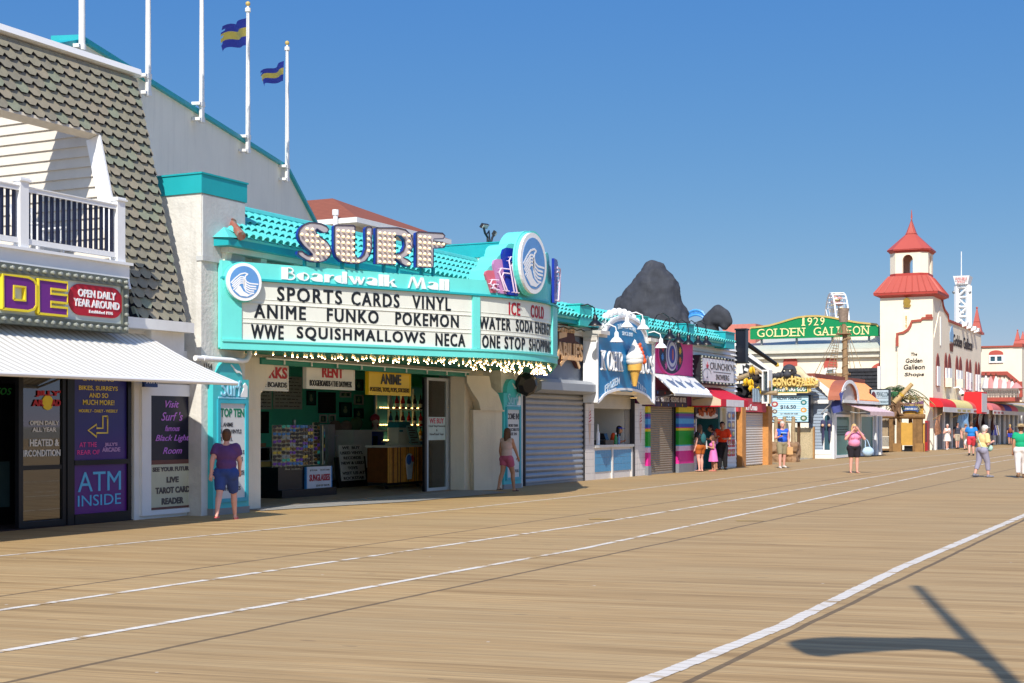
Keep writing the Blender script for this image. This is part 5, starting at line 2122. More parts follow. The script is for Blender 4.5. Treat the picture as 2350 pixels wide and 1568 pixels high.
for zz in zsh:
 m=MB()
 xk=q0+.1
 while xk<q1:
  m.ball((xk,vq+.2,zz+.03),.016,seg=6,rings=4)
  xk+=.09
 m.build('string_lights',LEDS,bs)
bc=[M("syrup_dark",(44,26,30),0.15),M("syrup_red_glass",(176,30,34),0.15),M("syrup_blue_glass",(40,90,150),0.15),M("syrup_clear",(196,206,206),0.15),M("syrup_wine",(96,20,44),0.15),M("syrup_amber",(190,140,40),0.15)]
lbw=['dark','red','blue','clear','wine','amber']
bproto={}
for r,zz in enumerate(zsh):
 for k in range(9):
  x=q0+.18+k*.34
  ci=random.choice((0,0,0,1,2,3,4))if r<2 else random.choice((0,2,0,5))
  if ci not in bproto:
   bt=thing('syrup_bottle','','bottle',(x,vq-.1,zz))
   m=MB()
   m.lathe([(.055,0.0),(.06,.01),(.06,.22),(.045,.27),(.022,.31),(.02,.36)],(x,vq-.1,zz),10)
   m.build('glass',bc[ci],bt,True)
   m=MB()
   m.lathe([(.026,.361),(.026,.4),(.008,.41),(.008,.46)],(x,vq-.1,zz),8)
   m.build('pourer',DARK,bt,True)
   m=MB()
   m.lathe([(.0615,.05),(.0615,.15)],(x,vq-.1,zz),10)
   m.build('label',M("bottle_label",(206,204,196),0.5),bt)
   bproto[ci]=bt
  else:
   bt=copy_tree(bproto[ci],(x,vq-.1,zz))
  bt["group"]='syrup bottles on the back bar'
  bt["label"]='%s syrup bottle with pourer on the %s back bar shelf'%(lbw[ci],('top','middle','bottom')[r])
vd=17.25
fd=FV(vd)
gd=thing('folding_doors','pair of white framed folding glass doors at the right of the shop opening','door',(U(1030,vd),vd,0))
zt=fd.scr(978,866)[1]
for(a,b)in((979,1027),(1029,1081)):
 m=MB()
 m.frame(fd,U(a,vd),U(b,vd),0.013,zt,.075,-.04,.01)
 lf=m.build('leaf',M("grey_white_metal",(186,192,196),0.4),gd)
 m=MB()
 m.rect(fd,U(a,vd)+.075,U(b,vd)-.075,.088,zt-.075,-.02,-.012)
 m.build('pane',GLASS,lf)
m=MB()
m.rect(fd,U(973,vd)-.0,U(978,vd),0.013,zt,-.05,.02)
m.build('jamb',DARK,gd)
m=MB()
f2_=FV(vd-.015)
px0,px1=U(yx(541),vd),U(yx(708),vd)
pz0,pz1=fd.scr(yx(541),zy(918))[1],fd.scr(yx(541),zy(690))[1]
m.rect(fd,px0,px1,pz0,pz1,-.011,-.006)
wp=m.build('notice',M("pale_notice",(196,214,214),0.5),gd)
m=MB()
W,H=px1-px0,pz1-pz0
m.text(fd,"WE BUY",px0+W*.06,px0+W*.9,pz0+H*.72,pz0+H*.95,-.005,-.001,bold=.02)
m.build('red_lettering',M("rose_letters",(190,60,90),0.5),wp)
m=MB()
m.text(fd,"Used Vinyl Records",px0+W*.02,px0+W*.98,pz0+H*.54,pz0+H*.66,-.005,-.001,bold=.01)
m.text(fd,"&",px0+W*.45,px0+W*.53,pz0+H*.38,pz0+H*.48,-.005,-.001)
m.text(fd,"New/Used Toys",px0+W*.08,px0+W*.88,pz0+H*.18,pz0+H*.31,-.005,-.001,bold=.01)
m.build('lettering',M("grey_ink",(92,86,82),0.6),wp)
si=thing('shaved_ice_counter','counter with a teal shave ice sign behind the glass doors','counter',(U(1010,18.6),18.6,0))
fsi=FV(18.6)
s0,s1=U(yx(545),18.6),U(yx(890),18.6)
zt2=fsi.scr(yx(560),zy(985))[1]
m=MB()
m.rect(fsi,s0,s1,0.013,zt2,-.6,0)
m.rect(fsi,s0,s1,zt2+.001,zt2+.05,-.6,.05)
m.build('front',M("tan_wood_front",(170,120,80),0.5,0.2,5),si)
m=MB()
zz0,zz1=fsi.scr(yx(560),zy(1300))[1],fsi.scr(yx(560),zy(1060))[1]
m.rect(fsi,s0+.1,s1-.15,zz0,zz1,.001,.02)
bq=m.build('sign_board',M("teal_sign",(60,150,158),0.5),si)
m=MB()
m.text(fsi,"SHAVED",s0+.15,s0+(s1-s0)*.55,zz0+.1,zz0+(zz1-zz0)*.6,.021,.03,bold=.04)
m.text(fsi,"ICE",s0+(s1-s0)*.62,s1-.2,zz0+.1,zz0+(zz1-zz0)*.6,.021,.03,bold=.04)
m.build('lettering',M("pale_green_letters",(170,206,196),0.5),bq)
# ------------ ROW OF SNACK SHOPS
VR=16.6
fR=FV(VR)
def z3(a,b):
 return(1224+.3317*a,581.4+.3317*b)
row=thing('shop_row','long low row of snack shops under one turquoise tiled parapet','building',(43,18,0))
UE=U(1687,VR)
US=U(1200,VR)
mb=MB()
mb.box(41.2,UE,20.0,24.0,0,4.4)
mb.box(US,41.2,23.6,24.0,0,4.4)
mb.box(US+.02,UE-.02,17.2,20.0,4.2,4.38)
mb.box(US+.02,41.2,20.0,23.6,4.2,4.38)
mb.box(UE-.15,UE,16.75,20.0,0,4.6)
mb.build('rear_block',PLASTER,row)
ZE=4.62
ft2=Fr((0,16.15,ZE),(1,0,0),(0,0.62,0.42))
SL2=.75
mb=MB()
TA,TB=U(1270,16.2),U(1684,16.15)
k=0
x=TA
while x<TB:
 for r in range(3):
  y0,y1=r*SL2/3-.02,(r+1)*SL2/3+.02
  vs=[]
  for yy,rad,dz in((y0,.105,.045),(y1,.09,0)):
   for i in range(6):
    a=pi*i/5
    vs.append(ft2.pt(x+rad*cos(a),yy,rad*sin(a)+dz))
  for i in range(6):
   a=pi*i/5
   vs.append(ft2.pt(x+.085*cos(a),y0,.085*sin(a)+.045))
  mb.add(vs,[(i,i+1,7+i,6+i)for i in range(5)]+[(12+i,13+i,i+1,i)for i in range(5)])
 x+=.25
mb.prism(ft2,[(TA,-.02),(TB,-.02),(TB,SL2),(TA,SL2)],-.05,.012)
mb.build('tile_parapet',TILE,row,True)
mb=MB()
mb.box(TA,TB,16.2,16.75,ZE-.16,ZE-.03)
mb.build('eaves_board',TEALD,row)
for(xs_,xf0_,xf1_,yt_,hz)in((1304.7,1331,1358,699,.36),(1451,1469,1488,726,.36),(1556,1575,1593,744,.34),(1646,1665,1686,762,.34)):
 a,b=U(xf0_,16.1),U(xf1_,16.1)
 zt=HV(xf0_,yt_,16.1)
 m=MB()
 m.box(a,b,16.1,17.1,ZE-.2,zt)
 m.box(a-.03,b+.03,16.07,17.13,zt,zt+.03)
 m.build('parapet_pier',TEALD if hz<.35 else M("turquoise_pier",(54,190,184),0.45,0.05),row)
mb=MB()
mb.box(US,U(1372,VR),16.5,16.8,4.18,ZE-.165)
mb.box(US,U(1368,VR),16.44,16.5,4.28,4.4)
mb.build('old_fascia',PLASTER,row)
for xx in(1366,):
 m=MB()
 m.box(U(xx-6,16.4),U(xx+5,16.4),16.3,16.5,4.1,4.3)
 m.build('corbel',PLASTER,row)
m=MB()
pts=[]
for i in range(14):
 u_=US+1+(U(1366,VR)-US-1)*i/13
 pts.append((u_,16.4,4.36-.05*(i%2)))
m.tube(pts,.015,4)
m.build('hanging_wire',M("old_wire",(70,62,56),0.7),row)
mb=MB()
mb.box(US,U(1353,VR),VR-.02,VR+.3,2.5,4.18)
mb.build('grey_sign_wall',M("blue_grey_boards",(122,128,138),0.6,0.1,2,streak=0.15),row)
mb=MB()
mb.box(U(1352,VR),U(1368,VR)+.3,VR-.16,VR+.3,2.6,4.1)
mb.box(U(1352,VR)-.05,U(1372,VR)+.33,VR-.2,VR+.1,4.1,4.18)
mb.build('white_pilaster',WHITE,row)
hz1,hz0=HV(1300,871,16.05),HV(1300,903,16.05)
mb=MB()
hx0,hx1=US,U(1381,16.05)
mb.prism(Fr((hx0,0,0),(0,1,0),(0,0,1)),[(16.05,hz0+.08),(16.05,hz1-.1),(16.2,hz1),(VR-.02,hz1+.03),(VR-.02,hz0),(16.2,hz0)],0,hx1-hx0)
mb.build('shutter_hood',M("grey_hood_metal",(158,162,164),0.4,0.05,metal=0.2),row)
def shutter(x0,x1,ztop,v,mat,pitch=.085,name='roller_shutter',amp=.022):
 m=MB()
 z=.02
 f=Fr((x0,v,0),(0,1,0),(0,0,1))
 prof=[]
 while z<ztop:
  for i in range(5):
   t=i/5
   prof.append((-amp*sin(pi*t),z+pitch*t))
  z+=pitch
 n=len(prof)
 vs=[(x0,v+p[0],p[1])for p in prof]+[(x1,v+p[0],p[1])for p in prof]
 m.add(vs,[(i+1,i,n+i,n+i+1)for i in range(n-1)])
 m.add([(x0,v+.03,.02),(x1,v+.03,.02),(x1,v+.03,ztop),(x0,v+.03,ztop)],[(0,1,2,3)])
 o=m.build(name,mat,row)
 m=MB()
 m.box(x0-.07,x0,v-.05,v+.08,0.0,ztop+.02)
 m.build('guide_rail',M("dark_guide",(52,52,56),0.5),o)
 m=MB()
 m.box(x1,x1+.07,v-.05,v+.08,0.0,ztop+.02)
 m.build('guide_rail',M("dark_guide",(52,52,56),0.5),o)
 m=MB()
 m.box(x0+.002,x1-.002,v-.035,v+.02,0.002,.05)
 m.build('bottom_bar',STEEL,o)
 return o
shutter(U(1203,VR),U(1336,VR),hz0+.05,VR,M("shutter_grey",(160,163,166),0.38,0.08,4,metal=0.35,streak=0.1),.155,amp=.035)
TILEW=M("white_wall_tile",(222,216,208),0.3,0.05)
def tiled(x0,x1,z0,z1,v,mat,name,step=.2,gap=M("grout",(188,184,178),0.8)):
 m=MB()
 m.box(x0,x1,v+.01,v+.3,z0,z1,1)
 nx=max(1,round((x1-x0)/step))
 nz=max(1,round((z1-z0)/step))
 for i in range(nx):
  for k in range(nz):
   m.box(x0+(x1-x0)*i/nx+.004,x0+(x1-x0)*(i+1)/nx-.004,v,v+.012,z0+(z1-z0)*k/nz+.004,z0+(z1-z0)*(k+1)/nz-.004,0)
 return m.build(name,[mat,gap],row)
tiled(U(1342,VR),U(1362,VR),0,HV(1342,926,VR),VR-.02,TILEW,'tiled_pilaster')
rs=thing('relief_sign','carved brown and cream lettered sign on the blue grey wall beside the marquee','sign',(U(1310,VR),VR-.1,3.4))
f1=FV(VR-.03)
CRM=M("carved_cream",(224,178,128),0.5,0.1)
BRN=M("carved_brown",(84,42,34),0.6,0.1)
def s1(a,b):
 return f1.scr(1211.8+.1561*a,661+.1561*b)
x_l=s1(300,900)[0]
m=MB()
m.prism(f1,[s1(*p)for p in((330,530),(620,545),(625,640),(650,780),(745,840),(750,1000),(735,1080),(700,1075),(715,1190),(690,1180),(640,1090),(560,1040),(480,1060),(430,1130),(300,1130),(300,700))],.0,.10)
m.build('backing',BRN,rs)
m=MB()
def wrd(t,p0,p1,p2,**k):
 x0,y1=s1(*p0)
 _,y0=s1(*p1)
 x1=s1(*p2)[0]
 m.text(f1,t,x0,x1,y0,y1,.11,.15,**k)
wrd("CHES & PETE'S",(270,545),(270,625),(620,545),bold=.03)
wrd("RABILIES",(300,780),(300,1040),(738,780),bold=.03)
m.ribbon(f1,[s1(*p)for p in((420,1130),(470,1060),(540,1010),(600,1015),(660,1070),(700,1180))],.10,.11,.14)
m.prism(f1,[s1(*p)for p in((400,660),(515,640),(510,720),(400,750))],.105,.13)
m.build('lettering',CRM,rs)
def gooseneck(px,py,mat,lab,grp,v=15.75,rise=.42,vw=16.5,scale=1.0):
 p=pv(px,py,v)
 t=thing('gooseneck_lamp',lab,'lamp',(p.x,vw,p.z+.2),grp)
 m=MB()
 m.tube([(p.x-.25,vw,p.z+.12),(p.x-.22,vw-.15,p.z+.2),(p.x-.16,vw-.38,p.z+rise*.95),(p.x-.08,v+.2,p.z+rise*1.05),(p.x,v+.03,p.z+rise*.85),(p.x,v,p.z+rise*.45)],.018*scale,7)
 m.build('arm',mat,t,True)
 m=MB()
 m.lathe([(.05,-.02),(.05,.02)],(p.x-.25,vw,p.z+.12),10,0,(0,-1,0))
 m.build('wall_plate',mat,t,True)
 s=scale
 m=MB()
 m.lathe([(.2*s,-.08*s),(.2*s,-.07*s),(.13*s,.02*s),(.07*s,.07*s),(.06*s,.2*s),(.03*s,.23*s)],(p.x,v,p.z),16)
 sh=m.build('shade',mat,t,True)
 m=MB()
 m.ball((p.x,v,p.z-.04*s),.06*s)
 m.build('bulb',M("cold_bulb",(228,224,212),0.3),sh,True)
 return t
BLK=M("black_enamel",(24,26,30),0.35)
gooseneck(1415,779,WHITE2,'white gooseneck lamp, leftmost over the blue custard sign','white gooseneck lamps on the custard stand')
gooseneck(1439,745,WHITE2,'white gooseneck lamp hanging before the arched top of the custard sign','white gooseneck lamps on the custard stand')
gooseneck(1476,750,WHITE2,'white gooseneck lamp at the right shoulder of the custard sign arch','white gooseneck lamps on the custard stand')
gooseneck(1517,793,WHITE2,'white gooseneck lamp in front of the pink sign emblem','white gooseneck lamps on the custard stand')
gooseneck(1366,741,BLK,'black gooseneck lamp over the white pilaster left of the custard sign','black gooseneck lamps under the parapet',rise=.5)
for i,(x,y,lb)in enumerate(((1537,771,'black gooseneck lamp above the emblem of the pink wall'),(1557,780,'black gooseneck lamp at the right part of the pink wall'),(1580,785,'black gooseneck lamp at the joint of pink wall and white corrugated wall'),(1602,786,'black gooseneck lamp, left of two before the white corrugated wall'),(1621,786,'black gooseneck lamp, right of two before the white corrugated wall'))):
 gooseneck(x,y,BLK,lb,'black gooseneck lamps under the parapet',rise=.7)
sp=thing('black_floodlight','black boxy floodlight between the turquoise cabinet and the shutter hood','floodlight',(US,16.1,3.0))
m=MB()
pc=pv(1206,882,16.0)
m.lathe([(.24,-.15),(.3,-.05),(.3,.12),(.2,.2)],pc,8,0,(-.5,-.8,-.2))
m.build('housing',BLK,sp)
m=MB()
m.tube([pc+Vector((0,.1,0)),(pc.x+.1,16.6,pc.z+.1)],.03,6)
m.build('bracket',BLK,sp)
VK=16.05
fk=FV(VK)
ks=thing('custard_sign','white edged blue arched sign KOHR BROS FROZEN CUSTARD with raised cone','sign',(U(1435,VK),VK,3.5))
kl,kr=fk.scr(1369,900)[0],fk.scr(1499,900)[0]
zsh_=fk.scr(1372,766)[1]
zlow=fk.scr(1369,924)[1]
zarch=fk.scr(1423,894)[1]
ztop_=fk.scr(1436,727)[1]
kc=(kl+kr)/2
kw=(kr-kl)/2
rt=kw*.74
outer=[(kl,zlow),(kl,zsh_),(kc-rt,zsh_)]
for i in range(1,16):
 a=pi-pi*i/16
 outer.append((kc+rt*cos(a),zsh_+(ztop_-zsh_)*sin(a)))
outer+=[(kc+rt,zsh_),(kr,zsh_),(kr,zlow)]
for i in range(1,14):
 a=pi*i/14
 outer.append((kc+kw*.9*cos(a),zlow+.02+(zarch-zlow)*sin(a)))
m=MB()
m.prism(fk,outer,-.42,0)
m.build('cabinet',WHITE2,ks)
inn=[]
for(x,y)in outer:
 dx=x-kc
 x2=kc+dx*.93
 y2=y-.07 if y>zarch else(y+.07)
 if y>zsh_+.01:
  x2=kc+dx*.90
  y2=zsh_-.07+(y-zsh_)*.9
 inn.append((x2,y2))
m=MB()
m.prism(fk,inn,.001,.012)
m.build('blue_face',M("custard_blue",(28,126,178),0.4,0.08,1.5),ks)
m=MB()
m.ribbon(fk,[p for p in outer]+[outer[0]],.07,0,.05)
m.build('white_border',WHITE2,ks)
m=MB()
for(a,b)in((kl-.05,kc-rt+.02),(kc+rt-.02,kr+.05)):
 m.rect(fk,a,b,zsh_-.02,zsh_+.09,-.45,.16)
 m.rect(fk,a,b,zsh_-.09,zsh_-.02,-.45,.08)
 m.build('shoulder_moulding',M("cream_moulding",(206,200,190),0.6),ks)
 m=MB()
m.rect(fk,kl-.04,kl-.02,zsh_-.2,zsh_-.1,-.4,.05)
m.build('shoulder_moulding',M("cream_moulding",(206,200,190),0.6),ks)
gm_=None
GLB=M("globe_white",(236,236,232),0.25,0.02)
for i in range(12):
 a=R(160)-R(140)*i/11
 c=fk.pt(kc+(rt+.06)*cos(a),zsh_+(ztop_-zsh_+.13)*sin(a)+.02,-.15)
 if gm_ is None:
  m=MB()
  m.ball((0,0,0),.115,seg=12,rings=8)
  tmp=m.build('globe_light',GLB,None,True)
  gm_=tmp.data
  bpy.data.objects.remove(tmp)
 o=bpy.data.objects.new('globe_light',gm_)
 sc.collection.objects.link(o)
 o.parent=ks
 o.location=c-ks.location
GL={'K':[[(.14,0),(.14,1)],[(.16,.45),(.62,1)],[(.26,.58),(.68,0)]],'O':[[(.5+.36*cos(a*pi/8),.5+.5*sin(a*pi/8))for a in range(17)]],'H':[[(.14,0),(.14,1)],[(.66,0),(.66,1)],[(.14,.5),(.66,.5)]],'R':[[(.14,0),(.14,1)],[(.14,1),(.42,1),(.60,.90),(.62,.76),(.56,.60),(.40,.52),(.14,.52)],[(.40,.52),(.66,0)]],'B':[[(.14,0),(.14,1)],[(.14,1),(.42,1),(.58,.90),(.58,.66),(.42,.54),(.14,.54)],[(.42,.54),(.64,.42),(.66,.14),(.46,0),(.14,0)]],'S':[[(.64,.74),(.62,.92),(.44,1),(.22,.95),(.14,.78),(.22,.62),(.52,.44),(.64,.26),(.56,.06),(.36,0),(.16,.06),(.12,.26)]]}
SER={'K':[(.14,0),(.14,1),(.62,1),(.68,0)],'H':[(.14,0),(.14,1),(.66,0),(.66,1)],'R':[(.14,0),(.14,1),(.66,0)],'B':[(.14,0),(.14,1)],'O':[],'S':[]}
def tube_word(fr,word,x0,x1,y0,y1,rad,d):
 m=MB()
 n=len(word)
 wd=(x1-x0)/n
 for i,c in enumerate(word):
  for st in GL[c]:
   m.tube([fr.pt(x0+(i+p[0]*.98)*wd,y0+rad+p[1]*(y1-y0-2*rad),d)for p in st],rad,6,sq=1.0)
  for p in SER[c]:
   X,Y=x0+(i+p[0]*.98)*wd,y0+rad+p[1]*(y1-y0-2*rad)
   m.tube([fr.pt(X-wd*.14,Y,d),fr.pt(X+wd*.14,Y,d)],rad*.85,6)
 return m
a=fk.scr(1376,803)
b=fk.scr(1376,850)
e1=fk.scr(1428,830)[0]
tube_word(fk,"KOHR",a[0],e1,b[1],a[1],.036,.05).build('raised_word',WHITE2,ks,True)
a2_,e2=fk.scr(1457,830)[0],fk.scr(1497,830)[0]
tube_word(fk,"BROS",a2_,e2,b[1],a[1],.036,.05).build('raised_word',WHITE2,ks,True)
m=MB()
def arcword(word,cx,cy,rad,a0,a1,h,wd_,d=.012):
 n=len(word)
 for i,c in enumerate(word):
  if c==' ':
   continue
  an=a0+(a1-a0)*(i+.5)/n
  ctr_=(cx+rad*sin(an),cy+rad*cos(an))
  rx_,ux_=Vector((cos(an),-sin(an))),Vector((sin(an),cos(an)))
  o_=fk.pt(ctr_[0]-rx_.x*wd_/2,ctr_[1]-rx_.y*wd_/2,0)
  f_=Fr(o_,fk.r*rx_.x+fk.u*rx_.y,fk.r*ux_.x+fk.u*ux_.y)
  m.text(f_,c,0,wd_*(.25 if c=='I' else .9),0,h,d,d+.012,bold=.01)
def spread(word,p0,p1,hpx,bend=0.0,wpx=5.2):
 n=len(word)
 for i,c in enumerate(word):
  if c==' ':
   continue
  t=i/(n-1)
  x=p0[0]+(p1[0]-p0[0])*t
  y=p0[1]+(p1[1]-p0[1])*t-bend*4*t*(1-t)
  dx=p1[0]-p0[0]
  dy=(p1[1]-p0[1])-bend*4*(1-2*t)
  A_=fk.scr(x,y,.012)
  B_=fk.scr(x+1.0*wpx*(.3 if c=='I' else 1),y+dy/dx*wpx*(.3 if c=='I' else 1),.012)
  T_=fk.scr(x,y-hpx,.012)
  rr_=Vector((B_[0]-A_[0],B_[1]-A_[1]))
  f_=Fr(fk.pt(A_[0],A_[1],0),fk.r*rr_.x+fk.u*rr_.y,fk.u)
  f_.u=fk.u
  f_.n=fk.n
  m.text(f_,c,0,rr_.length,0,T_[1]-A_[1],.013,.025,bold=.01)
spread("FROZEN",(1388,903),(1416,884),17,1.5)
spread("CUSTARD",(1447,881),(1478,905),16,2.0,4.4)
spread("THE ORIGINAL",(1417,756),(1457,763),11,5.0,3.2)
wS=.55
m.stext(fk,"SINCE 1919",1427,1451,760.5,769.5,d0=.013,d1=.025,bold=.01)
m.build('lettering',M("pale_blue_lettering",(206,222,232),0.5),ks)
cone=thing('cone_sculpture','big sculpted soft ice cream cone with red stripe on the blue custard sign','sculpture',fk.pt(kc,zarch,.2))
cxp=fk.scr(1441,850)[0]
zc0,zc1,zc2=fk.scr(1441,888)[1],fk.scr(1441,834)[1],fk.scr(1441,780)[1]
m=MB()
cc=fk.pt(cxp,0,.22)
m.lathe([(.012,zc0),(.06,zc0+.02),(.15,zc1-.26),(.16,zc1-.24),(.21,zc1-.22),(.23,zc1)],cc,16)
m.build('wafer_cone',M("wafer_yellow",(226,176,84),0.5,0.12,10),cone,True)
m=MB()
H_=zc2-zc1
for k,(f_,rr_)in enumerate(((0.06,.27),(.2,.28),(.36,.24),(.5,.19),(.64,.14),(.76,.09),(.88,.05))):
 pts=[]
 for i in range(17):
  an=2*pi*i/16
  pts.append(cc+Vector((rr_*.62*cos(an),rr_*.62*sin(an)*.8,zc1+H_*(f_+.06*i/16))))
 m.tube(pts,rr_*.48,10)
 m.ball(cc+Vector((0,0,zc1+H_*f_)),rr_*.8,1,.8,.6)
m.lathe([(.07,H_*.84),(.03,H_*.95),(.0,H_*1.02)],cc+Vector((0,0,zc1)),10)
m.build('ice_cream',M("custard_white",(238,234,226),0.4,0.03),cone,True)
m=MB()
for k in range(5):
 f_=.1+.17*k
 m.ball(cc+Vector((.20-.03*k,-.22+.02*k,zc1+H_*f_)),.12-.012*k,.75,.7,.85)
m.build('fruit_stripe',M("orange_red_cream",(226,92,40),0.4,0.06),cone,True)
xa,xb=U(1362,VR),U(1452,VR)
zc_=HV(1365,1022,VR)
TBL=M("blue_wall_tile",(74,148,190),0.3,0.06)
xm=U(1404,VR)
tiled(xa+.08,xm-.03,.22,zc_-.16,VR,TBL,'blue_tiles')
tiled(xm+.06,xb-.12,.22,zc_-.16,VR,TBL,'blue_tiles')
m=MB()
m.box(xa,xb,VR+.02,VR+.3,0,zc_-.08)
m.box(xa,xa+.075,VR-.01,VR+.02,0,zc_-.08)
m.box(xm-.028,xm+.058,VR-.03,VR+.02,0,zc_-.08)
m.box(xb-.115,xb,VR-.01,VR+.02,0,zc_-.08)
m.build('counter_front',TILEW,row)
m=MB()
m.box(xa,xb,VR-.06,VR+.5,zc_-.08,zc_)
m.build('counter_top',M("pale_counter",(214,212,204),0.3),row)
tiled(U(1453,VR),U(1480,VR),0,HV(1453,926,VR),VR-.02,TILEW,'tiled_pilaster')
m=MB()
m.box(xa-.1,xb+.2,19.6,19.7,0,3.2)
m.box(xb+.0,xb+.1,VR+.3,19.6,0,3.2)
m.box(xa-.1,xa,VR+.3,19.6,0,3.2)
m.box(xa-.1,xb+.2,VR+.31,19.6,2.95,3.05)
m.build('kitchen_wall',M("kitchen_white",(222,220,210),0.5,0.04),row)
m=MB()
m.box(xa-.1,xb+.2,VR+.32,19.6,0,.02)
m.build('kitchen_floor',M("kitchen_floor",(150,146,140),0.6),row)
m=MB()
zl=HV(1370,928,VR)
m.box(xa,xb,VR+.08,VR+.2,zl-.12,zl+.3)
for k in range(6):
 m.box(xa,xb,VR+.065,VR+.08,zl-.1+k*.06,zl-.06+k*.06)
m.build('rolled_shutter',M("beige_shutter",(196,188,168),0.5),row)
m=MB()
m.box(xb,xb+.07,VR-.05,VR+.1,0,zl+.2)
m.build('guide_rail',M("dark_guide",(52,52,56),0.5),row)
m=MB()
m.box(xa-.4,xb+.8,16.3,16.62,zl+.31,zl+.9)
m.build('lintel',WHITE,row)
for xx in(1410,1452):
 m=MB()
 p=pv(xx,905,VK+.25)
 m.lathe([(.11,0),(.1,-.02),(0,-.025)],(p.x,VK+.22,zarch-.02 if xx==1410 else zlow+.2),12)
 m.build('downlight',M("lit_downlight",(255,206,130),0.4,0.0,emit=0.6),ks)
fcn=FV(17.9)
dp=thing('paper_dispenser','black wall dispenser on the white back wall of the custard stand','dispenser',(U(1435,18.0),18.5,1.8))
f_d=FV(18.6)
m=MB()
x0,z1_=f_d.scr(1426,955)
_,z0_=f_d.scr(1426,995)
x1=f_d.scr(1443,955)[0]
m.rect(f_d,x0,x1,z0_,z1_,-.02,.12)
m.build('case',BLK,dp)
m=MB()
m.rect(f_d,x0+.06,x1-.06,z0_+.12,z1_-.1,.121,.13)
m.build('window',M("pale_print",(190,190,186),0.4),dp)
def counter_thing(name,lab,cat,px,mats,prof,zoff=0.0):
 p=pv(px,1020,VR+.15)
 t=MB()
 for i,(pr,mi)in enumerate(prof):
  t.lathe(pr,(p.x,VR+.15,zc_+zoff),10,mi)
 tag(t.build(name,mats,None,True),lab,cat)
counter_thing('squeeze_bottle','tall white bottle at the left of the custard counter','bottle',1372,[WHITE2],[([(.06,.003),(.06,.35),(.03,.42),(.015,.62),(0,.63)],0)])
counter_thing('green_bottle','green bottle on the custard counter right of the worker','bottle',1413,[M("green_bottle",(60,150,90),0.2),WHITE2],[([(.05,.003),(.05,.22),(.02,.3)],0),([(.022,.3),(.022,.36),(0,.37)],1)])
counter_thing('blue_bottle','small pale blue bottle at the right of the custard counter','bottle',1420,[M("sky_bottle",(120,150,180),0.2)],[([(.045,.003),(.045,.2),(.02,.25),(.02,.3),(0,.31)],0)])
rg=thing('cash_register','dark cash register on the custard counter before the worker','register',(U(1385,VR+.15),VR+.2,zc_))
p=pv(1386,1020,VR+.2)
m=MB()
m.box(p.x-.3,p.x+.3,VR+.02,VR+.42,zc_+.003,zc_+.14)
m.build('base',BLK,rg)
m=MB()
m.hexa([(p.x-.2,VR+.05,zc_+.15),(p.x+.05,VR+.05,zc_+.15),(p.x+.05,VR+.35,zc_+.15),(p.x-.2,VR+.35,zc_+.15),(p.x-.2,VR+.12,zc_+.34),(p.x+.05,VR+.12,zc_+.34),(p.x+.05,VR+.3,zc_+.36),(p.x-.2,VR+.3,zc_+.36)])
m.build('screen',M("dark_screen",(20,22,28),0.2),rg)
for(xx,yy,lab)in((1353.5,972,'printed red twist cone on the tiled pilaster left of the custard counter'),(1470,972,'printed red twist cone on the tiled pilaster right of the custard counter')):
 f_=FV(VR-.022)
 c=f_.scr(xx,yy)
 t=thing('cone_decal',lab,'decal',f_.pt(c[0],c[1]-.5,0),'printed cones on the custard stand')
 m=MB()
 m.prism(f_,[(c[0]-.10,c[1]),(c[0]+.10,c[1]),(c[0]+.01,c[1]-.62),(c[0]-.01,c[1]-.62)],0.001,.004)
 m.build('wafer',M("pale_wafer",(214,178,150),0.6),t)
 m=MB()
 m.prism(f_,[(c[0]-.13,c[1]+.003),(c[0]+.13,c[1]+.003),(c[0]+.12,c[1]+.14),(c[0]+.05,c[1]+.34),(c[0],c[1]+.48),(c[0]-.07,c[1]+.32),(c[0]-.12,c[1]+.14)],0.001,.004)
 m.build('swirl',M("pale_swirl",(232,214,206),0.6),t)
 m=MB()
 for k in range(4):
  m.ribbon(f_,[(c[0]-.08+.02*k,c[1]+.04+.09*k),(c[0]+.10-.02*k,c[1]+.10+.09*k)],.035,.005,.008)
 m.build('red_stripe',REDL,t)
PINK=M("hot_pink_paint",(232,78,156),0.6,0.08,1.5,streak=0.1,stain=(150,60,110))
x0,x1=U(1480,VR)-.3,U(1586,VR)
zp0=HV(1586,864,VR)
m=MB()
m.box(x0,x1,VR-.06,VR+.3,zp0,ZE-.165)
m.build('pink_wall',PINK,row)
f3=FV(VR-.062)
em=thing('round_emblem','round flower wreathed emblem on the pink wall','sign',(U(1536,VR),VR-.1,3.6))
ec=f3.scr(1537.5,814)
er=abs(f3.scr(1537.5,774)[1]-ec[1])
def disc(m,cx,cy,r,d0,d1,mi,sx=1.0):
 m.prism(f3,[(cx+r*sx*cos(2*pi*i/28),cy+r*sin(2*pi*i/28))for i in range(28)],d0,d1,mi)
ex_=(f3.scr(1565,814)[0]-f3.scr(1509,814)[0])/2
m=MB()
ery=er*1.12
disc(m,ec[0],ec[1],ery*1.06,0,.05,0,ex_/ery)
disc(m,ec[0],ec[1],ery*.98,.05,.056,1,ex_/ery)
eo_=ex_
ex_=ery*1.75
m.build('rim',[PINK,M("deep_navy",(38,30,62),0.5)],em)
m=MB()
disc(m,ec[0],ec[1],ex_*.48,.057,.07,0)
disc(m,ec[0],ec[1],ex_*.43,.071,.076,1)
disc(m,ec[0],ec[1],ex_*.36,.077,.082,0)
disc(m,ec[0],ec[1],ex_*.26,.083,.088,2)
m.prism(f3,[(ec[0]+.03+ex_*.05*cos(2*pi*i/12),ec[1]+ex_*.17*sin(2*pi*i/12))for i in range(12)],.089,.096,3)
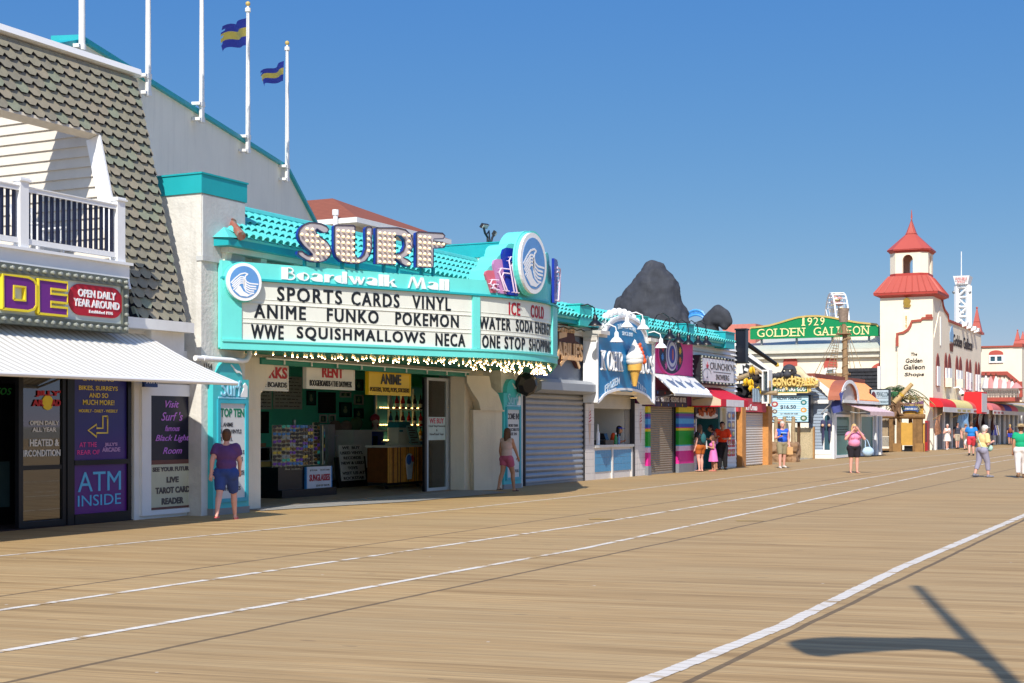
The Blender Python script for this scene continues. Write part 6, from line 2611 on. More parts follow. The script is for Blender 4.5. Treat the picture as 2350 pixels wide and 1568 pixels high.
m.build('badge',[M("badge_white",(216,212,224),0.5),M("badge_violet",(110,100,160),0.5),M("badge_blue",(60,70,160),0.5),M("badge_orange",(216,104,80),0.5)],em)
fcs=[(90,170,200),(230,190,60),(220,110,60),(150,60,160),(220,110,170),(70,140,210),(200,60,90),(130,70,170)]
for i,a in enumerate((1.15,.35,-.35,-1.0,-2.2,-2.9,2.75,1.9)):
 m=MB()
 fx_,fy_=ec[0]+eo_*.76*cos(a),ec[1]+ery*.74*sin(a)
 r_=ery*.22
 m.prism(f3,[(fx_+r_*(1 if k%2 else .55)*cos(2*pi*k/16),fy_+r_*(1 if k%2 else .55)*sin(2*pi*k/16))for k in range(16)],.057,.065)
 m.build('flower',M("flower_%s"%['aqua','yellow','orange','purple','rose','sky','red','violet'][i],fcs[i],0.6,0.2,14),em)
aw=thing('white_panel_awning','white sloping panel awning over the brown shutter of the pink stand','awning',(45.5,16.2,2.7))
u0,u1=43.5,47.35
m=MB()
m.hexa([(u0,15.82,2.62),(u1,15.82,2.62),(u1,16.52,3.26),(u0,16.52,3.26),(u0,15.82,2.66),(u1,15.82,2.66),(u1,16.52,3.30),(u0,16.52,3.30)])
m.build('panel',WHITE2,aw)
m=MB()
m.box(u0-.02,u1+.02,15.78,15.83,2.57,2.64)
m.build('front_edge',M("grey_trim",(168,166,160),0.5),aw)
for k in range(6):
 m=MB()
 x=u0+.45+k*(u1-u0-.7)/5
 m.hexa([(x,15.86,2.70),(x+.06,15.86,2.70),(x+.06,16.02,2.85),(x,16.02,2.85),(x,15.86,2.79),(x+.06,15.86,2.79),(x+.06,15.98,2.9),(x,15.98,2.9)])
 m.build('clip',WHITE2,aw)
m=MB()
for u_ in(u0+.1,u1-.1):
 m.tube([(u_,16.5,2.5),(u_,15.86,2.62)],.02,6)
m.build('strut',STEEL,aw)
bn=thing('menu_banner','dark banner of taco and burrito menu words under the white panel awning','banner',(U(1540,16.45),16.45,2.3))
fbn=FV(16.42)
bx0,bx1=U(1497,16.42),U(1577,16.42)
bz1,bz0=fbn.scr(1540,897)[1],fbn.scr(1540,934)[1]
m=MB()
m.rect(fbn,bx0,bx1,bz0,bz1,-.03,0)
m.build('cloth',M("dark_plum_print",(44,34,66),0.6,0.3,3),bn)
m=MB()
H=bz1-bz0
W=bx1-bx0
xw=bx0+.1
for t,ww in(("TACOS",.17),("-",.02),("BURRITOS",.25),("-",.02),("RICE BOWLS",.24),("AND MORE",.2)):
 m.text(fbn,t,xw,xw+W*ww*.92,bz0+H*(.3 if t!='-' else .45),bz0+H*(.62 if t!='-' else .5),.002,.008,bold=.02)
 xw+=W*ww+.03
m.build('lettering',M("pale_print2",(216,214,220),0.5),bn)
m=MB()
for k in range(10):
 m.ball(fbn.pt(bx0+.15+k*(W-.3)/9,bz0+H*(.85 if k%2 else .12),.004),.04,1,.2,1.2,6,5,k%3)
m.build('coloured_drops',[M("drop_red",(190,50,60),0.5),M("drop_blue",(60,120,190),0.5),M("drop_yellow",(210,180,70),0.5)],bn)
m=MB()
m.box(x0,x1,VR-.02,VR+.3,bz0,zp0)
m.build('upper_band',M("magenta_band",(120,40,90),0.6),row)
zs3=HV(1490,934,VR)
shutter(U(1486,VR),U(1545,VR),zs3+.1,VR+.05,M("brown_shutter",(150,136,116),0.5,0.12,5,metal=0.15,streak=0.2),.075,amp=.018)
RB=[(222,196,24),(40,140,60),(110,50,140),(60,80,170),(70,160,210),(40,90,180),(190,40,130),(222,196,24),(20,150,40),(60,180,200),(230,200,220),(216,40,140)]
RBh=[.10,.02,.05,.04,.09,.06,.015,.045,.25,.02,.085,.225]
def rainbow(xl,xr,name):
 a,b=U(xl,VR),U(xr,VR)
 z=HV(xl,933,VR)
 zb_=.3
 tot=sum(RBh)
 m=MB()
 zz=z
 for i,h in enumerate(RBh):
  hh=(z-zb_)*h/tot
  m.box(a,b,VR-.12,VR+.2,zz-hh,zz,i)
  zz-=hh
 m.build(name,[M("rainbow_%s"%n_,c_,0.55,0.12,6)for n_,c_ in zip(("gold","leaf","plum","indigo","sky","royal","magenta","yellow","green","cyan","blush","fuchsia"),RB)],row)
 m=MB()
 m.box(a-.02,b+.02,VR-.14,VR+.2,0,zb_)
 m.build('pillar_base',GREYP,row)
rainbow(1479,1485,'rainbow_pillar')
rainbow(1550,1585,'rainbow_pillar')
m=MB()
m.box(U(1546,VR)+.07,U(1550,VR),VR-.02,VR+.2,0,zs3+.2)
m.build('dark_post',BLK,row)
x0,x1=U(1586,VR),U(1687,VR)
zb4=HV(1690,900,VR)
m=MB()
z=zb4
while z<ZE-.17:
 m.hexa([(x0+.002,VR-.1,z),(x1,VR-.1,z),(x1,VR+.2,z),(x0+.002,VR+.2,z),(x0+.002,VR-.0,z+.165),(x1,VR-.0,z+.165),(x1,VR+.2,z+.165),(x0+.002,VR+.2,z+.165)])
 z+=.17
m.build('corrugated_wall',M("white_siding",(234,233,231),0.45,0.05),row)
cs=thing('chicken_sign','white framed sign CRUNCHIK\'N SNOWBERG with a penguin-like bird outline on white corrugated wall','sign',(U(1640,16.3),16.3,3.3))
cs["label"]='bulb framed white sign reading CRUNCHIK\'N SNOWBERG on the white corrugated wall'
fcz=FV(16.25)
cx0,cx1=U(1611,16.25),U(1684,16.25)
cz1,cz0=fcz.scr(1611,821)[1],fcz.scr(1611,874)[1]
m=MB()
m.rect(fcz,cx0-.1,cx1+.06,cz0-.1,cz1+.1,-.3,-.01)
m.build('cabinet',M("sign_black",(34,36,40),0.5),cs)
m=MB()
m.rect(fcz,cx0,cx1,cz0,cz1,-.009,.0)
m.build('face',M("sign_white",(222,222,224),0.35,0.03),cs)
m=MB()
W,H=cx1-cx0,cz1-cz0
m.text(fcz,"CRUNCHIK'N",cx0+W*.24,cx0+W*.98,cz0+H*.54,cz0+H*.86,.001,.012)
m.text(fcz,"SNOWBERG",cx0+W*.42,cx0+W*.84,cz0+H*.1,cz0+H*.34,.001,.012)
m.ribbon(fcz,[(cx0+W*.34,cz0+H*.44),(cx0+W*.9,cz0+H*.44)],.02,.001,.01)
m.ribbon(fcz,[(cx0+W*(.15-.12*cos(a*pi/10)),cz0+H*(.32+.24*sin(a*pi/10)))for a in range(11)],.012,.001,.01)
m.ribbon(fcz,[(cx0+W*.03,cz0+H*.32),(cx0+W*.03,cz0+H*.02)],.012,.001,.01)
m.ribbon(fcz,[(cx0+W*.13,cz0+H*.14),(cx0+W*.15,cz0+H*.2),(cx0+W*.17,cz0+H*.14)],.02,.001,.01)
m.build('lettering',M("grey_black_print",(66,64,66),0.5),cs)
m=MB()
m.prism(fcz,[(cx0+W*.14,cz0+H*.58),(cx0+W*.18,cz0+H*.58),(cx0+W*.2,cz0+H*.74),(cx0+W*.175,cz0+H*.68),(cx0+W*.16,cz0+H*.86),(cx0+W*.145,cz0+H*.68),(cx0+W*.12,cz0+H*.74)],.001,.01)
m.build('red_comb',REDL,cs)
cb_=None
for k in range(30):
 if k<9:
  p=(cx0-.05,cz0+H*k/8)
 elif k<20:
  p=(cx0+W*(k-9)/10,cz1+.05)
 else:
  p=(cx0+W*(k-20)/9,cz0-.05)
 o_=fcz.pt(p[0],p[1],.01)
 if cb_ is None:
  m=MB()
  m.ball(o_,.04)
  cb_=m.build('bulb',glassb,cs,True)
  c0_=o_
 else:
  c=cb_.copy()
  sc.collection.objects.link(c)
  c.parent=cs
  c.location=o_-c0_
ra=thing('red_awning','red fabric awning with white valance over the chicken stand','awning',(48.8,16,2.4))
u0,u1=47.3,50.45
vf,vwall=15.5,16.55
RED=M("red_canvas",(206,30,52),0.7,0.08)
m=MB()
m.hexa([(u0,vf,2.50),(u1,vf,2.50),(u1,vwall,2.95),(u0,vwall,2.95),(u0,vf,2.52),(u1,vf,2.52),(u1,vwall,2.98),(u0,vwall,2.98)])
m.build('canopy',RED,ra)
m=MB()
m.box(u0,u0+.55,vf-.02,vf,2.27,2.51)
m.box(u1-.55,u1,vf-.02,vf,2.27,2.51)
m.box(u0+.55,u1-.55,vf-.02,vf,2.27,2.51,1)
m.build('valance',[RED,M("valance_white",(226,222,222),0.7)],ra)
m=MB()
m.add([(u0,vf,2.27),(u0,vwall,2.27),(u0,vwall,2.95),(u0,vf,2.50)],[(0,3,2,1)])
m.build('side_panel',M("beige_canvas",(206,186,160),0.8),ra)
m=MB()
m.add([(u1,vf,2.27),(u1,vwall,2.27),(u1,vwall,2.95),(u1,vf,2.50)],[(0,1,2,3)])
m.build('side_panel',M("beige_canvas",(206,186,160),0.8),ra)
m=MB()
m.tube([(u0,vf,2.27),(u0,vwall,2.27)],.03,6)
m.build('side_piping',RED,ra)
m=MB()
zr=zb4
m.box(U(1586,VR),U(1597,VR),VR-.03,VR+.3,0,zr)
m.box(U(1666,VR),x1,VR-.03,VR+.3,0,zr)
m.box(U(1597,VR),U(1666,VR),VR,VR+.2,2.35,zr)
z=.05
m2=MB()
while z<1.0:
 m2.hexa([(U(1667,VR),VR-.06,z),(x1,VR-.06,z),(x1,VR-.03,z),(U(1667,VR),VR-.03,z),(U(1667,VR),VR-.035,z+.16),(x1,VR-.035,z+.16),(x1,VR-.03,z+.16),(U(1667,VR),VR-.03,z+.16)])
 z+=.165
m.build('stand_wall',WHITE,row)
m2.build('lap_siding',WHITE,row)
m=MB()
m.box(U(1597,VR),U(1666,VR),18.2,18.3,0,2.4)
m.box(U(1649,VR),U(1652,VR),VR,18.2,0,2.35)
m.box(U(1597,VR),U(1649,VR),VR+.5,VR+.9,0,1.05)
m.build('teal_interior',M("teal_interior",(44,110,112),0.6),row)
m=MB()
m.box(U(1652,VR),U(1666,VR),VR+.1,VR+.16,0.02,2.3)
m.frame(fR,U(1652,VR),U(1666,VR),0.0,2.34,.09,-.1,.02)
m.build('cream_door',M("cream_door",(214,206,178),0.5),row)
fp4=FV(VR-.034)
ch=thing('chicken_poster','poster of fried chicken pieces on a plate above the order window','poster',(U(1622,VR-.1),VR-.1,2))
fch=FV(VR-.12)
c0_,cz1=fch.scr(1596,931)
c1_=fch.scr(1648,931)[0]
cz0=fch.scr(1596,961)[1]
m=MB()
m.rect(fch,c0_,c1_,cz0,cz1,-.04,0)
m.build('board',M("dark_plum",(46,30,40),0.5),ch)
m=MB()
m.ball(fch.pt((c0_+c1_)/2,cz0+.12,.005),1,(c1_-c0_)*.49,.01,.12,20,8)
m.build('plate',M("plate_white",(216,212,206),0.4),ch,True)
m=MB()
random.seed(5)
for k in range(22):
 m.ball(fch.pt(c0_+(c1_-c0_)*random.uniform(.14,.86),cz0+random.uniform(.14,.36),.02),random.uniform(.07,.12),1,.3,random.uniform(.7,1),8,6)
m.build('chicken',M("fried_brown",(170,84,40),0.6,0.35,12),ch,True)
def menu_strip(px0,px1,y0,y1,lab,n,cols=1,reds=2):
 a,b=U(px0,VR-.034),U(px1,VR-.034)
 z1,z0=fp4.scr(px0,y0)[1],fp4.scr(px0,y1)[1]
 t=thing('menu_board',lab,'menu',((a+b)/2,VR-.05,z0),'picture menus on the chicken stand')
 m=MB()
 m.rect(fp4,a,b,z0,z1,0.001,.015)
 m.build('board',M("menu_grey",(176,182,194),0.5,0.2,6),t)
 for i in range(n):
  for c in range(cols):
   xx0=a+(b-a)*(c+.08)/cols
   xx1=a+(b-a)*(c+.92)/cols
   zz1=z1-(z1-z0)*(i+.06)/n
   zz0=z1-(z1-z0)*(i+.9)/n
   m=MB()
   m.rect(fp4,xx0,xx1,zz0,zz1,.016,.022)
   rd=i>=n-reds
   m.ball(fp4.pt((xx0+xx1)/2,(zz0+zz1)/2,.022),1,(xx1-xx0)*.36,.006,(zz1-zz0)*.3,8,6,1)
   m.build('picture',[M("menu_red",(190,50,64),0.5)if rd else M("menu_slate_%d"%((i+c)%3),((110,110,130),(90,100,140),(130,110,110))[(i+c)%3],0.5,0.4,16),M("menu_food_%d"%((i*2+c)%3),((190,170,130),(150,100,70),(200,190,120))[(i*2+c)%3],0.6,0.4,16)],t)
menu_strip(1668.5,1686,944,1050,'tall picture menu with red lower panels at the right of the chicken stand',5,2,2)
menu_strip(1587,1596,941,1048,'narrow picture menu between the rainbow pillar and the order window',6,1,1)
bk=thing('yellow_bin','small yellow bin at the foot of the order window','bin',(U(1600,16.4),16.4,0))
p=gp(1600,1077)
m=MB()
m.lathe([(.12,.003),(.15,.55),(.16,.56)],(p.x,p.y,0),12,sx=1,sy=.7)
m.build('tub',M("yellow_plastic",(214,190,60),0.5),bk,True)
m=MB()
m.lathe([(.165,.561),(.165,.6),(.1,.62),(0,.625)],(p.x,p.y,0),12,sx=1,sy=.7)
m.build('lid',M("yellow_plastic2",(190,166,50),0.5),bk,True)
# ------------ remeshed lumps (rocks, statues, people)
def remesh(parts_mb,voxel,smooth=4,factor=0.5):
 me=bpy.data.meshes.new("tmp")
 me.from_pydata([tuple(v)for v in parts_mb.v],[],parts_mb.f)
 ob=bpy.data.objects.new("tmp",me)
 sc.collection.objects.link(ob)
 md=ob.modifiers.new("r",'REMESH')
 md.mode='VOXEL'
 md.voxel_size=voxel
 if smooth:
  ms=ob.modifiers.new("s",'SMOOTH')
  ms.iterations=smooth
  ms.factor=factor
 bpy.context.view_layer.update()
 dg=bpy.context.evaluated_depsgraph_get()
 ev=ob.evaluated_get(dg)
 m2=ev.to_mesh()
 vs=[Vector(v.co)for v in m2.vertices]
 fs=[tuple(p.vertices)for p in m2.polygons]
 ev.to_mesh_clear()
 bpy.data.objects.remove(ob)
 bpy.data.meshes.remove(me)
 out=MB()
 out.v,out.f,out.m=vs,fs,[0]*len(fs)
 return out
def lumpy(mb,amp,sc_,seed=0):
 for v in mb.v:
  n=noise.noise_vector((v+Vector((seed,0,0)))*sc_)
  v+=n*amp
 return mb
 # ------------ GORILLA BACK, COASTER
DKG=M("dark_grey_cement",(58,61,68),0.85,0.35,.9,0.6,5,streak=0.14,stain=(120,120,118))
VGO=24.0
fgo=FU(60.0)
def sil(poly_l,poly_r,depth_k,cu):
 """loft of ellipses through left and right silhouette pixels at the plane u = cu"""
 m=MB()
 rings=[]
 for(a,b)in zip(poly_l,poly_r):
  pa,pb=pu(a[0],a[1],cu),pu(b[0],b[1],cu)
  rings.append(((pa+pb)/2,(pa-pb).length/2))
 seg=28
 vs,fs=[],[]
 for c,r in rings:
  for k in range(seg):
   an=2*pi*k/seg
   vs.append(c+Vector((r*depth_k*cos(an),r*sin(an),0)))
 for i in range(len(rings)-1):
  for k in range(seg):
   k2=(k+1)%seg
   fs.append((i*seg+k,i*seg+k2,(i+1)*seg+k2,(i+1)*seg+k))
 fs.append(tuple(range(seg-1,-1,-1)))
 fs.append(tuple((len(rings)-1)*seg+k for k in range(seg)))
 return m.add(vs,fs)
gor=thing('gorilla_statue','huge dark grey gorilla statue seen from behind, towering over the snack shops','statue',(60,24,0))
m=sil([(1428,780),(1434,745),(1424,728),(1424,700),(1436,672),(1452,648),(1466,626),(1478,610),(1490,603),(1496,602)],[(1586,780),(1584,745),(1574,715),(1563,692),(1562,664),(1556,648),(1542,628),(1524,611),(1508,603),(1500,602)],.85,60.0)
m2=sil([(1398,785),(1401,745),(1408,708),(1416,684),(1430,674),(1436,673)],[(1470,785),(1470,740),(1466,705),(1460,684),(1448,675),(1440,673)],.8,60.6)
m.add(m2.v,m2.f)
m2=sil([(1540,785),(1538,745),(1540,715),(1544,700),(1552,694)],[(1592,785),(1585,740),(1578,716),(1570,700),(1560,694)],.8,60.3)
m.add(m2.v,m2.f)
g_=lumpy(remesh(m,.08,3),.12,.9)
lumpy(g_,.07,2.3,4)
lumpy(g_,.035,5.5,9)
g_.build('body',DKG,gor,True)
hand=thing('gorilla_hand','dark grey knuckled gorilla fist raised right of the gorilla statue','statue',(61,21.5,4))
m=sil([(1590,790),(1594,752),(1600,740),(1608,735),(1618,734)],[(1650,790),(1650,760),(1646,746),(1638,738),(1628,734)],.8,60)
for(a,b,r)in(((1622,740),(1648,716),.3),((1648,716),(1664,722),.26),((1664,722),(1671,738),.22),((1636,730),(1656,736),.28),((1655,735),(1662,748),.2)):
 m.tube([pu(*a,59.8),pu(*a,59.8).lerp(pu(*b,59.8),.5),pu(*b,59.8)],[r,r*1.06,r*.95],12)
 m.ball(pu(*b,59.8),r)
lumpy(remesh(m,.07,3),.06,1.6,5).build('fist',DKG,hand,True)
cst=thing('coaster_track','pale blue arched steel truss of a roller coaster behind the gorilla statue','roller coaster',(150,55,0))
BLU=M("coaster_blue",(72,150,216),0.4)
fco=FU(150)
top,bot=[],[]
for i in range(13):
 t=i/12
 x=1572+(1626-1572)*t
 y=733-21*math.sin(pi*(0.12+.8*t))+(4 if t>.8 else 0)
 top.append(pu(x,y,150))
 bot.append(pu(x-2+3*t,y+11,150))
m=MB()
m.tube(top,.14,6)
m.build('upper_rail',BLU,cst,True)
m=MB()
m.tube(bot,.14,6)
m.build('lower_rail',BLU,cst,True)
m=MB()
for i in range(12):
 m.tube([top[i],bot[i+1]]if i%2 else[bot[i],top[i+1]],.07,4)
 m.tube([top[i],bot[i]],.06,4)
m.build('lattice',BLU,cst)
m=MB()
for i in(0,12):
 m.tube([bot[i],Vector((bot[i].x,bot[i].y,0))],.3,8)
m.build('column',BLU,cst)
hs=thing('red_roofed_house','house with a red hipped roof and white eaves rising behind the mall','house',(55,40,0))
hu0,hu1,hv0,hv1,zE=50.8,59.0,32.65,47.0,10.4
m=MB()
ra_,rb_=Vector((54.9,36.6,12.05)),Vector((54.9,43.0,12.05))
o_=.5
c=[Vector((hu0,hv0,zE)),Vector((hu1,hv0,zE)),Vector((hu1,hv1,zE)),Vector((hu0,hv1,zE))]
m.add(c+[ra_,rb_],[(0,1,4),(1,2,5,4),(2,3,5),(3,0,4,5)])
m.build('roof',stripes("red_tile_roof",(146,84,60),(124,68,48),(.7,0,.7),.28,.3,0.8,.15),hs)
m=MB()
m.box(hu0-.02,hu1+.02,hv0-.02,hv1+.02,zE-.22,zE-.003)
m.build('eaves',WHITE,hs)
m=MB()
m.box(hu0+.7,hu1-.7,hv0+.7,hv1-.7,0,zE-.223)
m.build('wall',M("beige_house_wall",(206,196,174),0.8),hs)
m=MB()
m.box(hu0+1.2,hu0+1.9,hv0+.62,hv0+.7,zE-1.8,zE-.5)
m.build('shutter',M("grey_brown_shutter",(120,112,104),0.7),hs)
m=MB()
p=pu(770,506,hu0-.15)
m.lathe([(.1,-.6),(.1,.2),(.14,.22),(.14,.45),(0,.47)],p,8)
m.build('vent_pipe',WHITE2,hs,True)
# ------------ JUNGLE GOLF FRONT AND ICE CREAM STAND
def zb(a,b):
 return(1676.9+.2186*a,734.4+.2186*b)
VJ=16.7
fj=FV(VJ)
bb=thing('black_board','tall black box sign seen edge on at the end of the snack row','sign',(UE+.3,VJ,3.4))
ub=52.3
fbb=FU(ub)
m=MB()
X0,Z1=fbb.scr(1688,758)
X1,Z0=fbb.scr(1711,830)
m.rect(fbb,X0,X1,Z0,Z1,-.35,0)
m.build('cabinet',M("sign_black_gloss",(22,26,36),0.3,0.2,4),bb)
m=MB()
m.rect(fbb,X0-.03,X1+.03,Z1,Z1+.06,-.4,.04)
m.rect(fbb,X0-.03,X1+.03,Z0-.06,Z0,-.4,.04)
m.build('edge_trim',BLK,bb)
m=MB()
m.rect(fbb,X1-.45,X1-.37,Z1-.6,Z1-.5,0,.02)
m.build('plate',WHITE2,bb)
po=thing('black_boom','long black boom with a yellow tip slanting out above the striped hut','pole',(54,17,4))
p0,p1=pu(1709,786,53),pu(1784,838,54.5)
m=MB()
m.tube([p0,p1],[.1,.07],10)
m.build('shaft',BLK,po,True)
m=MB()
m.tube([p0.lerp(p1,.96),p0.lerp(p1,1.0)],.085,10)
m.tube([p0.lerp(p1,.98),p0.lerp(p1,1.03)],.05,8)
m.build('tip',M("yellow_tip",(230,190,70),0.5),po)
hut=thing('jungle_hut','zebra striped crashed plane hut full of bananas over the ice cream stand','attraction',(55,17,2.6))
uJ=55.5
fj2=FU(uJ)
def J(a,b,d=0.0):
 return fj2.scr(*zb(a,b),d)
m=MB()
A0,A1,B0,B1=(60,670),(165,345),(330,535),(412,535)
N=9
for i in range(N):
 t0,t1=i/N,(i+1)/N
 def L_(p,q,t):
  return(p[0]+(q[0]-p[0])*t,p[1]+(q[1]-p[1])*t)
 q=[L_(A0,A1,t0),L_((200,640),B1,t0),L_((200,640),B1,t1),L_(A0,A1,t1)]
 m.prism(fj2,[J(*k)for k in q],-.5,-.4+.02*(i%2),i%2)
m.build('striped_hull',[M("zebra_white",(228,226,220),0.5),M("zebra_black",(40,40,44),0.5)],hut)
m=MB()
m.prism(fj2,[J(*k)for k in((60,440),(120,440),(135,560),(120,690),(60,690))],-.62,-.5,0)
m.build('nose',M("zebra_white",(228,226,220),0.5),hut)
m=MB()
m.prism(fj2,[J(*k)for k in((85,470),(110,480),(112,560),(95,610),(75,620),(95,560))],-.499,-.48,0)
m.build('black_stripe',M("zebra_black",(40,40,44),0.5),hut)
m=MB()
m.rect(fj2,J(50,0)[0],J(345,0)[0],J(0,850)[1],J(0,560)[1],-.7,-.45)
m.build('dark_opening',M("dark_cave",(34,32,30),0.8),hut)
for a,b,r in(((60,625),(300,548),.11),((230,770),(500,765),.09),((200,800),(330,850),.06),((420,640),(420,880),.05),((220,480),(345,560),.05),((190,570),(225,475),.05)):
 m=MB()
 p,q=fj2.pt(*J(*a),.1),fj2.pt(*J(*b),.12)
 m.tube([p,p.lerp(q,.5),q],[r*.9,r,r],8)
 m.build('log',M("driftwood",(168,146,112),0.8,0.25,8,0.4,30),hut,True)
m=MB()
m.rect(fj2,J(60,0)[0],J(320,0)[0],J(0,698)[1],J(0,680)[1],-.1,.1)
m.build('yellow_beam',M("ochre_beam",(206,168,74),0.6),hut)
m=MB()
m.frame(fj2,J(338,0)[0],J(412,0)[0],J(0,880)[1],J(0,532)[1],.06,-.35,.16)
m.build('window_frame',WHITE,hut)
m=MB()
m.rect(fj2,J(345,0)[0],J(405,0)[0],J(0,870)[1],J(0,545)[1],.0,.01)
m.build('pane',GLASS,hut)
m=MB()
c=fj2.pt(*J(95,755),.15)
m.lathe([(.16,-.1),(.3,-.1),(.34,0),(.3,.1),(.16,.1),(.16,-.1)],c,16,0,(-.8,-.4,.2))
m.build('tyre',M("black_rubber",(26,26,28),0.8),hut,True)
m=MB()
random.seed(12)
for(a,b)in((230,690),(255,600),(300,720)):
 m.ball(fj2.pt(*J(a,b),.0),.25,1,.8,.9,8,6)
m.build('cargo_sack',M("dark_sack",(62,54,48),0.9,0.3,8),hut,True)
BAN=M("banana_yellow",(232,186,40),0.5,0.15,10)
for bi,(a,b,lab)in enumerate(((252,525,'bunch of bananas under the small roof of the striped hut'),(190,645,'bunch of bananas hung left above the ochre beam'),(238,655,'bunch of bananas hung above the ochre beam, right one'),(245,715,'bunch of bananas below the ochre beam'),(315,735,'bunch of bananas beside the window frame of the striped hut'))):
 c=fj2.pt(*J(a,b),.3)
 t=thing('banana_bunch',lab,'bananas',c,'banana bunches on the striped hut')
 m=MB()
 for k in range(9):
  an=2*pi*k/9
  o_=Vector((0,cos(an)*.07,-.015*(k%3)))
  m.tube([c+Vector((0,cos(an)*.02,.11)),c+o_+Vector((-.05,0,.06)),c+o_*1.5+Vector((-.06,0,-.04)),c+o_*1.3+Vector((-.02,0,-.13))],[.014,.03,.032,.01],6)
 m.build('fruit',BAN,t,True)
 m=MB()
 m.tube([c+Vector((0,0,.1)),c+Vector((.05,0,.2))],.018,6)
 m.build('stem',M("banana_stem",(110,110,50),0.7),t)
ic=thing('ice_cream_stand','ice cream kiosk with pale roller shutter between raw timber posts','kiosk',(55,VJ,0))
x0,x1=U(zb(105,0)[0],VJ),U(zb(334,0)[0],VJ)
zt=HV(zb(105,0)[0],zb(0,970)[1],VJ)
m=MB()
z=0.02
f=Fr((x0,VJ,0),(0,1,0),(0,0,1))
prof=[]
while z<zt:
 for i in range(5):
  prof.append((-.018*sin(pi*i/5),z+.1*i/5))
 z+=.1
n=len(prof)
vs=[(x0,VJ+p[0],p[1])for p in prof]+[(x1,VJ+p[0],p[1])for p in prof]
m.add(vs,[(i+1,i,n+i,n+i+1)for i in range(n-1)])
m.build('roller_shutter',M("pale_shutter",(206,198,186),0.5,0.06),ic)
ORW=M("orange_timber",(196,136,74),0.7,0.2,5,0.3,30)
for(a,b)in((55,95),(333,375)):
 m=MB()
 m.box(U(zb(a,0)[0],VJ),U(zb(b,0)[0],VJ),VJ-.25,VJ+.1,0,HV(zb(a,0)[0],zb(0,905)[1],VJ))
 m.build('timber_post',ORW,ic)
m=MB()
m.box(U(zb(95,0)[0],VJ)+.01,x0,VJ-.12,VJ+.1,0,zt)
m.box(UE+.02,U(zb(55,0)[0],VJ),VJ-.05,VJ+.2,0,3.0)
m.build('dark_timber',WOODD,ic)
m=MB()
f=FV(VJ-.2)
m.rect(f,U(zb(80,0)[0],VJ-.2),U(zb(372,0)[0],VJ-.2),zt+.02,zt+.55,-.3,0)
sgb=m.build('red_sign',M("faded_red_sign",(196,66,78),0.6,0.15,3),ic)
m=MB()
m.text(f,"Ice Cream",U(zb(160,0)[0],VJ-.2),U(zb(275,0)[0],VJ-.2),zt+.08,zt+.32,.003,.015,bold=.01)
m.build('lettering',WHITE2,sgb)
m=MB()
for k in range(4):
 m.rect(f,U(zb(230+28*k,0)[0],VJ-.2),U(zb(252+28*k,0)[0],VJ-.2),zt+.42,zt+.95,.0,.03)
m.build('blue_boards',M("grey_blue_boards",(150,172,186),0.6),sgb)
m=MB()
m.box(x0-1,x1+.6,VJ+.1,VJ+2.5,0,zt+.5)
m.build('back_wall',M("olive_wall",(110,104,92),0.8),ic)
uL=66.8
fl2=FU(uL)
def Lp(a,b,d=0.0):
 return fl2.scr(*zb(a,b),d)
gs=thing('golf_sign','jungle golf sign with snarling gorilla head over bamboo letters and a green ADVENTURE GOLF board','sign',fl2.pt(Lp(620,0)[0],3))
m=MB()
m.prism(fl2,[Lp(*p)for p in((415,710),(420,660),(470,600),(560,590),(650,560),(660,490),(700,476),(745,530),(800,590),(860,600),(920,640),(915,700),(860,715),(840,715))],-.5,-.1)
r_=lumpy(remesh(m,.08,3),.06,2.0)
r_.build('cream_rock',M("cream_rock",(212,196,160),0.9,0.15,3),gs,True)
GBL=M("gorilla_black",(62,62,66),0.7,0.25,8)
hc=fl2.pt(*Lp(615,548),.1)
sc1=abs(Lp(690,0)[0]-Lp(540,0)[0])/2
m=MB()
m.ball(hc+Vector((.1,0,.05)),sc1,.9,1,.95,16,12)
m.ball(hc+Vector((-.15,0,.35*sc1)),sc1*.75,.8,1.05,.35,12,8)
m.ball(hc+Vector((-.28,0,-.42*sc1)),sc1*.6,.9,1.0,.75,12,8)
m.ball(hc+Vector((-.3,0,-.02*sc1)),sc1*.28,1,1,.8,8,6)
m.ball(hc+Vector((.2,0,.55*sc1)),sc1*.5,.8,.8,.9)
for s in(-1,1):
 m.ball(hc+Vector((.05,s*sc1,.0)),sc1*.22,.6,.6,1)
 m.ball(hc+Vector((.15,s*sc1*1.1,-.75*sc1)),sc1*.55,1,1,.8)
fist=fl2.pt(*Lp(500,582),.25)
m.tube([fist+Vector((0,0,0)),hc+Vector((.1,.75*sc1,-.6*sc1))],[.16,.2],10)
for k in range(4):
 m.ball(fist+Vector((-.1,.2-.11*k,-.02)),.1,1,.8,1.3,8,6)
remesh(m,.035,3).build('gorilla_head',GBL,gs,True)
m=MB()
for s in(-1,1):
 m.ball(hc+Vector((-.72*sc1-.03,s*sc1*.36,.13*sc1)),sc1*.13,.5,1.2,.8,8,6)
for k in range(7):
 yk=(k-3)*sc1*.13
 m.add([hc+Vector((-.95*sc1,yk-.04,-.30*sc1)),hc+Vector((-.95*sc1,yk+.04,-.30*sc1)),hc+Vector((-1.0*sc1,yk,-.30*sc1-(.14 if k in(1,5)else .08)))],[(0,1,2),(2,1,0)])
m.build('eyes_and_teeth',M("ivory",(232,226,206),0.4),gs)
m=MB()
m.ball(hc+Vector((-.9*sc1,0,-.42*sc1)),sc1*.36,.3,1,.35,10,6)
m.build('mouth',M("mouth_red",(120,40,40),0.6),gs,True)
m=MB()
random.seed(21)
for k in range(26):
 a=random.uniform(435,890)
 b=random.uniform(615,700)
 c=fl2.pt(*Lp(a,b),.12+random.uniform(0,.15))
 an=random.choice((0,1.57,1.57,.3,-.3,1.2))
 d=Vector((0,cos(an),sin(an)))*random.uniform(.14,.26)
 m.tube([c-d,c+d],.06,8)
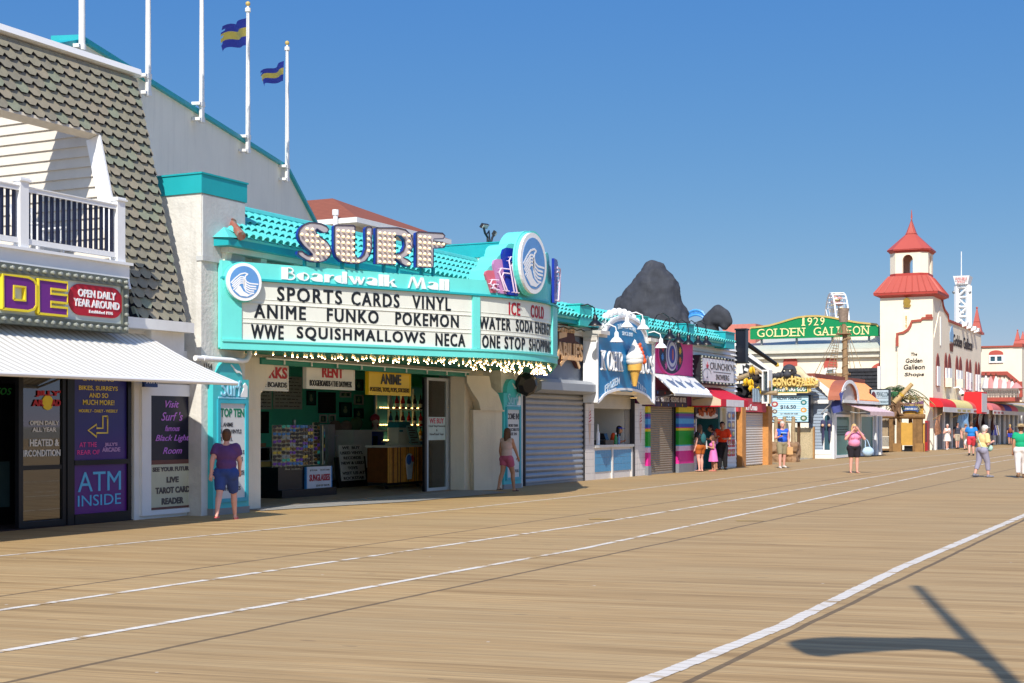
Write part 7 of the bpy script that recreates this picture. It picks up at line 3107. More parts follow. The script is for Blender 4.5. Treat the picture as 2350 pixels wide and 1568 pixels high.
xL,xR=Lp(440,0,.3)[0],Lp(890,0,.3)[0]
m.text(fl2,"CONGO FALLS",xL,xR,Lp(0,700,.3)[1],Lp(0,618,.3)[1],.28,.4,bold=.03)
m.build('bamboo_letters',M("pale_bamboo",(226,196,116),0.6,0.2,8),gs,True)
m=MB()
m.rect(fl2,Lp(438,0)[0],Lp(818,0)[0],Lp(0,768)[1],Lp(0,708)[1],-.1,.2)
gb_=m.build('green_board',M("jungle_green",(30,110,70),0.5),gs)
m=MB()
m.frame(fl2,Lp(428,0)[0],Lp(828,0)[0],Lp(0,776)[1],Lp(0,700)[1],.05,-.1,.24)
m.build('bamboo_frame',M("pale_bamboo",(226,196,116)),gb_)
m=MB()
m.text(fl2,"ADVENTURE GOLF",Lp(455,0,.2)[0],Lp(795,0,.2)[0],Lp(0,757,.2)[1],Lp(0,718,.2)[1],.204,.23,bold=.03)
m.build('lettering',WHITE2,gb_)
ld=thing('led_screen','pale blue LED screen reading NOW HIRING, behind the man in the blue tank top','screen',fl2.pt(Lp(620,0)[0],1.6))
m=MB()
m.rect(fl2,Lp(388,0)[0],Lp(840,0)[0],Lp(0,1082)[1],Lp(0,794)[1],-.5,-.01)
m.build('housing',M("screen_black",(18,22,34),0.4),ld)
m=MB()
sx0,sx1=Lp(415,0)[0],Lp(815,0)[0]
sz0,sz1=Lp(0,1070)[1],Lp(0,802)[1]
m.rect(fl2,sx0,sx1,sz0,sz1,-.009,0)
scr_=m.build('screen',stripes("led_stripes",(206,226,232),(140,188,206),(0,0,1),.085,.45,0.4,.02),ld)
W,H=sx1-sx0,sz1-sz0
m=MB()
for t,a,b,c,d in(("NOW HIRING",.18,.82,.84,.96),("$16.50",.27,.68,.48,.64),("16+ YEARS OF AGE",.27,.73,.28,.335),("APPLY AT",.36,.62,.15,.21),("FAMILY.COM",.30,.70,.05,.11)):
 m.text(fl2,t,sx0+W*a,sx0+W*b,sz0+H*c,sz0+H*d,.002,.01,bold=.02)
m.build('lettering',M("screen_ink",(60,62,74),0.5),scr_)
for(a,b,r,mt)in((.88,.74,.08,(40,120,120)),(.88,.45,.08,(214,150,60)),(.88,.14,.09,(80,110,70)),(.12,.68,.09,(180,70,66)),(.12,.4,.07,(120,90,80)),(.12,.13,.08,(100,90,96))):
 m=MB()
 cx_,cz_=sx0+W*a,sz0+H*b
 m.prism(fl2,[(cx_+W*r*cos(2*pi*k/14),cz_+H*r*1.2*sin(2*pi*k/14))for k in range(14)],.002,.008)
 m.prism(fl2,[(cx_+W*r*.55*cos(2*pi*k/14),cz_+H*r*.6*sin(2*pi*k/14))for k in range(14)],.009,.012,1)
 m.build('logo',[M("logo_%d_%d"%(int(a*100),int(b*100)),mt,0.5,0.3,9),M("logo_pale",(206,206,190),0.5,0.3,12)],scr_)
m=MB()
for x in(480,700):
 m.rect(fl2,Lp(x,0)[0]-.06,Lp(x,0)[0]+.06,0,Lp(0,1082)[1],-.3,-.2)
m.build('support_post',WOODD,ld)
rw=thing('rock_wall','low brown rock wall with timber posts behind the man in the blue tank top','wall',fl2.pt(Lp(520,0)[0],0))
fr2=FU(61.0)
def Rp_(a,b):
 return fr2.scr(*zb(a,b))
m=MB()
y0=Rp_(372,0)[0]
y1=Rp_(678,0)[0]
zt=Rp_(0,1290)[1]
for k in range(5):
 zz=-.05+(zt+.05)*k/5
 xx=y0
 while xx<y1-.05:
  w_=random.uniform(.3,.7)
  m.rect(fr2,xx,min(xx+w_+.02,y1),zz,zz+(zt+.05)/5+.02,-.9,-.15+random.uniform(-.14,.12))
  xx+=w_
lumpy(lumpy(remesh(m,.045,1),.07,2.2),.05,7).build('rock',M("brown_rock",(158,124,92),0.9,0.35,3,0.6,12),rw,True)
for a,b,c in((445,1020,1290),(532,1015,1290),(628,1015,1290)):
 m=MB()
 p,q=fr2.pt(*Rp_(a,b),-.5),fr2.pt(*Rp_(a,c),-.5)
 m.tube([q,p.lerp(q,.5)+Vector((0,.03,0)),p],[.1,.095,.08],8)
 m.build('timber_post',M("driftwood",(168,146,112)),rw,True)
m=MB()
p,q=fr2.pt(*Rp_(440,1060),-.5),fr2.pt(*Rp_(640,1075),-.5)
m.tube([p,q],.04,6)
m.build('rail',M("driftwood",(168,146,112)),rw)
cv=thing('jungle_prop','grey cave wall and red pot behind the rock wall','decoration',fr2.pt(Rp_(420,0)[0],.6))
m=MB()
m.rect(fr2,Rp_(372,0)[0],Rp_(470,0)[0],.0,Rp_(0,1080)[1],-2.2,-1.6)
lumpy(remesh(m,.08,2),.12,2,3).build('cave_wall',M("grey_cave",(140,140,130),0.9,0.3,3),cv,True)
m=MB()
m.ball(fr2.pt(*Rp_(410,1068),-1.4),.2,1,1,.6)
m.build('pot',M("coral_red",(206,96,70),0.6),cv,True)
bg_=thing('bamboo_gate','pale reed fence gate between the rock wall and the grey shop','gate',(67,17.8,0))
f67=FU(67.3)
def G7(a,b):
 return f67.scr(*zb(a,b))
m=MB()
x,xe_=G7(642,0)[0],G7(868,0)[0]
zt,zb2=G7(0,1132)[1],G7(0,1442)[1]
while x<xe_:
 m.tube([f67.pt(x,zb2+random.uniform(-.02,.02)),f67.pt(x,zt+random.uniform(-.03,.03))],.022,5)
 x+=.045
m.build('reeds',M("pale_reed",(206,188,150),0.8,0.3,20),bg_,True)
m=MB()
m.rect(f67,G7(868,0)[0],G7(880,0)[0],0,G7(0,1122)[1],-.1,.08)
m.rect(f67,G7(636,0)[0],G7(643,0)[0],0,G7(0,1122)[1],-.1,.08)
m.build('gate_post',WOOD,bg_)
m=MB()
m.rect(f67,G7(640,0)[0],xe_,zb2+.1,zb2+.2,-.08,-.03)
m.rect(f67,G7(640,0)[0],xe_,zt-.3,zt-.2,-.08,-.03)
m.build('cross_rail',WOOD,bg_)
# ------------ GREY SHOP WITH ORANGE ROOF
def z5(a,b):
 return(1860.5+.2655*a,661+.2655*b)
VX=16.6
UX0=68.0
UX1=U(2022,VX)
gsx=thing('grey_shop','small grey clapboard shop with orange ribbed roof and barrel arched entrance','building',(73,VX,0))
fx=FU(UX0)
zev=HV(1886,914,16.35)
zrd=fx.scr(1866,864)[1]
vrd=68*(.446-.1895)/(.895+.0944)
CLP=M("grey_blue_clapboard",(148,162,178),0.6,0.06,3)
m=MB()
vlf=pu(1856,950,UX0).y
z=.35
while z<zev-.12:
 m.hexa([(UX0-.035,VX+.16,z),(UX0+.1,VX+.16,z),(UX0+.1,vlf,z),(UX0-.035,vlf,z),(UX0-.005,VX+.16,z+.145),(UX0+.1,VX+.16,z+.145),(UX0+.1,vlf,z+.145),(UX0-.005,vlf,z+.145)])
 z+=.15
m.build('side_wall',CLP,gsx)
m=MB()
z=zev-.1
while z<zrd-.1:
 t=(z-zev+.1)/(zrd-zev)
 v0=VX+.16+(vrd-VX)*t
 v1=vlf+(vrd-vlf)*max(t-.3,0)
 m.hexa([(UX0-.035,v0,z),(UX0+.1,v0,z),(UX0+.1,vlf+.6,z),(UX0-.035,vlf+.6,z),(UX0-.005,v0+.1,z+.145),(UX0+.1,v0+.1,z+.145),(UX0+.1,vlf+.6,z+.145),(UX0-.005,vlf+.6,z+.145)])
 z+=.15
m.build('gable_wall',CLP,gsx)
m=MB()
m.box(UX0+.02,UX1,VX+.05,vlf,0.0,zev)
m.build('front_wall',CLP,gsx)
m=MB()
m.box(UX0-.06,UX0+.12,VX-.02,VX+.16,0,zev-.1)
m.box(UX0-.09,UX0+.0,VX+.16,vlf,.2,.42)
m.box(UX0-.07,UX0+.0,VX+.16,vlf,0,.2)
m.box(UX1-.3,UX1+.02,VX-.06,VX+.1,0,zev)
m.build('corner_board',WHITE,gsx)
ORR=stripes("orange_ribbed_roof",(222,136,70),(186,104,50),(1,0,0),.3,.35,0.55,.08)
m=MB()
m.hexa([(UX0-.25,16.2,zev-.03),(UX1,16.2,zev-.03),(UX1,vrd,zrd-.05),(UX0-.25,vrd,zrd-.05),(UX0-.25,16.2,zev+.03),(UX1,16.2,zev+.03),(UX1,vrd,zrd),(UX0-.25,vrd,zrd)])
x=UX0-.2
while x<UX1:
 m.hexa([(x,16.2,zev+.03),(x+.09,16.2,zev+.03),(x+.09,vrd,zrd),(x,vrd,zrd),(x+.02,16.2,zev+.075),(x+.07,16.2,zev+.075),(x+.07,vrd,zrd+.045),(x+.02,vrd,zrd+.045)])
 x+=.27
m.build('ribbed_roof',M("orange_roof",(226,138,72),0.5,0.08),gsx)
m=MB()
m.box(UX0-.28,UX1+.05,vrd-.15,vrd+.5,zrd-.05,zrd+.14)
m.build('ridge_cap',M("brown_ridge",(138,74,56),0.6),gsx)
m=MB()
m.hexa([(UX0-.3,16.15,zev-.2),(UX0-.2,16.15,zev-.2),(UX0-.2,vrd,zrd-.2),(UX0-.3,vrd,zrd-.2),(UX0-.3,16.15,zev),(UX0-.2,16.15,zev),(UX0-.2,vrd,zrd+.02),(UX0-.3,vrd,zrd+.02)])
m.box(UX0-.25,UX1,16.12,16.2,zev-.16,zev-.01)
m.box(UX0-.3,UX0-.18,16.2,vlf,zev-.2,zev-.02)
m.build('fascia',WHITE,gsx)
fb6=FV(16.05)
ux0,ux1=U(1929,16.05),U(1971,16.05)
zc_b=zev-.05
rb=(ux1-ux0)/2
hb=HV(1948,872,16.05)-zc_b
m=MB()
out_,in_=[],[]
for i in range(17):
 a=pi*i/16
 out_.append(((ux0+ux1)/2-rb*cos(a),zc_b+hb*sin(a)))
 in_.append(((ux0+ux1)/2-rb*.9*cos(a),zc_b+hb*.9*sin(a)))
for i in range(16):
 m.hexa([fb6.pt(*out_[i],0),fb6.pt(*out_[i],-.6),fb6.pt(*out_[i+1],-.6),fb6.pt(*out_[i+1],0),fb6.pt(*in_[i],0),fb6.pt(*in_[i],-.6),fb6.pt(*in_[i+1],-.6),fb6.pt(*in_[i+1],0)])
m.build('barrel_roof',M("copper_brown",(168,98,70),0.5),gsx,True)
m=MB()
for i in range(16):
 o2,o3=out_[i],out_[i+1]
 i2=((in_[i][0]*.93+(ux0+ux1)/2*.07),zc_b+(in_[i][1]-zc_b)*.93)
 i3=((in_[i+1][0]*.93+(ux0+ux1)/2*.07),zc_b+(in_[i+1][1]-zc_b)*.93)
 m.hexa([fb6.pt(*o2,.03),fb6.pt(*o2,.001),fb6.pt(*o3,.001),fb6.pt(*o3,.03),fb6.pt(*i2,.03),fb6.pt(*i2,.001),fb6.pt(*i3,.001),fb6.pt(*i3,.03)])
m.build('arch_trim',WHITE2,gsx)
m=MB()
m.prism(fb6,in_,-.2,-.15)
m.build('arch_back',M("pale_arch_wall",(206,196,190),0.6),gsx)
f6=FV(VX+.02)
TD=M("teal_door_film",(30,116,112),0.3,0.05)
for(a,b,wr)in((1917,1950,True),(1974,2004,False)):
 x0,x1=U(a,VX),U(b,VX)
 zt=HV(a,951,VX)
 m=MB()
 m.frame(f6,x0,x1,.03,zt,.12,-.06,.06)
 d_=m.build('door',WHITE2,gsx)
 m=MB()
 m.rect(f6,x0+.12,x1-.12,.15,zt-.12,-.04,.0)
 gl_=m.build('pane',TD,d_)
 if wr:
  m=MB()
  for k,(q,l_)in enumerate(((.88,9),(.70,6),(.64,7),(.58,6),(.52,7))):
   xx=x0+.3
   for j in range(l_):
    w_=(x1-x0-.6)/l_
    m.rect(f6,xx,xx+w_*(.4 if k==0 else .75),zt*q,zt*q+(.16 if k==0 else .07),.001,.006)
    xx+=w_
  m.build('lettering',M("door_print",(14,60,62),0.5),gl_)
m=MB()
for a in(1912,1955,1968,2009):
 x=U(a,VX)
 m.box(x,x+.35,VX-.05,VX+.05,0,zev-.2)
m.build('white_pilaster',WHITE,gsx)
awx=thing('pink_awning','pale pink striped retractable awning over the grey shop doors','awning',(72,16,2.4))
u0,u1=69.6,75.2
m=MB()
m.hexa([(u0,15.25,2.26),(u1,15.25,2.26),(u1,16.5,2.64),(u0,16.5,2.64),(u0,15.25,2.28),(u1,15.25,2.28),(u1,16.5,2.66),(u0,16.5,2.66)])
PKS=stripes("pink_striped_canvas",(232,206,204),(196,160,160),(1,0,0),.3,.3,0.8,.05)
m.build('canvas',PKS,awx)
m=MB()
k=0
x=u0
while x<u1-.05:
 m.prism(Fr((x,15.24,0),(1,0,0)),[(0,2.27),(.22,2.27),(.22,2.1),(.11,2.05),(0,2.1)],-.008,.0)
 x+=.225
m.build('scalloped_valance',PKS,awx)
m=MB()
for u_ in(u0+.1,u1-.1):
 m.tube([(u_,16.5,2.3),(u_,15.9,2.2),(u_,15.27,2.25)],.025,6)
m.build('arm',STEEL,awx)
wn=MB()
fwx=FU(UX0-.036)
a0,a1=fwx.scr(1890,0)[0],fwx.scr(1908,0)[0]
z0,z1=fwx.scr(0,1022)[1],fwx.scr(1899,956)[1]
arch_=[(a0,z0),(a1,z0),(a1,z1)]+[((a0+a1)/2+(a1-a0)/2*cos(pi*i/10),z1+(a1-a0)*.62*sin(pi*i/10))for i in range(1,10)]+[(a0,z1)]
wn.prism(fwx,arch_,0,.06)
win=wn.build('arched_window',WHITE2,gsx)
wn=MB()
cx_,cz_=(a0+a1)/2,(z0+z1)/2
wn.prism(fwx,[(cx_+(p[0]-cx_)*.7,cz_+(p[1]-cz_)*.86)for p in arch_],.061,.065)
wn.build('pane',M("dark_window",(62,92,104),0.15,0.2,2),win)
for(a,lab)in((1891.5,'dark hanging wind sock left of the arched window on the grey shop'),(1906.5,'dark hanging wind sock right of the arched window on the grey shop')):
 t=thing('wind_sock',lab,'wind sock',fwx.pt(fwx.scr(a,0)[0],1.2,.2),'wind socks on the grey shop')
 c=fwx.scr(a,985)
 m=MB()
 m.lathe([(.03,.45),(.12,.38),(.13,.1),(.07,.06),(.06,-.4),(.03,-.55)],fwx.pt(c[0],c[1],.22),8,sx=.5)
 m.build('sock',M("dusk_blue_cloth",(60,60,92),0.8),t,True)
 m=MB()
 m.ball(fwx.pt(c[0],c[1]+.18,.30),.07)
 m.build('face_patch',M("peach_cloth",(206,170,140),0.8),t)
 m=MB()
 m.tube([fwx.pt(c[0],c[1]+.44,.22),fwx.pt(c[0],c[1]+.55,.0)],.008,4)
 m.build('hook',STEEL,t)
fgp=thing('wall_flag','drooping blue flag on a slanted white pole at the corner of the grey shop','flag',pu(1885,948,UX0-.05))
p0,p1=pu(1885,948,UX0-.06),pu(1940,893,UX0-1.3)
m=MB()
m.tube([p0,p1],.025,6)
m.build('pole',WHITE2,fgp)
m=MB()
q0,q1=p0.lerp(p1,.96),p0.lerp(p1,.52)
N=10
vs=[]
for i in range(N+1):
 t=i/N
 tp=q0.lerp(q1,t)
 for k in range(7):
  s=k/6
  vs.append(tp+Vector((.06*sin(5*s+9*t),.10*sin(7*t+3*s),-s*(.85-.2*t)))+(q1-q0)*.12*s)
m.add(vs,[(i*7+k,(i+1)*7+k,(i+1)*7+k+1,i*7+k+1)for i in range(N)for k in range(6)])
m.build('cloth',M("dark_blue_cloth",(72,80,140),0.8,0.2,4),fgp,True)
psn=thing('box_sign','black cased projecting shop sign ending PSWAG.COM above the pink awning','sign',(76,16,2.9))
fps=FU(76.0)
x0,z1=fps.scr(1995,893)
x1,z0=fps.scr(2041,931)
m=MB()
m.rect(fps,x0,x1,z0,z1,-.4,-.01)
m.build('case',BLK,psn)
m=MB()
m.rect(fps,x0+.1,x1-.05,z0+.06,z1-.06,-.009,0)
fc2=m.build('face',M("pale_blue_sign",(170,190,198),0.4),psn)
W,H=x1-x0,z1-z0
m=MB()
m.text(fps,"PSWAG.COM",x0+W*.37,x0+W*.97,z0+H*.52,z0+H*.82,.001,.01,bold=.02)
m.rect(fps,x0+W*.35,x0+W*.96,z0+H*.44,z0+H*.465,.001,.008)
m.text(fps,"CUSTOM EMBROIDERED GIFTS",x0+W*.33,x0+W*.97,z0+H*.16,z0+H*.28,.001,.01)
m.build('lettering',M("slate_print",(64,82,92),0.5),fc2)
m=MB()
m.ball(fps.pt(x0+W*.22,z0+H*.5,.01),1,.02,W*.12,H*.36,12,8)
m.build('emblem',M("maroon_print",(74,34,46),0.5),fc2,True)
m=MB()
m.rect(fps,x0+W*.3,x0+W*.8,z0-.55,z0-.1,-.3,-.05)
m.build('white_box',WHITE,psn)
blk=thing('dark_shingle_wall','black rough shingled false wall with a white post behind the orange roof','wall',(80,18.5,3.4))
f80=FU(80.0)
x0,z1=f80.scr(1945,850)
x1,z0=f80.scr(2014,893)
m=MB()
r=0
z=0
while z<z1:
 xx=x0
 while xx<x1:
  w_=random.uniform(.25,.6)
  m.hexa([f80.pt(xx,z,.05+random.uniform(0,.04)),f80.pt(min(xx+w_,x1),z,.05),f80.pt(min(xx+w_,x1),z,-.1),f80.pt(xx,z,-.1),f80.pt(xx,z+.2,0),f80.pt(min(xx+w_,x1),z+.2,0),f80.pt(min(xx+w_,x1),z+.2,-.1),f80.pt(xx,z+.2,-.1)])
  xx+=w_+.01
 z+=.2
m.build('shingles',M("charred_shingle",(46,46,50),0.85,0.4,5),blk)
m=MB()
m.rect(f80,f80.scr(2014.5,0)[0],f80.scr(2021,0)[0],0,f80.scr(2018,841)[1],-.1,.1)
m.build('white_post',WHITE,blk)
# ------------ SHIP MAST
ms=thing('ship_mast','weathered ship mast with crow\'s nest and rope rigging above the orange roof','mast',(74,19,3))
uM=74.0
fm2=FU(uM)
def zq(a,b,d=0.0):
 return fm2.pt(*fm2.scr(*z5(a,b)),d)
DRF=M("mast_wood",(150,122,88),0.85,0.3,5,0.4,20)
ROPE=M("tan_rope",(150,128,96),0.9)
m=MB()
m.tube([zq(297,1000),zq(297,790),zq(298,600),zq(296,430),zq(285,310)],[.16,.16,.15,.13,.10],12)
m.build('lower_mast',DRF,ms,True)
m=MB()
a0=0
pts=[]
for i in range(60):
 t=i/59
 c=zq(297,790-360*t)
 an=t*30
 pts.append(c+Vector((.165*cos(an),.165*sin(an),0)))
m.tube(pts,.022,5)
m.build('rope_wrap',ROPE,ms)
m=MB()
m.lathe([(.215,zq(0,305).z),(.22,zq(0,303).z+.03),(.29,zq(0,195).z),(.305,zq(0,192).z),(.305,zq(0,188).z),(.26,zq(0,188).z),(.18,zq(0,300).z)],Vector((zq(283,0).x,zq(283,0).y,0)),16)
m.build('nest_bucket',M("nest_staves",(146,128,112),0.8,0.35,7),ms)
m=MB()
m.lathe([(.36,zq(0,412).z),(.4,zq(0,408).z),(.4,zq(0,400).z),(.18,zq(0,396).z)],Vector((zq(285,0).x,zq(285,0).y,0)),12)
m.ball(zq(325,435),.15,1,1,.7,10,7)
m.build('mast_top',DRF,ms)
m=MB()
for(a,b)in(((225,405),(262,320)),((345,405),(300,320)),((250,405),(275,320)),((320,405),(292,320))):
 m.tube([zq(*a),zq(*b)],.03,4)
for(a,b)in(((225,410),(52,760)),((232,412),(90,765)),((240,414),(150,770)),((250,416),(205,770)),((262,418),(235,775)),((345,410),(460,690)),((335,412),(405,700)),((330,414),(365,700))):
 m.tube([zq(*a,.3),zq(*b,.6)],.016,4)
for k in range(12):
 t=.25+.7*k/11
 p=zq(225+(150-225)*t,410+355*t,.45)
 q=zq(262+(240-262)*t,418+355*t,.45)
 m.tube([p,q],.018,4)
m.build('rigging',ROPE,ms)
m=MB()
m.tube([zq(130,745),zq(345,745)],.06,6)
m.tube([zq(150,735),zq(220,770)],.04,6)
m.build('yard',DRF,ms)
m=MB()
m.ball(zq(235,765),.17)
m.ball(zq(262,770),.14)
m.build('pulley_block',DRF,ms)
fw_=thing('ferris_wheel','white ferris wheel seen edge on behind the green sign','ferris wheel',(180,44,0))
uF=180.0
def fq_(a,b,d=0):
 p=pu(*z5(a,b),uF)
 return p+Vector((d,0,0))
ctrF=fq_(222,430)
RF=fq_(222,45).z-ctrF.z
WF_=WHITE2
hwF=abs(fq_(150,200).y-fq_(298,200).y)/2*.9
fd_=Matrix.Rotation(R(8),3,'Z')@ray(1922,975).normalized()
fx_=Vector((-fd_.y,fd_.x,0))
def FWp(a,s,r=1.0,dz=0.0):
 return ctrF+fd_*(RF*r*cos(a))+fx_*s+Vector((0,0,RF*r*sin(a)+dz))
for s in(-1,1):
 m=MB()
 rim=[]
 for i in range(33):
  a=2*pi*i/32
  rim.append(FWp(a,s*hwF*.8))
 m.tube(rim,.1,6)
 for i in range(16):
  a=2*pi*i/16
  m.tube([FWp(0,s*hwF*.5,0),FWp(a,s*hwF*.8)],.06,4)
 m.build('rim',WF_,fw_)
m=MB()
for i in range(32):
 a=2*pi*i/32
 m.tube([FWp(a,-hwF*.8),FWp(a,hwF*.8)],.09,4)
m.build('cross_bars',WF_,fw_)
for s in(-1,1):
 for t_ in(-1,1):
  m=MB()
  q_=FWp(0,s*hwF*1.5,0)+fd_*t_*6
  m.tube([FWp(0,s*hwF*.9,0),Vector((q_.x,q_.y,0))],.3,6)
  m.build('leg',WF_,fw_)
for i in range(16):
 a=2*pi*(i+.35)/16
 p=FWp(a,0)
 m=MB()
 m.lathe([(.0,.1),(.5,-.15),(.52,-.2),(.06,-.24),(.06,-.6),(.45,-.64),(.5,-.9),(.3,-1.05),(0,-1.08)],p,10)
 m.build('gondola',[M("gondola_cream",(226,206,150),0.5),M("gondola_red",(206,150,140),0.5)][i%2],fw_,True)
 # ------------ GOLDEN BUILDING WITH TOWER
gg=thing('tower_building','cream stucco shop building with red roofed bell tower and stepped gable','building',(94,18,0))
UG=94.0
fg1=FU(95.0)
m=MB()
ya,yb=fg1.scr(1690,0)[0],fg1.scr(2064,0)[0]
ze=fg1.scr(1900,803)[1]
m.rect(fg1,ya-4,yb,0,ze,-10,0)
m.build('wing_wall',GALLEON,gg)
m=MB()
zt=HV(1900,0,26)
ztop=pu(1900,775,98.5).z
m.hexa([(94.5,-ya+4,ze),(94.5,-yb,ze),(99,-yb,ztop),(99,-ya+4,ztop),(94.5,-ya+4,ze+.12),(94.5,-yb,ze+.12),(99,-yb,ztop+.12),(99,-ya+4,ztop+.12)])
m.build('wing_roof',M("pale_metal_roof",(196,200,186),0.5,0.05,1),gg)
m=MB()
m.rect(fg1,ya-4,yb,ze-.2,ze-.005,.25,.5)
m.rect(fg1,ya-4,yb,ze-.55,ze-.22,.0,.28)
m.build('gutter',M("cream_gutter",(214,208,190),0.5),gg)
m=MB()
p0=pu(1690,760,97)
m.box(97,99,p0.y-1.4,p0.y+1,ztop-1,pu(1705,744,97).z)
m.build('end_parapet',M("faded_red_parapet",(198,120,104),0.7),gg)
m=MB()
m.box(99.0,112,16.8,24,0,ztop+.3)
m.build('rear_roof',M("pale_metal_roof",(196,200,186)),gg)
for(xa,xb,yt,yb_,win_)in((1798,1830,817,840,False),(1891,1922,819,844,True),(1998,2056,832,853,True)):
 x0,x1=fg1.scr(xa,0)[0],fg1.scr(xb,0)[0]
 zt_w,zb_w=fg1.scr(0,yt)[1],fg1.scr(0,yb_)[1]
 zt_w=pu((xa+xb)/2,yt,95).z
 zb_w=pu((xa+xb)/2,yb_,95).z
 m=MB()
 hh=zt_w-zb_w
 st=hh*.35 if xb-xa<40 else 0
 po_=[(x0,zb_w),(x1,zb_w),(x1,zb_w+st)]+[((x0+x1)/2+(x1-x0)/2*cos(pi*i/12),zb_w+st+(hh-st)*sin(pi*i/12))for i in range(1,12)]+[(x0,zb_w+st)]
 m.prism(fg1,po_,0,.08)
 hd_=m.build('window_head',M("red_window_head",(182,84,70),0.7,0.05),gg)
 if win_:
  wx0=x0+(x1-x0)*(.1 if xb-xa<40 else .42)
  wx1=x1-(x1-x0)*(.1 if xb-xa<40 else .05)
  m=MB()
  zlow_=pu(xa,893,95).z if xb-xa>40 else pu(xa,872,95).z
  m.frame(fg1,wx0,wx1,zlow_,zb_w-.01,.15,0,.1)
  m.rect(fg1,wx0+.15,wx1-.15,(zlow_+zb_w)/2-.05,(zlow_+zb_w)/2+.05,0,.08)
  wf_=m.build('window',WHITE2,gg)
  m=MB()
  m.rect(fg1,wx0+.15,wx1-.15,zlow_+.15,zb_w-.16,0,.03)
  m.build('pane',stripes("blind_glass",(110,134,134),(88,112,112),(0,0,1),.12,.4,0.25),wf_)
gsn=thing('green_roof_sign','long green roof sign in gold letters 1929 GOLDEN GALLEON on the cream wing','sign',pu(1870,780,96.5))
f96=FU(95.6)
def z7(a,b):
 return(1591+.2732*a,673+.2732*b)
pl_=[(478,388),(478,300),(488,290),(560,284),(640,272),(720,250),(800,225),(880,203),(960,194),(1040,192),(1120,198),(1200,212),(1280,228),(1380,246),(1460,254),(1540,262),(1555,280),(1555,358)]
gp_=[f96.scr(*z7(*p))for p in pl_]
m=MB()
m.prism(f96,gp_,-.3,0)
m.build('board',M("sign_green",(14,132,76),0.4,0.05,1),gsn)
m=MB()
m.ribbon(f96,gp_[1:-1],.12,-.05,.06)
m.build('gold_edge',GOLD,gsn)
GLT=M("gold_letters",(236,220,160),0.5)
def serif(fr,word,xs,yt0,yb0,yt1,yb1,conv,d):
 """roman capitals: built letters with slab feet at stem ends"""
 m=MB()
 n=len(word)
 for i,c in enumerate(word):
  xa,xb=xs[i]
  t=(xa-xs[0][0])/max(1,(xs[-1][0]-xs[0][0]))
  yt_,yb_=yt0+(yt1-yt0)*t,yb0+(yb1-yb0)*t
  X0,Z1=fr.scr(*conv(xa,yt_),d)
  _,Z0=fr.scr(*conv(xa,yb_),d)
  X1=fr.scr(*conv(xb,yt_),d)[0]
  if c=='I':
   X1=X0+(X1-X0)
  m.text(fr,c,X0,X1,Z0,Z1,d+.002,d+.05)
  W=X1-X0
  ft_={'L':[(.12,0),(.12,1)],'D':[(.05,0),(.05,1)],'E':[(.05,0),(.05,1)],'N':[(.1,0),(.1,1),(.9,1)],'A':[(.05,0),(.95,0)],'1':[(.5,0)],'O':[],'G':[(.85,.45)],'9':[],'2':[],'I':[(.5,0),(.5,1)]}[c]
  for(p,q)in ft_:
   zz=Z0+(Z1-Z0)*q
   m.rect(fr,X0+W*p-.13,X0+W*p+.13,zz-(.07 if q==1 else 0),zz+(.07 if q==0 else 0),d+.003,d+.045)
 return m
serif(f96,"1929",[(918,935),(960,1000),(1012,1052),(1068,1104)],207,275,203,270,z7,0).build('numerals',GLT,gsn)
serif(f96,"GOLDEN",[(538,600),(612,672),(686,730),(742,806),(818,864),(878,934)],303,370,292,362,z7,0).build('lettering',GLT,gsn)
serif(f96,"GALLEON",[(1012,1074),(1082,1140),(1158,1198),(1215,1254),(1284,1330),(1342,1404),(1418,1476)],288,358,275,348,z7,0).build('lettering',GLT,gsn)
m=MB()
for k in range(4):
 xx=gp_[0][0]+(gp_[-1][0]-gp_[0][0])*(.08+.28*k)
 m.rect(f96,xx-.06,xx+.06,pu(1870,790,96).z-.6,gp_[0][1]+.3,-.5,-.32)
m.build('bracket',STEEL,gsn)
UT0,UT1,VT0=94.0,97.5,16.6
VT1=pu(2020,800,UT0).y
zS=HZD(680,94,16.6)
cxT,cyT=(UT0+UT1)/2,(VT0+VT1)/2
hwx,hwy=(UT1-UT0)/2,(VT1-VT0)/2
tw=MB()
tw.box(UT0,UT1,VT0,VT1,0,zS)
tw.build('tower_shaft',GALLEON,gg)
def frust(m,z0,ex0,z1,ex1,cut0=0.0,cut1=0.0,mi=0):
 def ring(z,ex,cut):
  a,b=hwx+ex,hwy+ex
  if cut<=0:
   cut=.001
  return[Vector((cxT+sx*x,cyT+sy*y,z))for(sx,sy,x,y)in((-1,-1,a-cut,b),(1,-1,a-cut,b),(1,-1,a,b-cut),(1,1,a,b-cut),(1,1,a-cut,b),(-1,1,a-cut,b),(-1,1,a,b-cut),(-1,-1,a,b-cut))]
 r0,r1=ring(z0,ex0,cut0),ring(z1,ex1,cut1)
 m.add(r0+r1,[(i,(i+1)%8,8+(i+1)%8,8+i)for i in range(8)]+[tuple(range(7,-1,-1)),tuple(range(8,16))],mi)
z_eave=HZD(667,93.5,16.1)
tw=MB()
frust(tw,zS,.0,z_eave-.15,.30)
frust(tw,z_eave-.15,.35,z_eave,.37)
lr=tw.build('lower_cove',M("red_cove",(176,66,56),0.5),gg)
zf1=HZD(631,94.5,17.0)
tw=MB()
frust(tw,z_eave+.002,.39,zf1,-.42)
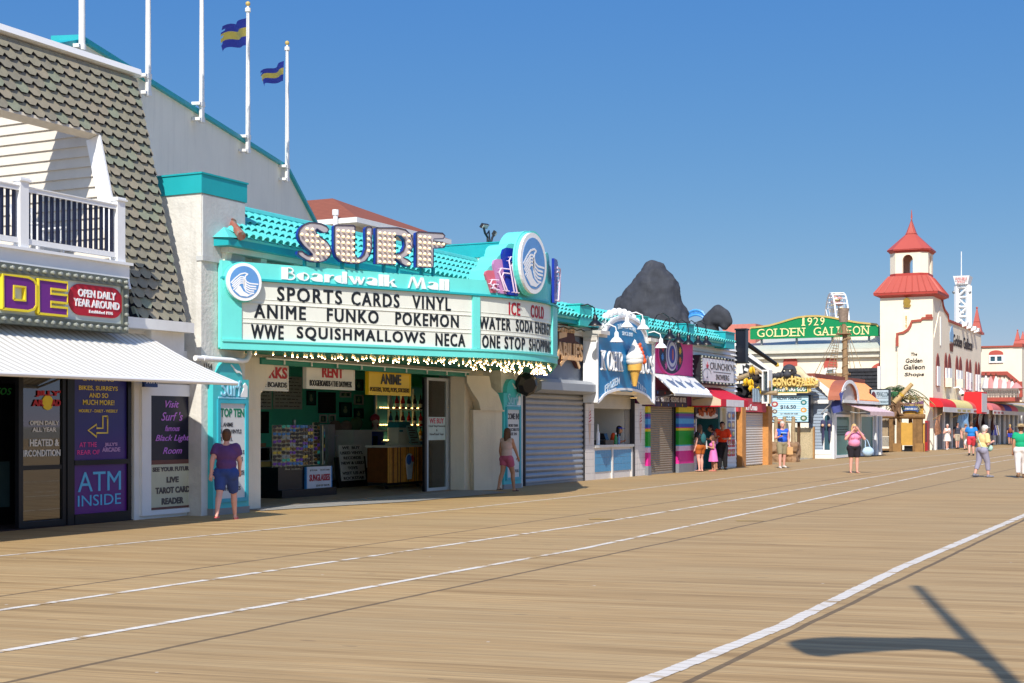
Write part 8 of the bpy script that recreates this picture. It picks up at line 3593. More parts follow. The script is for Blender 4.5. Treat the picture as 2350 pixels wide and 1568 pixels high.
for s in range(9):
 yy=VT0-.34+(VT1-VT0+.68)*(s+.5)/9
 t=abs(2*(s+.5)/9-1)
 p0=Vector((UT0-.39,yy,z_eave+.03))
 p1=Vector((UT0+.42,cyT+(yy-cyT)*.66,zf1))
 tw.tube([p0,p1],.03,4)
 xx=UT0-.34+(UT1-UT0+.68)*(s+.5)/9
 tw.tube([Vector((xx,VT0-.39,z_eave+.03)),Vector((cxT+(xx-cxT)*.66,VT0+.42,zf1))],.03,4)
tw.build('lower_roof',REDR,gg)
zB0=HZD(625,94.5,17.06)
tw=MB()
frust(tw,zf1+.002,-.44,zB0,-.44,.45,.45)
tw.build('belfry_base',M("red_cove",(176,66,56)),gg)
zB1=HZD(577,94.5,17.06)
bw_x,bw_y=hwx-.46,hwy-.46
tw=MB()
def arch_wall(fr,half,z0,z1):
 ow=.33
 zs=z0+(z1-z0)*.62
 n_=10
 pts=[(-half,z0),(-ow,z0),(-ow,zs)]+[(-ow*cos(pi*i/n_),zs+(z1-z0)*.27*sin(pi*i/n_))for i in range(1,n_)]+[(ow,zs),(ow,z0),(half,z0),(half,z1),(-half,z1)]
 tw.prism(fr,pts,-.28,0)
cut=.42
arch_wall(Fr((cxT-bw_x,cyT,0),(0,-1,0)),bw_y-cut,zB0,zB1)
arch_wall(Fr((cxT+bw_x,cyT,0),(0,1,0)),bw_y-cut,zB0,zB1)
arch_wall(Fr((cxT,cyT-bw_y,0),(1,0,0)),bw_x-cut,zB0,zB1)
arch_wall(Fr((cxT,cyT+bw_y,0),(-1,0,0)),bw_x-cut,zB0,zB1)
for sx in(-1,1):
 for sy in(-1,1):
  a=Vector((cxT+sx*bw_x,cyT+sy*(bw_y-cut),0))
  b=Vector((cxT+sx*(bw_x-cut),cyT+sy*bw_y,0))
  c=Vector((cxT+sx*(bw_x-cut*1.05),cyT+sy*(bw_y-cut*1.05),0))
  q=[a,b,c]
  if(b-a).cross(c-a).z<0:
   q=[a,c,b]
  tw.add([p+Vector((0,0,zB0))for p in q]+[p+Vector((0,0,zB1))for p in q],[(2,1,0),(3,4,5),(0,1,4,3),(1,2,5,4),(2,0,3,5)])
tw.build('belfry',GALLEON,gg)
tw=MB()
frust(tw,zB1+.002,-.42,zB1+.13,-.34,.45,.45)
frust(tw,zB1+.132,-.28,zB1+.2,-.28,.5,.5)
tw.build('upper_cove',M("red_cove",(176,66,56)),gg)
zU1=HZD(536,95.4,18.0)
tw=MB()
frust(tw,zB1+.202,-.26,zU1,-hwx+.38,.5,.1)
tw.build('upper_roof',REDR,gg)
zU2=HZD(500,95.7,18.3)
tw=MB()
frust(tw,zU1+.002,-hwx+.42,zU1+.1,-hwx+.36,.1,.1)
frust(tw,zU1+.102,-hwx+.36,zU2,-hwx+.05,.1,.02)
tw.tube([(cxT,cyT,zU2),(cxT,cyT,HZD(482,95.75,18.4))],[.06,.015],6)
tw.build('spire',REDR,gg)
fsg=FU(UG-.25)
st_pts=[z for z in[(2059.5,795),(2059.5,766),(2074,763.4),(2084,757),(2090,747),(2093,737.5),(2114,735.3),(2117,730.8),(2141,730.6)]]
sp_=[fsg.scr(*p)for p in st_pts]
m=MB()
m.prism(fsg,[(sp_[0][0],0)]+sp_+[(sp_[-1][0],0)],-.26,0)
m.build('stepped_gable',GALLEON,gg)
m=MB()
m.ribbon(fsg,sp_,.16,-.02,.1)
m.ribbon(fsg,[fsg.scr(2132,722),fsg.scr(2132,729.6)],.4,-.05,.13)
m.build('gable_trim',BRICKR,gg)
VS2=16.55
fsd=FV(VS2)
sd=[(2162,690),(2163.5,702),(2167,712),(2175,723.5),(2176,736),(2251.5,765)]
sp2=[fsd.scr(*p)for p in sd]
m=MB()
m.prism(fsd,[(UG-.24,0),(UG-.24,sp2[0][1]-3),(sp2[0][0]-.6,sp2[0][1]-.4)]+sp2+[(sp2[-1][0],0)],-.4,0)
m.build('side_wall',GALLEON,gg)
m=MB()
m.ribbon(fsd,sp2,.16,-.42,.08)
m.build('side_trim',BRICKR,gg)
m=MB()
m.box(98,sp2[-1][0],VS2+.4,24,0,sp2[-1][1]-.3)
m.box(sp2[-1][0]-.3,sp2[-1][0],VS2+.01,24,0,sp2[-1][1]-.3)
m.build('rear_mass',GALLEON,gg)
INK=M("gothic_ink",(52,44,44),0.7)
m=MB()
for t,a,b,c,d in(("The",2090.8,2105,809.5,816.6),("Golden",2078.6,2117,823,833),("Galleon",2074,2122.6,837,848.4),("Shops",2075.8,2121,855.5,866)):
 m.stext(fsg,t,a,b,c,d,d0=.004,d1=.03,bold=.018,shear=.12)
m.build('shop_lettering',INK,gg)
m=MB()
f2s=FV(VS2-.002)
x0,z1=f2s.scr(2186.6,766)
_,z0=f2s.scr(2186.6,793)
x1=f2s.scr(2231,780)[0]
m.text(f2s,"Golden Galleon",x0,x1,z0,z1,.002,.03,bold=.015)
m.build('side_lettering',INK,gg)
m=MB()
cx_,cz_=fsg.scr(2081.5,696)
fsh=FU(UT0-.002)
m.prism(fsh,[fsh.scr(*p)for p in((2074,701),(2076,706),(2088,706),(2091,700),(2088,699),(2091,690),(2087,688),(2084,684),(2081.5,682.5),(2079,685),(2075,687),(2073.5,693),(2076,699))],0,.12)
m.build('brass_ship',M("brass",(176,142,62),0.4,0.3,10,metal=0.4),gg)
m=MB()
a=fsh.scr(2074.7,715.4)
b=fsh.scr(2085.5,760)
m.rect(fsh,a[0],b[0],b[1],a[1],0,.07)
pq=m.build('date_plaque',GALLEON,gg)
m=MB()
for i,c in enumerate("1929"):
 zz=a[1]-.3-(a[1]-b[1]-.35)*(i+1)/4.6
 m.text(fsh,c,a[0]+.1,b[0]-.1,zz,zz+.22,.072,.09)
m.build('numerals',GOLD,pq)
m=MB()
x0,z1=f2s.scr(2181,745)
_,z0=f2s.scr(2181,806)
m.prism(f2s,[(x0-.4,z0+.5),(x0-.2,z0),(x0+.9,z0),(x0+1.1,z0+.6)],0,.04,1)
m.prism(f2s,[(x0-.2,z0+.65),(x0+.9,z0+.65),(x0+1.2,z0+1.2),(x0+.7,z1),(x0+.2,z1-.2),(x0-.3,z0+1.2)],0,.03)
m.build('painted_ship',[M("sail_blue",(140,180,214),0.7,0.2,3),M("hull_brown",(110,60,44),0.7)],gg)
m=MB()
x0=f2s.scr(2157,730)[0]
m.rect(f2s,x0,x0+.3,f2s.scr(2157,793)[1],f2s.scr(2157,727)[1],0,.05)
m.build('slit_relief',WHITE,gg)
WREC=M("red_brown_recess",(128,56,46),0.7)
for i,(a,b,yt,ym,yb_)in enumerate(((85,120,125,270,488),(178,203,122,290,490),(213,247,130,292,505),(298,325,153,310,500),(335,365,165,318,520),(408,435,184,333,530),(444,468,195,345,540),(508,530,217,360,545),(539,561,226,364,552))):
 cv_=lambda p,q:(2129.7+.2108*p,783.4+.2108*q)
 x0,zt_w=f2s.scr(*cv_(a,yt))
 x1=f2s.scr(*cv_(b,yt))[0]
 zm_=f2s.scr(*cv_(a,ym))[1]
 zl_=f2s.scr(*cv_(a,yb_))[1]
 xc,hw_=(x0+x1)/2,(x1-x0)/2
 m=MB()
 m.prism(f2s,[(x0,zl_),(x1,zl_),(x1,zt_w-hw_*1.3),(xc+hw_*.7,zt_w-hw_*.5),(xc,zt_w),(xc-hw_*.7,zt_w-hw_*.5),(x0,zt_w-hw_*1.3)],0,.05)
 rec=m.build('arched_recess',WREC,gg)
 m=MB()
 m.rect(f2s,x0+.05,x1-.05,zl_+.03,zm_,.051,.12)
 wf_=m.build('window',WHITE2,rec)
 if i in(2,4,6,8):
  m=MB()
  m.rect(f2s,x0+.2,x1-.2,zl_+.2,(zl_+zm_)/2,.121,.13)
  m.build('pane',M("dark_window",(62,92,104)),wf_)
 if i in(1,3):
  m=MB()
  m.rect(f2s,x0+.0,x1-.0,zl_-.05,zl_+.55,.06,.5)
  ac=m.build('air_conditioner',M("cream_ac",(222,212,194),0.5),wf_)
cmr=thing('security_camera','white dome security camera on the side wall above the red awning','camera',f2s.pt(f2s.scr(2187,900)[0],f2s.scr(2187,900)[1],.1))
c=f2s.pt(*f2s.scr(2189,899),.1)
m=MB()
m.tube([c+Vector((0,.1,.25)),c+Vector((0,-.25,.3)),c+Vector((0,-.4,.1))],.06,8)
m.build('arm',WHITE2,cmr,True)
m=MB()
m.ball(c+Vector((0,-.42,-.1)),.2)
m.build('dome',WHITE2,cmr,True)
m=MB()
m.ball(c+Vector((-.05,-.46,-.2)),.12)
m.build('lens',DARK,cmr,True)
spx=thing('roof_spire','brick red pointed spire on the far corner of the cream building','spire',(113.5,18,6))
def spire(root,x,y,zb_,zt_,hw_):
 m=MB()
 def pr(z,h):
  return[Vector((x-h,y-h,z)),Vector((x+h,y-h,z)),Vector((x+h,y+h,z)),Vector((x-h,y+h,z))]
 lv=[(zb_,hw_),(zb_+(zt_-zb_)*.08,hw_),(zb_+(zt_-zb_)*.09,hw_*.8),(zb_+(zt_-zb_)*.45,hw_*.46),(zb_+(zt_-zb_)*.455,hw_*.52),(zb_+(zt_-zb_)*.47,hw_*.44),(zb_+(zt_-zb_)*.92,hw_*.08)]
 vs=[]
 for z,h in lv:
  vs+=pr(z,h)
 fs=[]
 for i in range(len(lv)-1):
  for k in range(4):
   fs.append((i*4+k,i*4+(k+1)%4,(i+1)*4+(k+1)%4,(i+1)*4+k))
 fs+=[(3,2,1,0),tuple(range(len(vs)-4,len(vs)))]
 m.add(vs,fs)
 m.build('roof',REDR,root)
 m=MB()
 m.ball((x,y,zb_+(zt_-zb_)*.95),(zt_-zb_)*.04)
 m.build('finial',REDR,root)
p=pv(2242,760,17.6)
spire(spx,p.x,17.6,p.z-.3,HV(2241,703,17.6),.5)
lt_=[]
for i,(x,y)in enumerate(((2212,743),(2222,748),(2232,753),(2239,757))):
 p=pv(x,y,16.4)
 t=thing('roof_floodlight','small white floodlight clipped to the side parapet of the cream building','floodlight',p,'floodlights along the side parapet')
 m=MB()
 m.hexa([p+Vector(q)for q in((-.3,-.25,-.15),(.3,-.25,-.15),(.3,.1,-.25),(-.3,.1,-.25),(-.3,-.3,.1),(.3,-.3,.1),(.3,.1,.12),(-.3,.1,.12))])
 m.build('housing',WHITE2,t)
 m=MB()
 m.tube([p,p+Vector((0,.3,-.3))],.05,6)
 m.build('bracket',STEEL,t)
def barrel(root,u0,u1,mat,fmat,zlo,zhi,vo=15.65,vi=16.52,val=.32):
 m=MB()
 n_=8
 pr=[]
 for i in range(n_+1):
  a=pi/2*i/n_
  pr.append((vi-(vi-vo)*sin(a),zlo+val+(zhi-zlo-val)*cos(a)))
 f=Fr((u0,0,0),(0,1,0),(0,0,1))
 m.prism(f,pr+[(vo,zlo+val-.001),(vi,zlo+val-.001)],0.0,u1-u0)
 m.build('canvas',mat,root,True)
 m=MB()
 m.box(u0+.01,u1-.01,vo-.01,vo+.02,zlo,zlo+val-.002)
 m.build('valance',fmat,root)
VAL=M("pale_valance",(206,202,200),0.7,0.1,4)
zlo,zhi=HV(2150,945,15.7),HV(2143,913,16.5)
seq=[(2141,2172,'red',(214,36,40)),(2172,2211,'yellow',(222,206,136)),(2211,2249,'salmon',(208,100,92)),(2259,2288,'pink',(206,112,112)),(2288,2304,'blue',(62,60,170)),(2304,2319,'rose',(204,84,110)),(2319,2340,'olive',(192,186,128))]
for i,(xa,xb,nm,c)in enumerate(seq):
 u0,u1=U(xa,16.3),U(xb,16.3)
 t=thing('barrel_awning','%s barrel shaped canvas awning along the cream shop front'%nm,'awning',((u0+u1)/2,16,zlo),'barrel awnings along the cream shop front')
 barrel(t,u0,u1-.02,M("canvas_%s"%nm,c,0.7,0.1),VAL,zlo,zhi)
 m=MB()
 for k in range(3):
  w_=(u1-u0)/3.4
  xx=u0+.3+k*w_
  m.box(xx,xx+w_*.7,15.636,15.64,zlo+.06,zlo+.22)
 if i in(1,2,3):
  m.build('valance_print',M("print_%s"%nm,tuple(int(q*.8)for q in c),0.7,0.3,9),t)
t=thing('red_awning_sign','tall red upright awning block between the salmon and pink barrel awnings','awning',(U(2254,15.5),15.6,zlo))
u0,u1=U(2246,15.5),U(2258,15.5)
za,zbk=zlo,HV(2240,899,15.6)
m=MB()
m.box(u0,u1,15.3,16.5,zlo,zbk)
m.build('block',M("canvas_red",(214,36,40)),t)
m=MB()
m.box(u0+.02,u1-.02,15.28,15.298,zlo+.1,zbk-.1)
m.build('front_panel',VAL,t)
m=MB()
m.box(UG,141,VS2-.02,VS2-.005,0.05,zlo+.3)
m.build('shop_front',M("grey_shop_front",(126,120,114),0.6,0.15,1),gg)
for i in range(16):
 a=UG+.1+i*2.95
 m=MB()
 m.box(a,a+.38,VS2-.14,VS2-.021,0,zlo+.3)
 m.build('pillar',WHITE,gg)
 if i in(1,2,4,5,7,9,10,12,13):
  m=MB()
  m.box(a+.6,a+2.5,VS2-.05,VS2-.022,.1,zlo)
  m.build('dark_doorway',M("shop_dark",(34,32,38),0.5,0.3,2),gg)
cr=thing('clothes_rack','rack of dark blue and white shirts outside the far shop','rack',(U(2289,16.2),16.2,0))
ur=U(2284,16.0)
m=MB()
m.tube([(ur-.8,16,0.02),(ur-.8,16,1.7),(ur+1.2,16,1.7),(ur+1.2,16,0.02)],.03,6)
m.build('frame',STEEL,cr)
for k,c in enumerate(((40,44,110),(210,206,210),(34,38,90),(60,60,130),(220,190,80),(30,34,80),(216,214,220),(40,40,90))):
 m=MB()
 x=ur-.7+k*.24
 m.hexa([(x,15.75,.8),(x+.08,15.75,.8),(x+.08,16.25,.8),(x,16.25,.8),(x+.02,15.9,1.62),(x+.06,15.9,1.62),(x+.06,16.1,1.62),(x+.02,16.1,1.62)])
 m.build('shirt',M("shirt_%d"%k,c,0.8,0.2,8),cr)
FLG=[(2141,963,2160,951,2177,959,(216,150,110),'tan and pink banner flag nearest the building corner'),(2185,958,2226,945,2236,985,(140,180,214),'pale blue printed banner flag under the salmon awning'),(2236,962,2248,948,2240,985,(206,96,70),'orange and purple patterned banner flag'),(2250,955,2262,945,2260,978,(74,40,80),'dark purple patterned banner flag'),(2272,960,2282,950,2290,968,(150,110,110),'brownish banner flag, farthest of the row')]
for i,(xa,ya_,xb,yb_,xc,yc,col,lab)in enumerate(FLG):
 p0,p1=pv(xa,ya_,16.3),pv(xb,yb_,15.6)
 t=thing('banner_flag',lab,'flag',p0,'banner flags under the barrel awnings')
 m=MB()
 m.tube([p0,p1],.03,5)
 m.build('pole',M("pole_tan",(206,170,110),0.5),t)
 m=MB()
 a,b=p0.lerp(p1,.95),p0.lerp(p1,.3)
 vs=[]
 hgt=1.15
 for q in range(9):
  s=q/8
  for k in range(7):
   r=k/6
   pt=a.lerp(b,s)+Vector((.08*sin(6*r+3*s),.07*sin(5*s+4*r),-r*hgt))
   vs.append(pt)
 m.add(vs,[(q*7+k,(q+1)*7+k,(q+1)*7+k+1,q*7+k+1)for q in range(8)for k in range(6)])
 m.build('cloth',M("banner_cloth_%d"%i,col,0.7,0.55,3.5),t,True)
ds=thing('ride_tower','white lattice drop ride tower with a DOUBLE SHOT head, far behind the cream building','tower',(220,60,0))
uD=230.0
fD=FU(uD)
def z8(a,b):
 return(1958.4+.2341*a,459+.2341*b)
def Dp(a,b,d=0):
 return fD.pt(*fD.scr(*z8(a,b)),d)
x0,x1=fD.scr(*z8(1010,900))[0],fD.scr(*z8(1122,900))[0]
zT_=fD.scr(*z8(1060,835))[1]
wT=x1-x0
dh=fD.scr(*z8(1060,935))[1]-fD.scr(*z8(1060,1030))[1]
for(a,d)in((x0,0),(x1,0),(x0,-wT),(x1,-wT)):
 m=MB()
 m.tube([fD.pt(a,0,d),fD.pt(a,zT_,d)],.34,4)
 m.build('chord',WHITE2,ds)
m=MB()
z=zT_-.4
k=0
while z>6:
 for d in(0,-wT):
  m.tube([fD.pt(x0,z,d),fD.pt(x1,z,d)],.18,4)
  a,b=(x0,x1)if k%2 else(x1,x0)
  m.tube([fD.pt(a,z,d),fD.pt(b,z-dh,d)],.15,4)
 for a in(x0,x1):
  m.tube([fD.pt(a,z,0),fD.pt(a,z,-wT)],.15,4)
  m.tube([fD.pt(a,z,0 if k%2 else-wT),fD.pt(a,z-dh,-wT if k%2 else 0)],.13,4)
 z-=dh
 k+=1
m.build('lattice',WHITE2,ds)
hz0,hz1=fD.scr(*z8(1060,830))[1],fD.scr(*z8(1060,748))[1]
hx0,hx1=fD.scr(*z8(985,800))[0],fD.scr(*z8(1146,800))[0]
m=MB()
m.hexa([fD.pt(hx0+.3,hz0,.5),fD.pt(hx1-.3,hz0,.5),fD.pt(hx1-.3,hz0,-wT-.5),fD.pt(hx0+.3,hz0,-wT-.5),fD.pt(hx0,hz1,.8),fD.pt(hx1,hz1,.8),fD.pt(hx1,hz1,-wT-.8),fD.pt(hx0,hz1,-wT-.8)])
hdd=m.build('head',WHITE2,ds)
m=MB()
W,H=hx1-hx0,hz1-hz0
fDt=fD.sub(0,0,.85)
m.text(fDt,"DOUBLE",hx0+W*.16,hx0+W*.86,hz0+H*.52,hz0+H*.82,0,.05)
m.text(fDt,"SHOT",hx0+W*.26,hx0+W*.76,hz0+H*.12,hz0+H*.42,0,.05)
m.build('lettering',M("coral_letters",(214,110,100),0.5),hdd)
m=MB()
m.tube([Dp(1048,748,-1),Dp(1048,500,-1)],.07,4)
m.build('antenna',WHITE2,ds)
for s,(a,b)in((-1,(985,905)),(1,(1140,905))):
 m=MB()
 c=Dp(a,b,0)
 m.ball(c,.26)
 m.build('lamp',STEEL,ds,True)
nb=thing('balcony_building','cream and brick red building with a curved balcony beyond the tower building','building',(125,16,0))
uN=121.0
fN=FU(uN)
def zn(a,b):
 return(2129.7+.2108*a,783.4+.2108*b)
def Np(a,b,d=0):
 return fN.scr(*zn(a,b),d)
m=MB()
zt=Np(800,66)[1]
zlow_n=Np(0,665)[1]
m.rect(fN,Np(560,0)[0],Np(1022,0)[0],zlow_n,zt,-8,0)
m.rect(fN,Np(560,0)[0]-2,-16.62,0,zlow_n-.003,-28,0)
m.build('front_wall',GALLEON,nb)
m=MB()
m.rect(fN,Np(560,0)[0],Np(935,0)[0],zt,zt+.13,-8,.12)
m.rect(fN,Np(935,0)[0],Np(1030,0)[0],zt,zt+.28,-3,.15)
m.build('coping',BRICKR,nb)
m=MB()
uu=Np(1022,0)[0]
m.box(uN+8.02,uN+30,-uu+0.02,-uu+.3,zlow_n,zt-.01)
m.build('side_wall',GALLEON,nb)
m=MB()
x0,x1=Np(665,0)[0],Np(820,0)[0]
z0,z1=Np(0,165)[1],Np(0,115)[1]
m.prism(fN,[(x0,z0),(x1,z0)]+[((x0+x1)/2+(x1-x0)/2*cos(pi*i/10),z0+(z1-z0)*(.3+.7*sin(pi*i/10)))for i in range(0,11)],0,.1)
m.build('window_head',M("red_window_head",(182,84,70)),nb)
m=MB()
zz0,zz1=Np(0,248)[1],Np(0,166)[1]
m.frame(fN,x0,x1,zz0,zz1,.12,0,.12)
m.rect(fN,(x0+x1)/2-.08,(x0+x1)/2+.08,zz0+.12,zz1-.12,0,.1)
w_=m.build('window',WHITE2,nb)
m=MB()
m.rect(fN,x0+.12,x1-.12,zz0+.12,zz1-.12,0,.05)
m.build('pane',M("dark_window",(62,92,104)),w_)
m=MB()
m.ribbon(fN,[Np(585,352),Np(860,348),Np(985,455)],.30,-.05,.2)
m.ribbon(fN,[Np(995,440),Np(1000,610)],.45,-.05,.25)
m.ribbon(fN,[Np(722,350),Np(722,520)],.24,-.05,.15)
m.build('red_bands',M("brick_red_band",(168,78,64),0.7),nb)
for(a,b)in((595,670),(755,905)):
 m=MB()
 x0,x1=Np(a,0)[0],Np(b,0)[0]
 z0,z1=Np(0,500)[1],Np(0,450)[1]
 m.prism(fN,[(x0,z0),(x1,z0)]+[((x0+x1)/2+(x1-x0)/2*cos(pi*i/10),z0+(z1-z0)*sin(pi*i/10))for i in range(1,10)],0,.1)
 m.build('window_head',M("red_window_head",(182,84,70)),nb)
 m=MB()
 m.rect(fN,x0+.3,x1-.3,Np(0,580)[1],z0-.01,0,.1)
 m.build('white_door',WHITE2,nb)
m=MB()
zb0,zb1=Np(0,665)[1],Np(0,625)[1]
m.rect(fN,Np(600,0)[0],Np(1000,0)[0],zb0,zb1,0,3.0)
bal=m.build('balcony_slab',M("brick_red_band",(168,78,64)),nb)
m=MB()
zr0,zr1=zb1,Np(0,545)[1]
fNb=fN.sub(0,0,3.0)
xa,xb=fNb.scr(*zn(610,0))[0],fNb.scr(*zn(985,0))[0]
for k in range(21):
 x=xa+(xb-xa)*k/20
 m.rect(fNb,x-.04,x+.04,zr0,zr1,-.04,.0)
m.rect(fNb,xa,xb,zr1,zr1+.1,-.06,.02)
m.rect(fNb,xa,xb,zr0+.15,zr0+.25,-.05,.015)
m.build('balcony_rail',M("grey_rail",(140,130,122),0.6),bal)
m=MB()
for k in range(20):
 x=xa+(xb-xa)*(k+.5)/20
 m.rect(fNb,x-.16,x+.16,zr0+.3,zr1-.1,-.025,-.015)
m.build('rail_panels',M("pale_panels",(206,202,196),0.6),bal)
ucs=[(630,365,1,'white closed umbrella at the left end of the balcony'),(684,372,0,'pink closed umbrella, first pink one on the balcony'),(740,372,1,'white closed umbrella between two pink ones on the balcony'),(785,390,0,'pink closed umbrella in the middle of the balcony'),(830,398,1,'white closed umbrella right of the middle of the balcony'),(882,415,0,'pink closed umbrella near the right of the balcony'),(918,430,1,'thin white closed umbrella near the balcony\'s right end'),(960,445,0,'wide pink closed umbrella at the right end of the balcony')]
for(a,b,wq,lab)in ucs:
 f_=fN.sub(0,0,2.2)
 x,zt_=f_.scr(*zn(a,b))
 zb_=f_.scr(*zn(a,560))[1]
 t=thing('closed_umbrella',lab,'umbrella',f_.pt(x,zb1),'closed umbrellas on the balcony')
 m=MB()
 k_=1.7 if a==960 else 1.0
 m.lathe([(.08,zb_),(.36*k_,zb_+.35),(.30*k_,zb_+(zt_-zb_)*.4),(.16*k_,zb_+(zt_-zb_)*.75),(.02,zt_)],Vector((f_.pt(x,0).x,f_.pt(x,0).y,0)),9)
 m.build('cloth',M("umbrella_white",(222,218,212),0.8)if wq else M("umbrella_pink",(212,142,138),0.8),t,True)
 m=MB()
 m.tube([f_.pt(x,zb1),f_.pt(x,zt_+.15)],.05,6)
 m.build('pole',WOODD,t)
for(a,b,c,lab,hw_)in((1610,1430,1268,'brick red spire on the far building, left of two at the photo\'s right edge',.45),(1662,1400,1288,'brick red spire cut by the photo\'s right edge',.4)):
 t=thing('roof_spire',lab,'spire',pu(*z8(a,b),uN+3))
 p=pu(*z8(a,b),uN+3)
 spire(t,uN+3,p.y,p.z-.3,pu(*z8(a,c),uN+3).z,hw_)
m=MB()
m.box(150,260,16.9,17.6,0,5)
far=tag(m.build('far_shops',M("far_shop_grey",(110,100,96),0.8,0.5,.3)),'far row of dim shop fronts under the balcony at the right edge','building')
def z6(a,b):
 return(1958.4+.2146*a,795.6+.2146*b)
ge=thing('golf_entrance','timber gateway of the second golf course with reed panel and carved sign','gateway',(87,17,0))
uG2=88.0
f88=FU(uG2)
def E(a,b,d=0):
 return f88.scr(*z6(a,b),d)
OCH=M("ochre_reed",(206,158,70),0.7,0.15,3)
LOG=M("brown_log",(132,98,58),0.8,0.3,5,0.4,20)
m=MB()
m.tube([f88.pt(*E(275,745),.1),f88.pt(*E(770,748),.1)],.16,10)
m.build('cross_log',LOG,ge,True)
for(a,b,w_)in((412,765,.14),(490,770,.13),(662,760,.13),(712,760,.16)):
 m=MB()
 x=E(a,0)[0]
 m.rect(f88,x-w_,x+w_,0,E(a,b)[1],-.15,.15)
 m.build('post',LOG,ge)
for(a,b)in((430,520),(668,755)):
 m=MB()
 m.rect(f88,E(a,0)[0],E(b,0)[0],0,E(a,1035)[1],-.1,.25)
 m.build('planter_box',M("box_wood",(150,112,64),0.8,0.2,3),ge)
m=MB()
x,xe2=E(505,0)[0],E(635,0)[0]
while x<xe2:
 m.rect(f88,x,x+.055,E(500,1055)[1],E(500,815)[1]+random.uniform(-.05,.02),.05,.09)
 x+=.062
m.build('reed_panel',OCH,ge)
m=MB()
x,xe2=E(525,0)[0],E(742,0)[0]
while x<xe2:
 m.rect(f88,x,x+.055,E(500,745)[1],E(500,640)[1],-.08,-.04)
 x+=.062
m.rect(f88,E(735,0)[0],E(765,0)[0],0,E(735,820)[1],-.3,-.2)
m.build('upper_reeds',OCH,ge)
m=MB()
m.prism(f88,[E(*p)for p in((530,625),(560,600),(640,605),(700,590),(750,578),(752,640),(700,640),(620,648),(560,650))],-.03,.1)
ps_=m.build('purple_sign',M("plum_board",(120,84,110),0.6),ge)
m=MB()
m.text(f88,"Golden Galleon",E(560,0,.1)[0],E(745,0,.1)[0],E(560,637,.1)[1],E(560,608,.1)[1],.101,.13,bold=.02)
m.build('lettering',GOLD,ps_)
m=MB()
m.ribbon(f88,[E(523,672),E(560,662),(E(620,660)[0],E(620,658)[1]),E(680,664),E(706,682)],.3,.05,.12)
bs_=m.build('blue_ribbon',M("ribbon_blue",(50,84,140),0.6),ge)
m=MB()
m.text(f88,"ADVENTURE GOLF",E(538,0,.12)[0],E(690,0,.12)[0],E(560,676,.12)[1],E(560,657,.12)[1],.121,.14,bold=.02)
m.build('lettering',WHITE2,bs_)
m=MB()
m.rect(f88,E(285,0)[0],E(400,0)[0],E(290,960)[1],E(290,775)[1],-.6,-.4)
m.build('board_wall',M("grey_brown_boards",(168,146,116),0.8,0.25,4),ge)
m=MB()
m.rect(f88,E(285,0)[0],E(400,0)[0],0.05,E(290,1100)[1]+.05,-.1,.05)
m.build('low_rail',LOG,ge)
m=MB()
for k in range(12):
 x=E(290,0)[0]+(E(400,0)[0]-E(290,0)[0])*k/11
 m.rect(f88,x-.015,x+.015,.3,E(290,965)[1],.02,.05)
m.build('mesh_gate',BLK,ge)
m=MB()
m.rect(f88,E(540,0)[0],E(640,0)[0],0.01,E(540,1060)[1],-.2,-.1)
m.build('dark_opening',BLK,ge)
cn=thing('cannon_prop','long pale wooden cannon spar pointing up right over the golf gateway','prop',f88.pt(*E(450,620)))
m=MB()
p,q=f88.pt(*E(455,600),.5),f88.pt(*E(640,398),.3)
m.tube([p,p.lerp(q,.55),p.lerp(q,.56),q],[.18,.15,.14,.12],12)
m.build('spar',M("pale_spar",(188,156,106),0.7,0.2,4),cn,True)
m=MB()
m.tube([p.lerp(q,.36),p.lerp(q,.46)],.185,12)
m.build('band',M("ochre_band",(206,166,60),0.6),cn,True)
random.seed(9)
m=MB()
for k in range(16):
 c=f88.pt(*E(random.uniform(430,510),random.uniform(595,715)),random.uniform(.2,.6))
 d=Vector((random.uniform(-.2,.2),random.uniform(-.4,.4),random.uniform(-.6,.6)))
 m.tube([c-d,c,c+d],[.05,.12,.04],6)
m.build('root_tangle',M("root_brown",(126,96,70),0.9,0.3,6),cn,True)
LEAF=M("palm_leaf",(70,96,52),0.6,0.3,6)
LEAFD=M("dry_palm_leaf",(168,150,92),0.7,0.3,6)
def palm(lab,px,py,n,ln,mat,d=0.0):
 c=f88.pt(*E(px,py),d)
 t=thing('palm_plant',lab,'palm',(c.x,c.y,c.z-1.2),'palms behind the golf gateway')
 m=MB()
 m.tube([c+Vector((0,0,-1.6)),c],[.12,.08],7)
 m.build('trunk',LOG,t)
 m=MB()
 for k in range(n):
  a=2*pi*k/n+random.uniform(-.3,.3)
  up=random.uniform(.25,.8)
  pts=[]
  for i in range(9):
   s=i/8
   pts.append(c+Vector((cos(a)*ln*s*.7,sin(a)*ln*s,ln*(up*s-.85*s*s))))
  m.tube(pts,[.02]*8+[.006],4)
  for i in range(1,9):
   tdir=(pts[i]-pts[i-1]).normalized()
   sd_=tdir.cross(Vector((0,0,1))).normalized()
   for s in(-1,1):
    for h in(0,.5):
     b0=pts[i-1].lerp(pts[i],h)
     tip=b0+sd_*s*ln*.26*(1-.5*i/8)+tdir*.12-Vector((0,0,.10))
     m.add([b0,b0+tdir*.06,tip],[(0,1,2),(2,1,0)])
 m.build('fronds',mat,t)
palm('green palm beside the cannon spar',470,470,11,1.9,LEAF,-.6)
palm('low dry palm above the purple golf sign',590,560,10,1.5,LEAFD,-.6)
palm('dark green palm left of the spar behind the box sign',420,560,10,1.3,LEAF,-.3)
gb2=thing('green_barrel','green barrel under the palm at the golf gateway','barrel',f88.pt(*E(460,545)))
m=MB()
m.lathe([(.34,-.4),(.4,0),(.36,.35)],f88.pt(*E(462,545),.0),14)
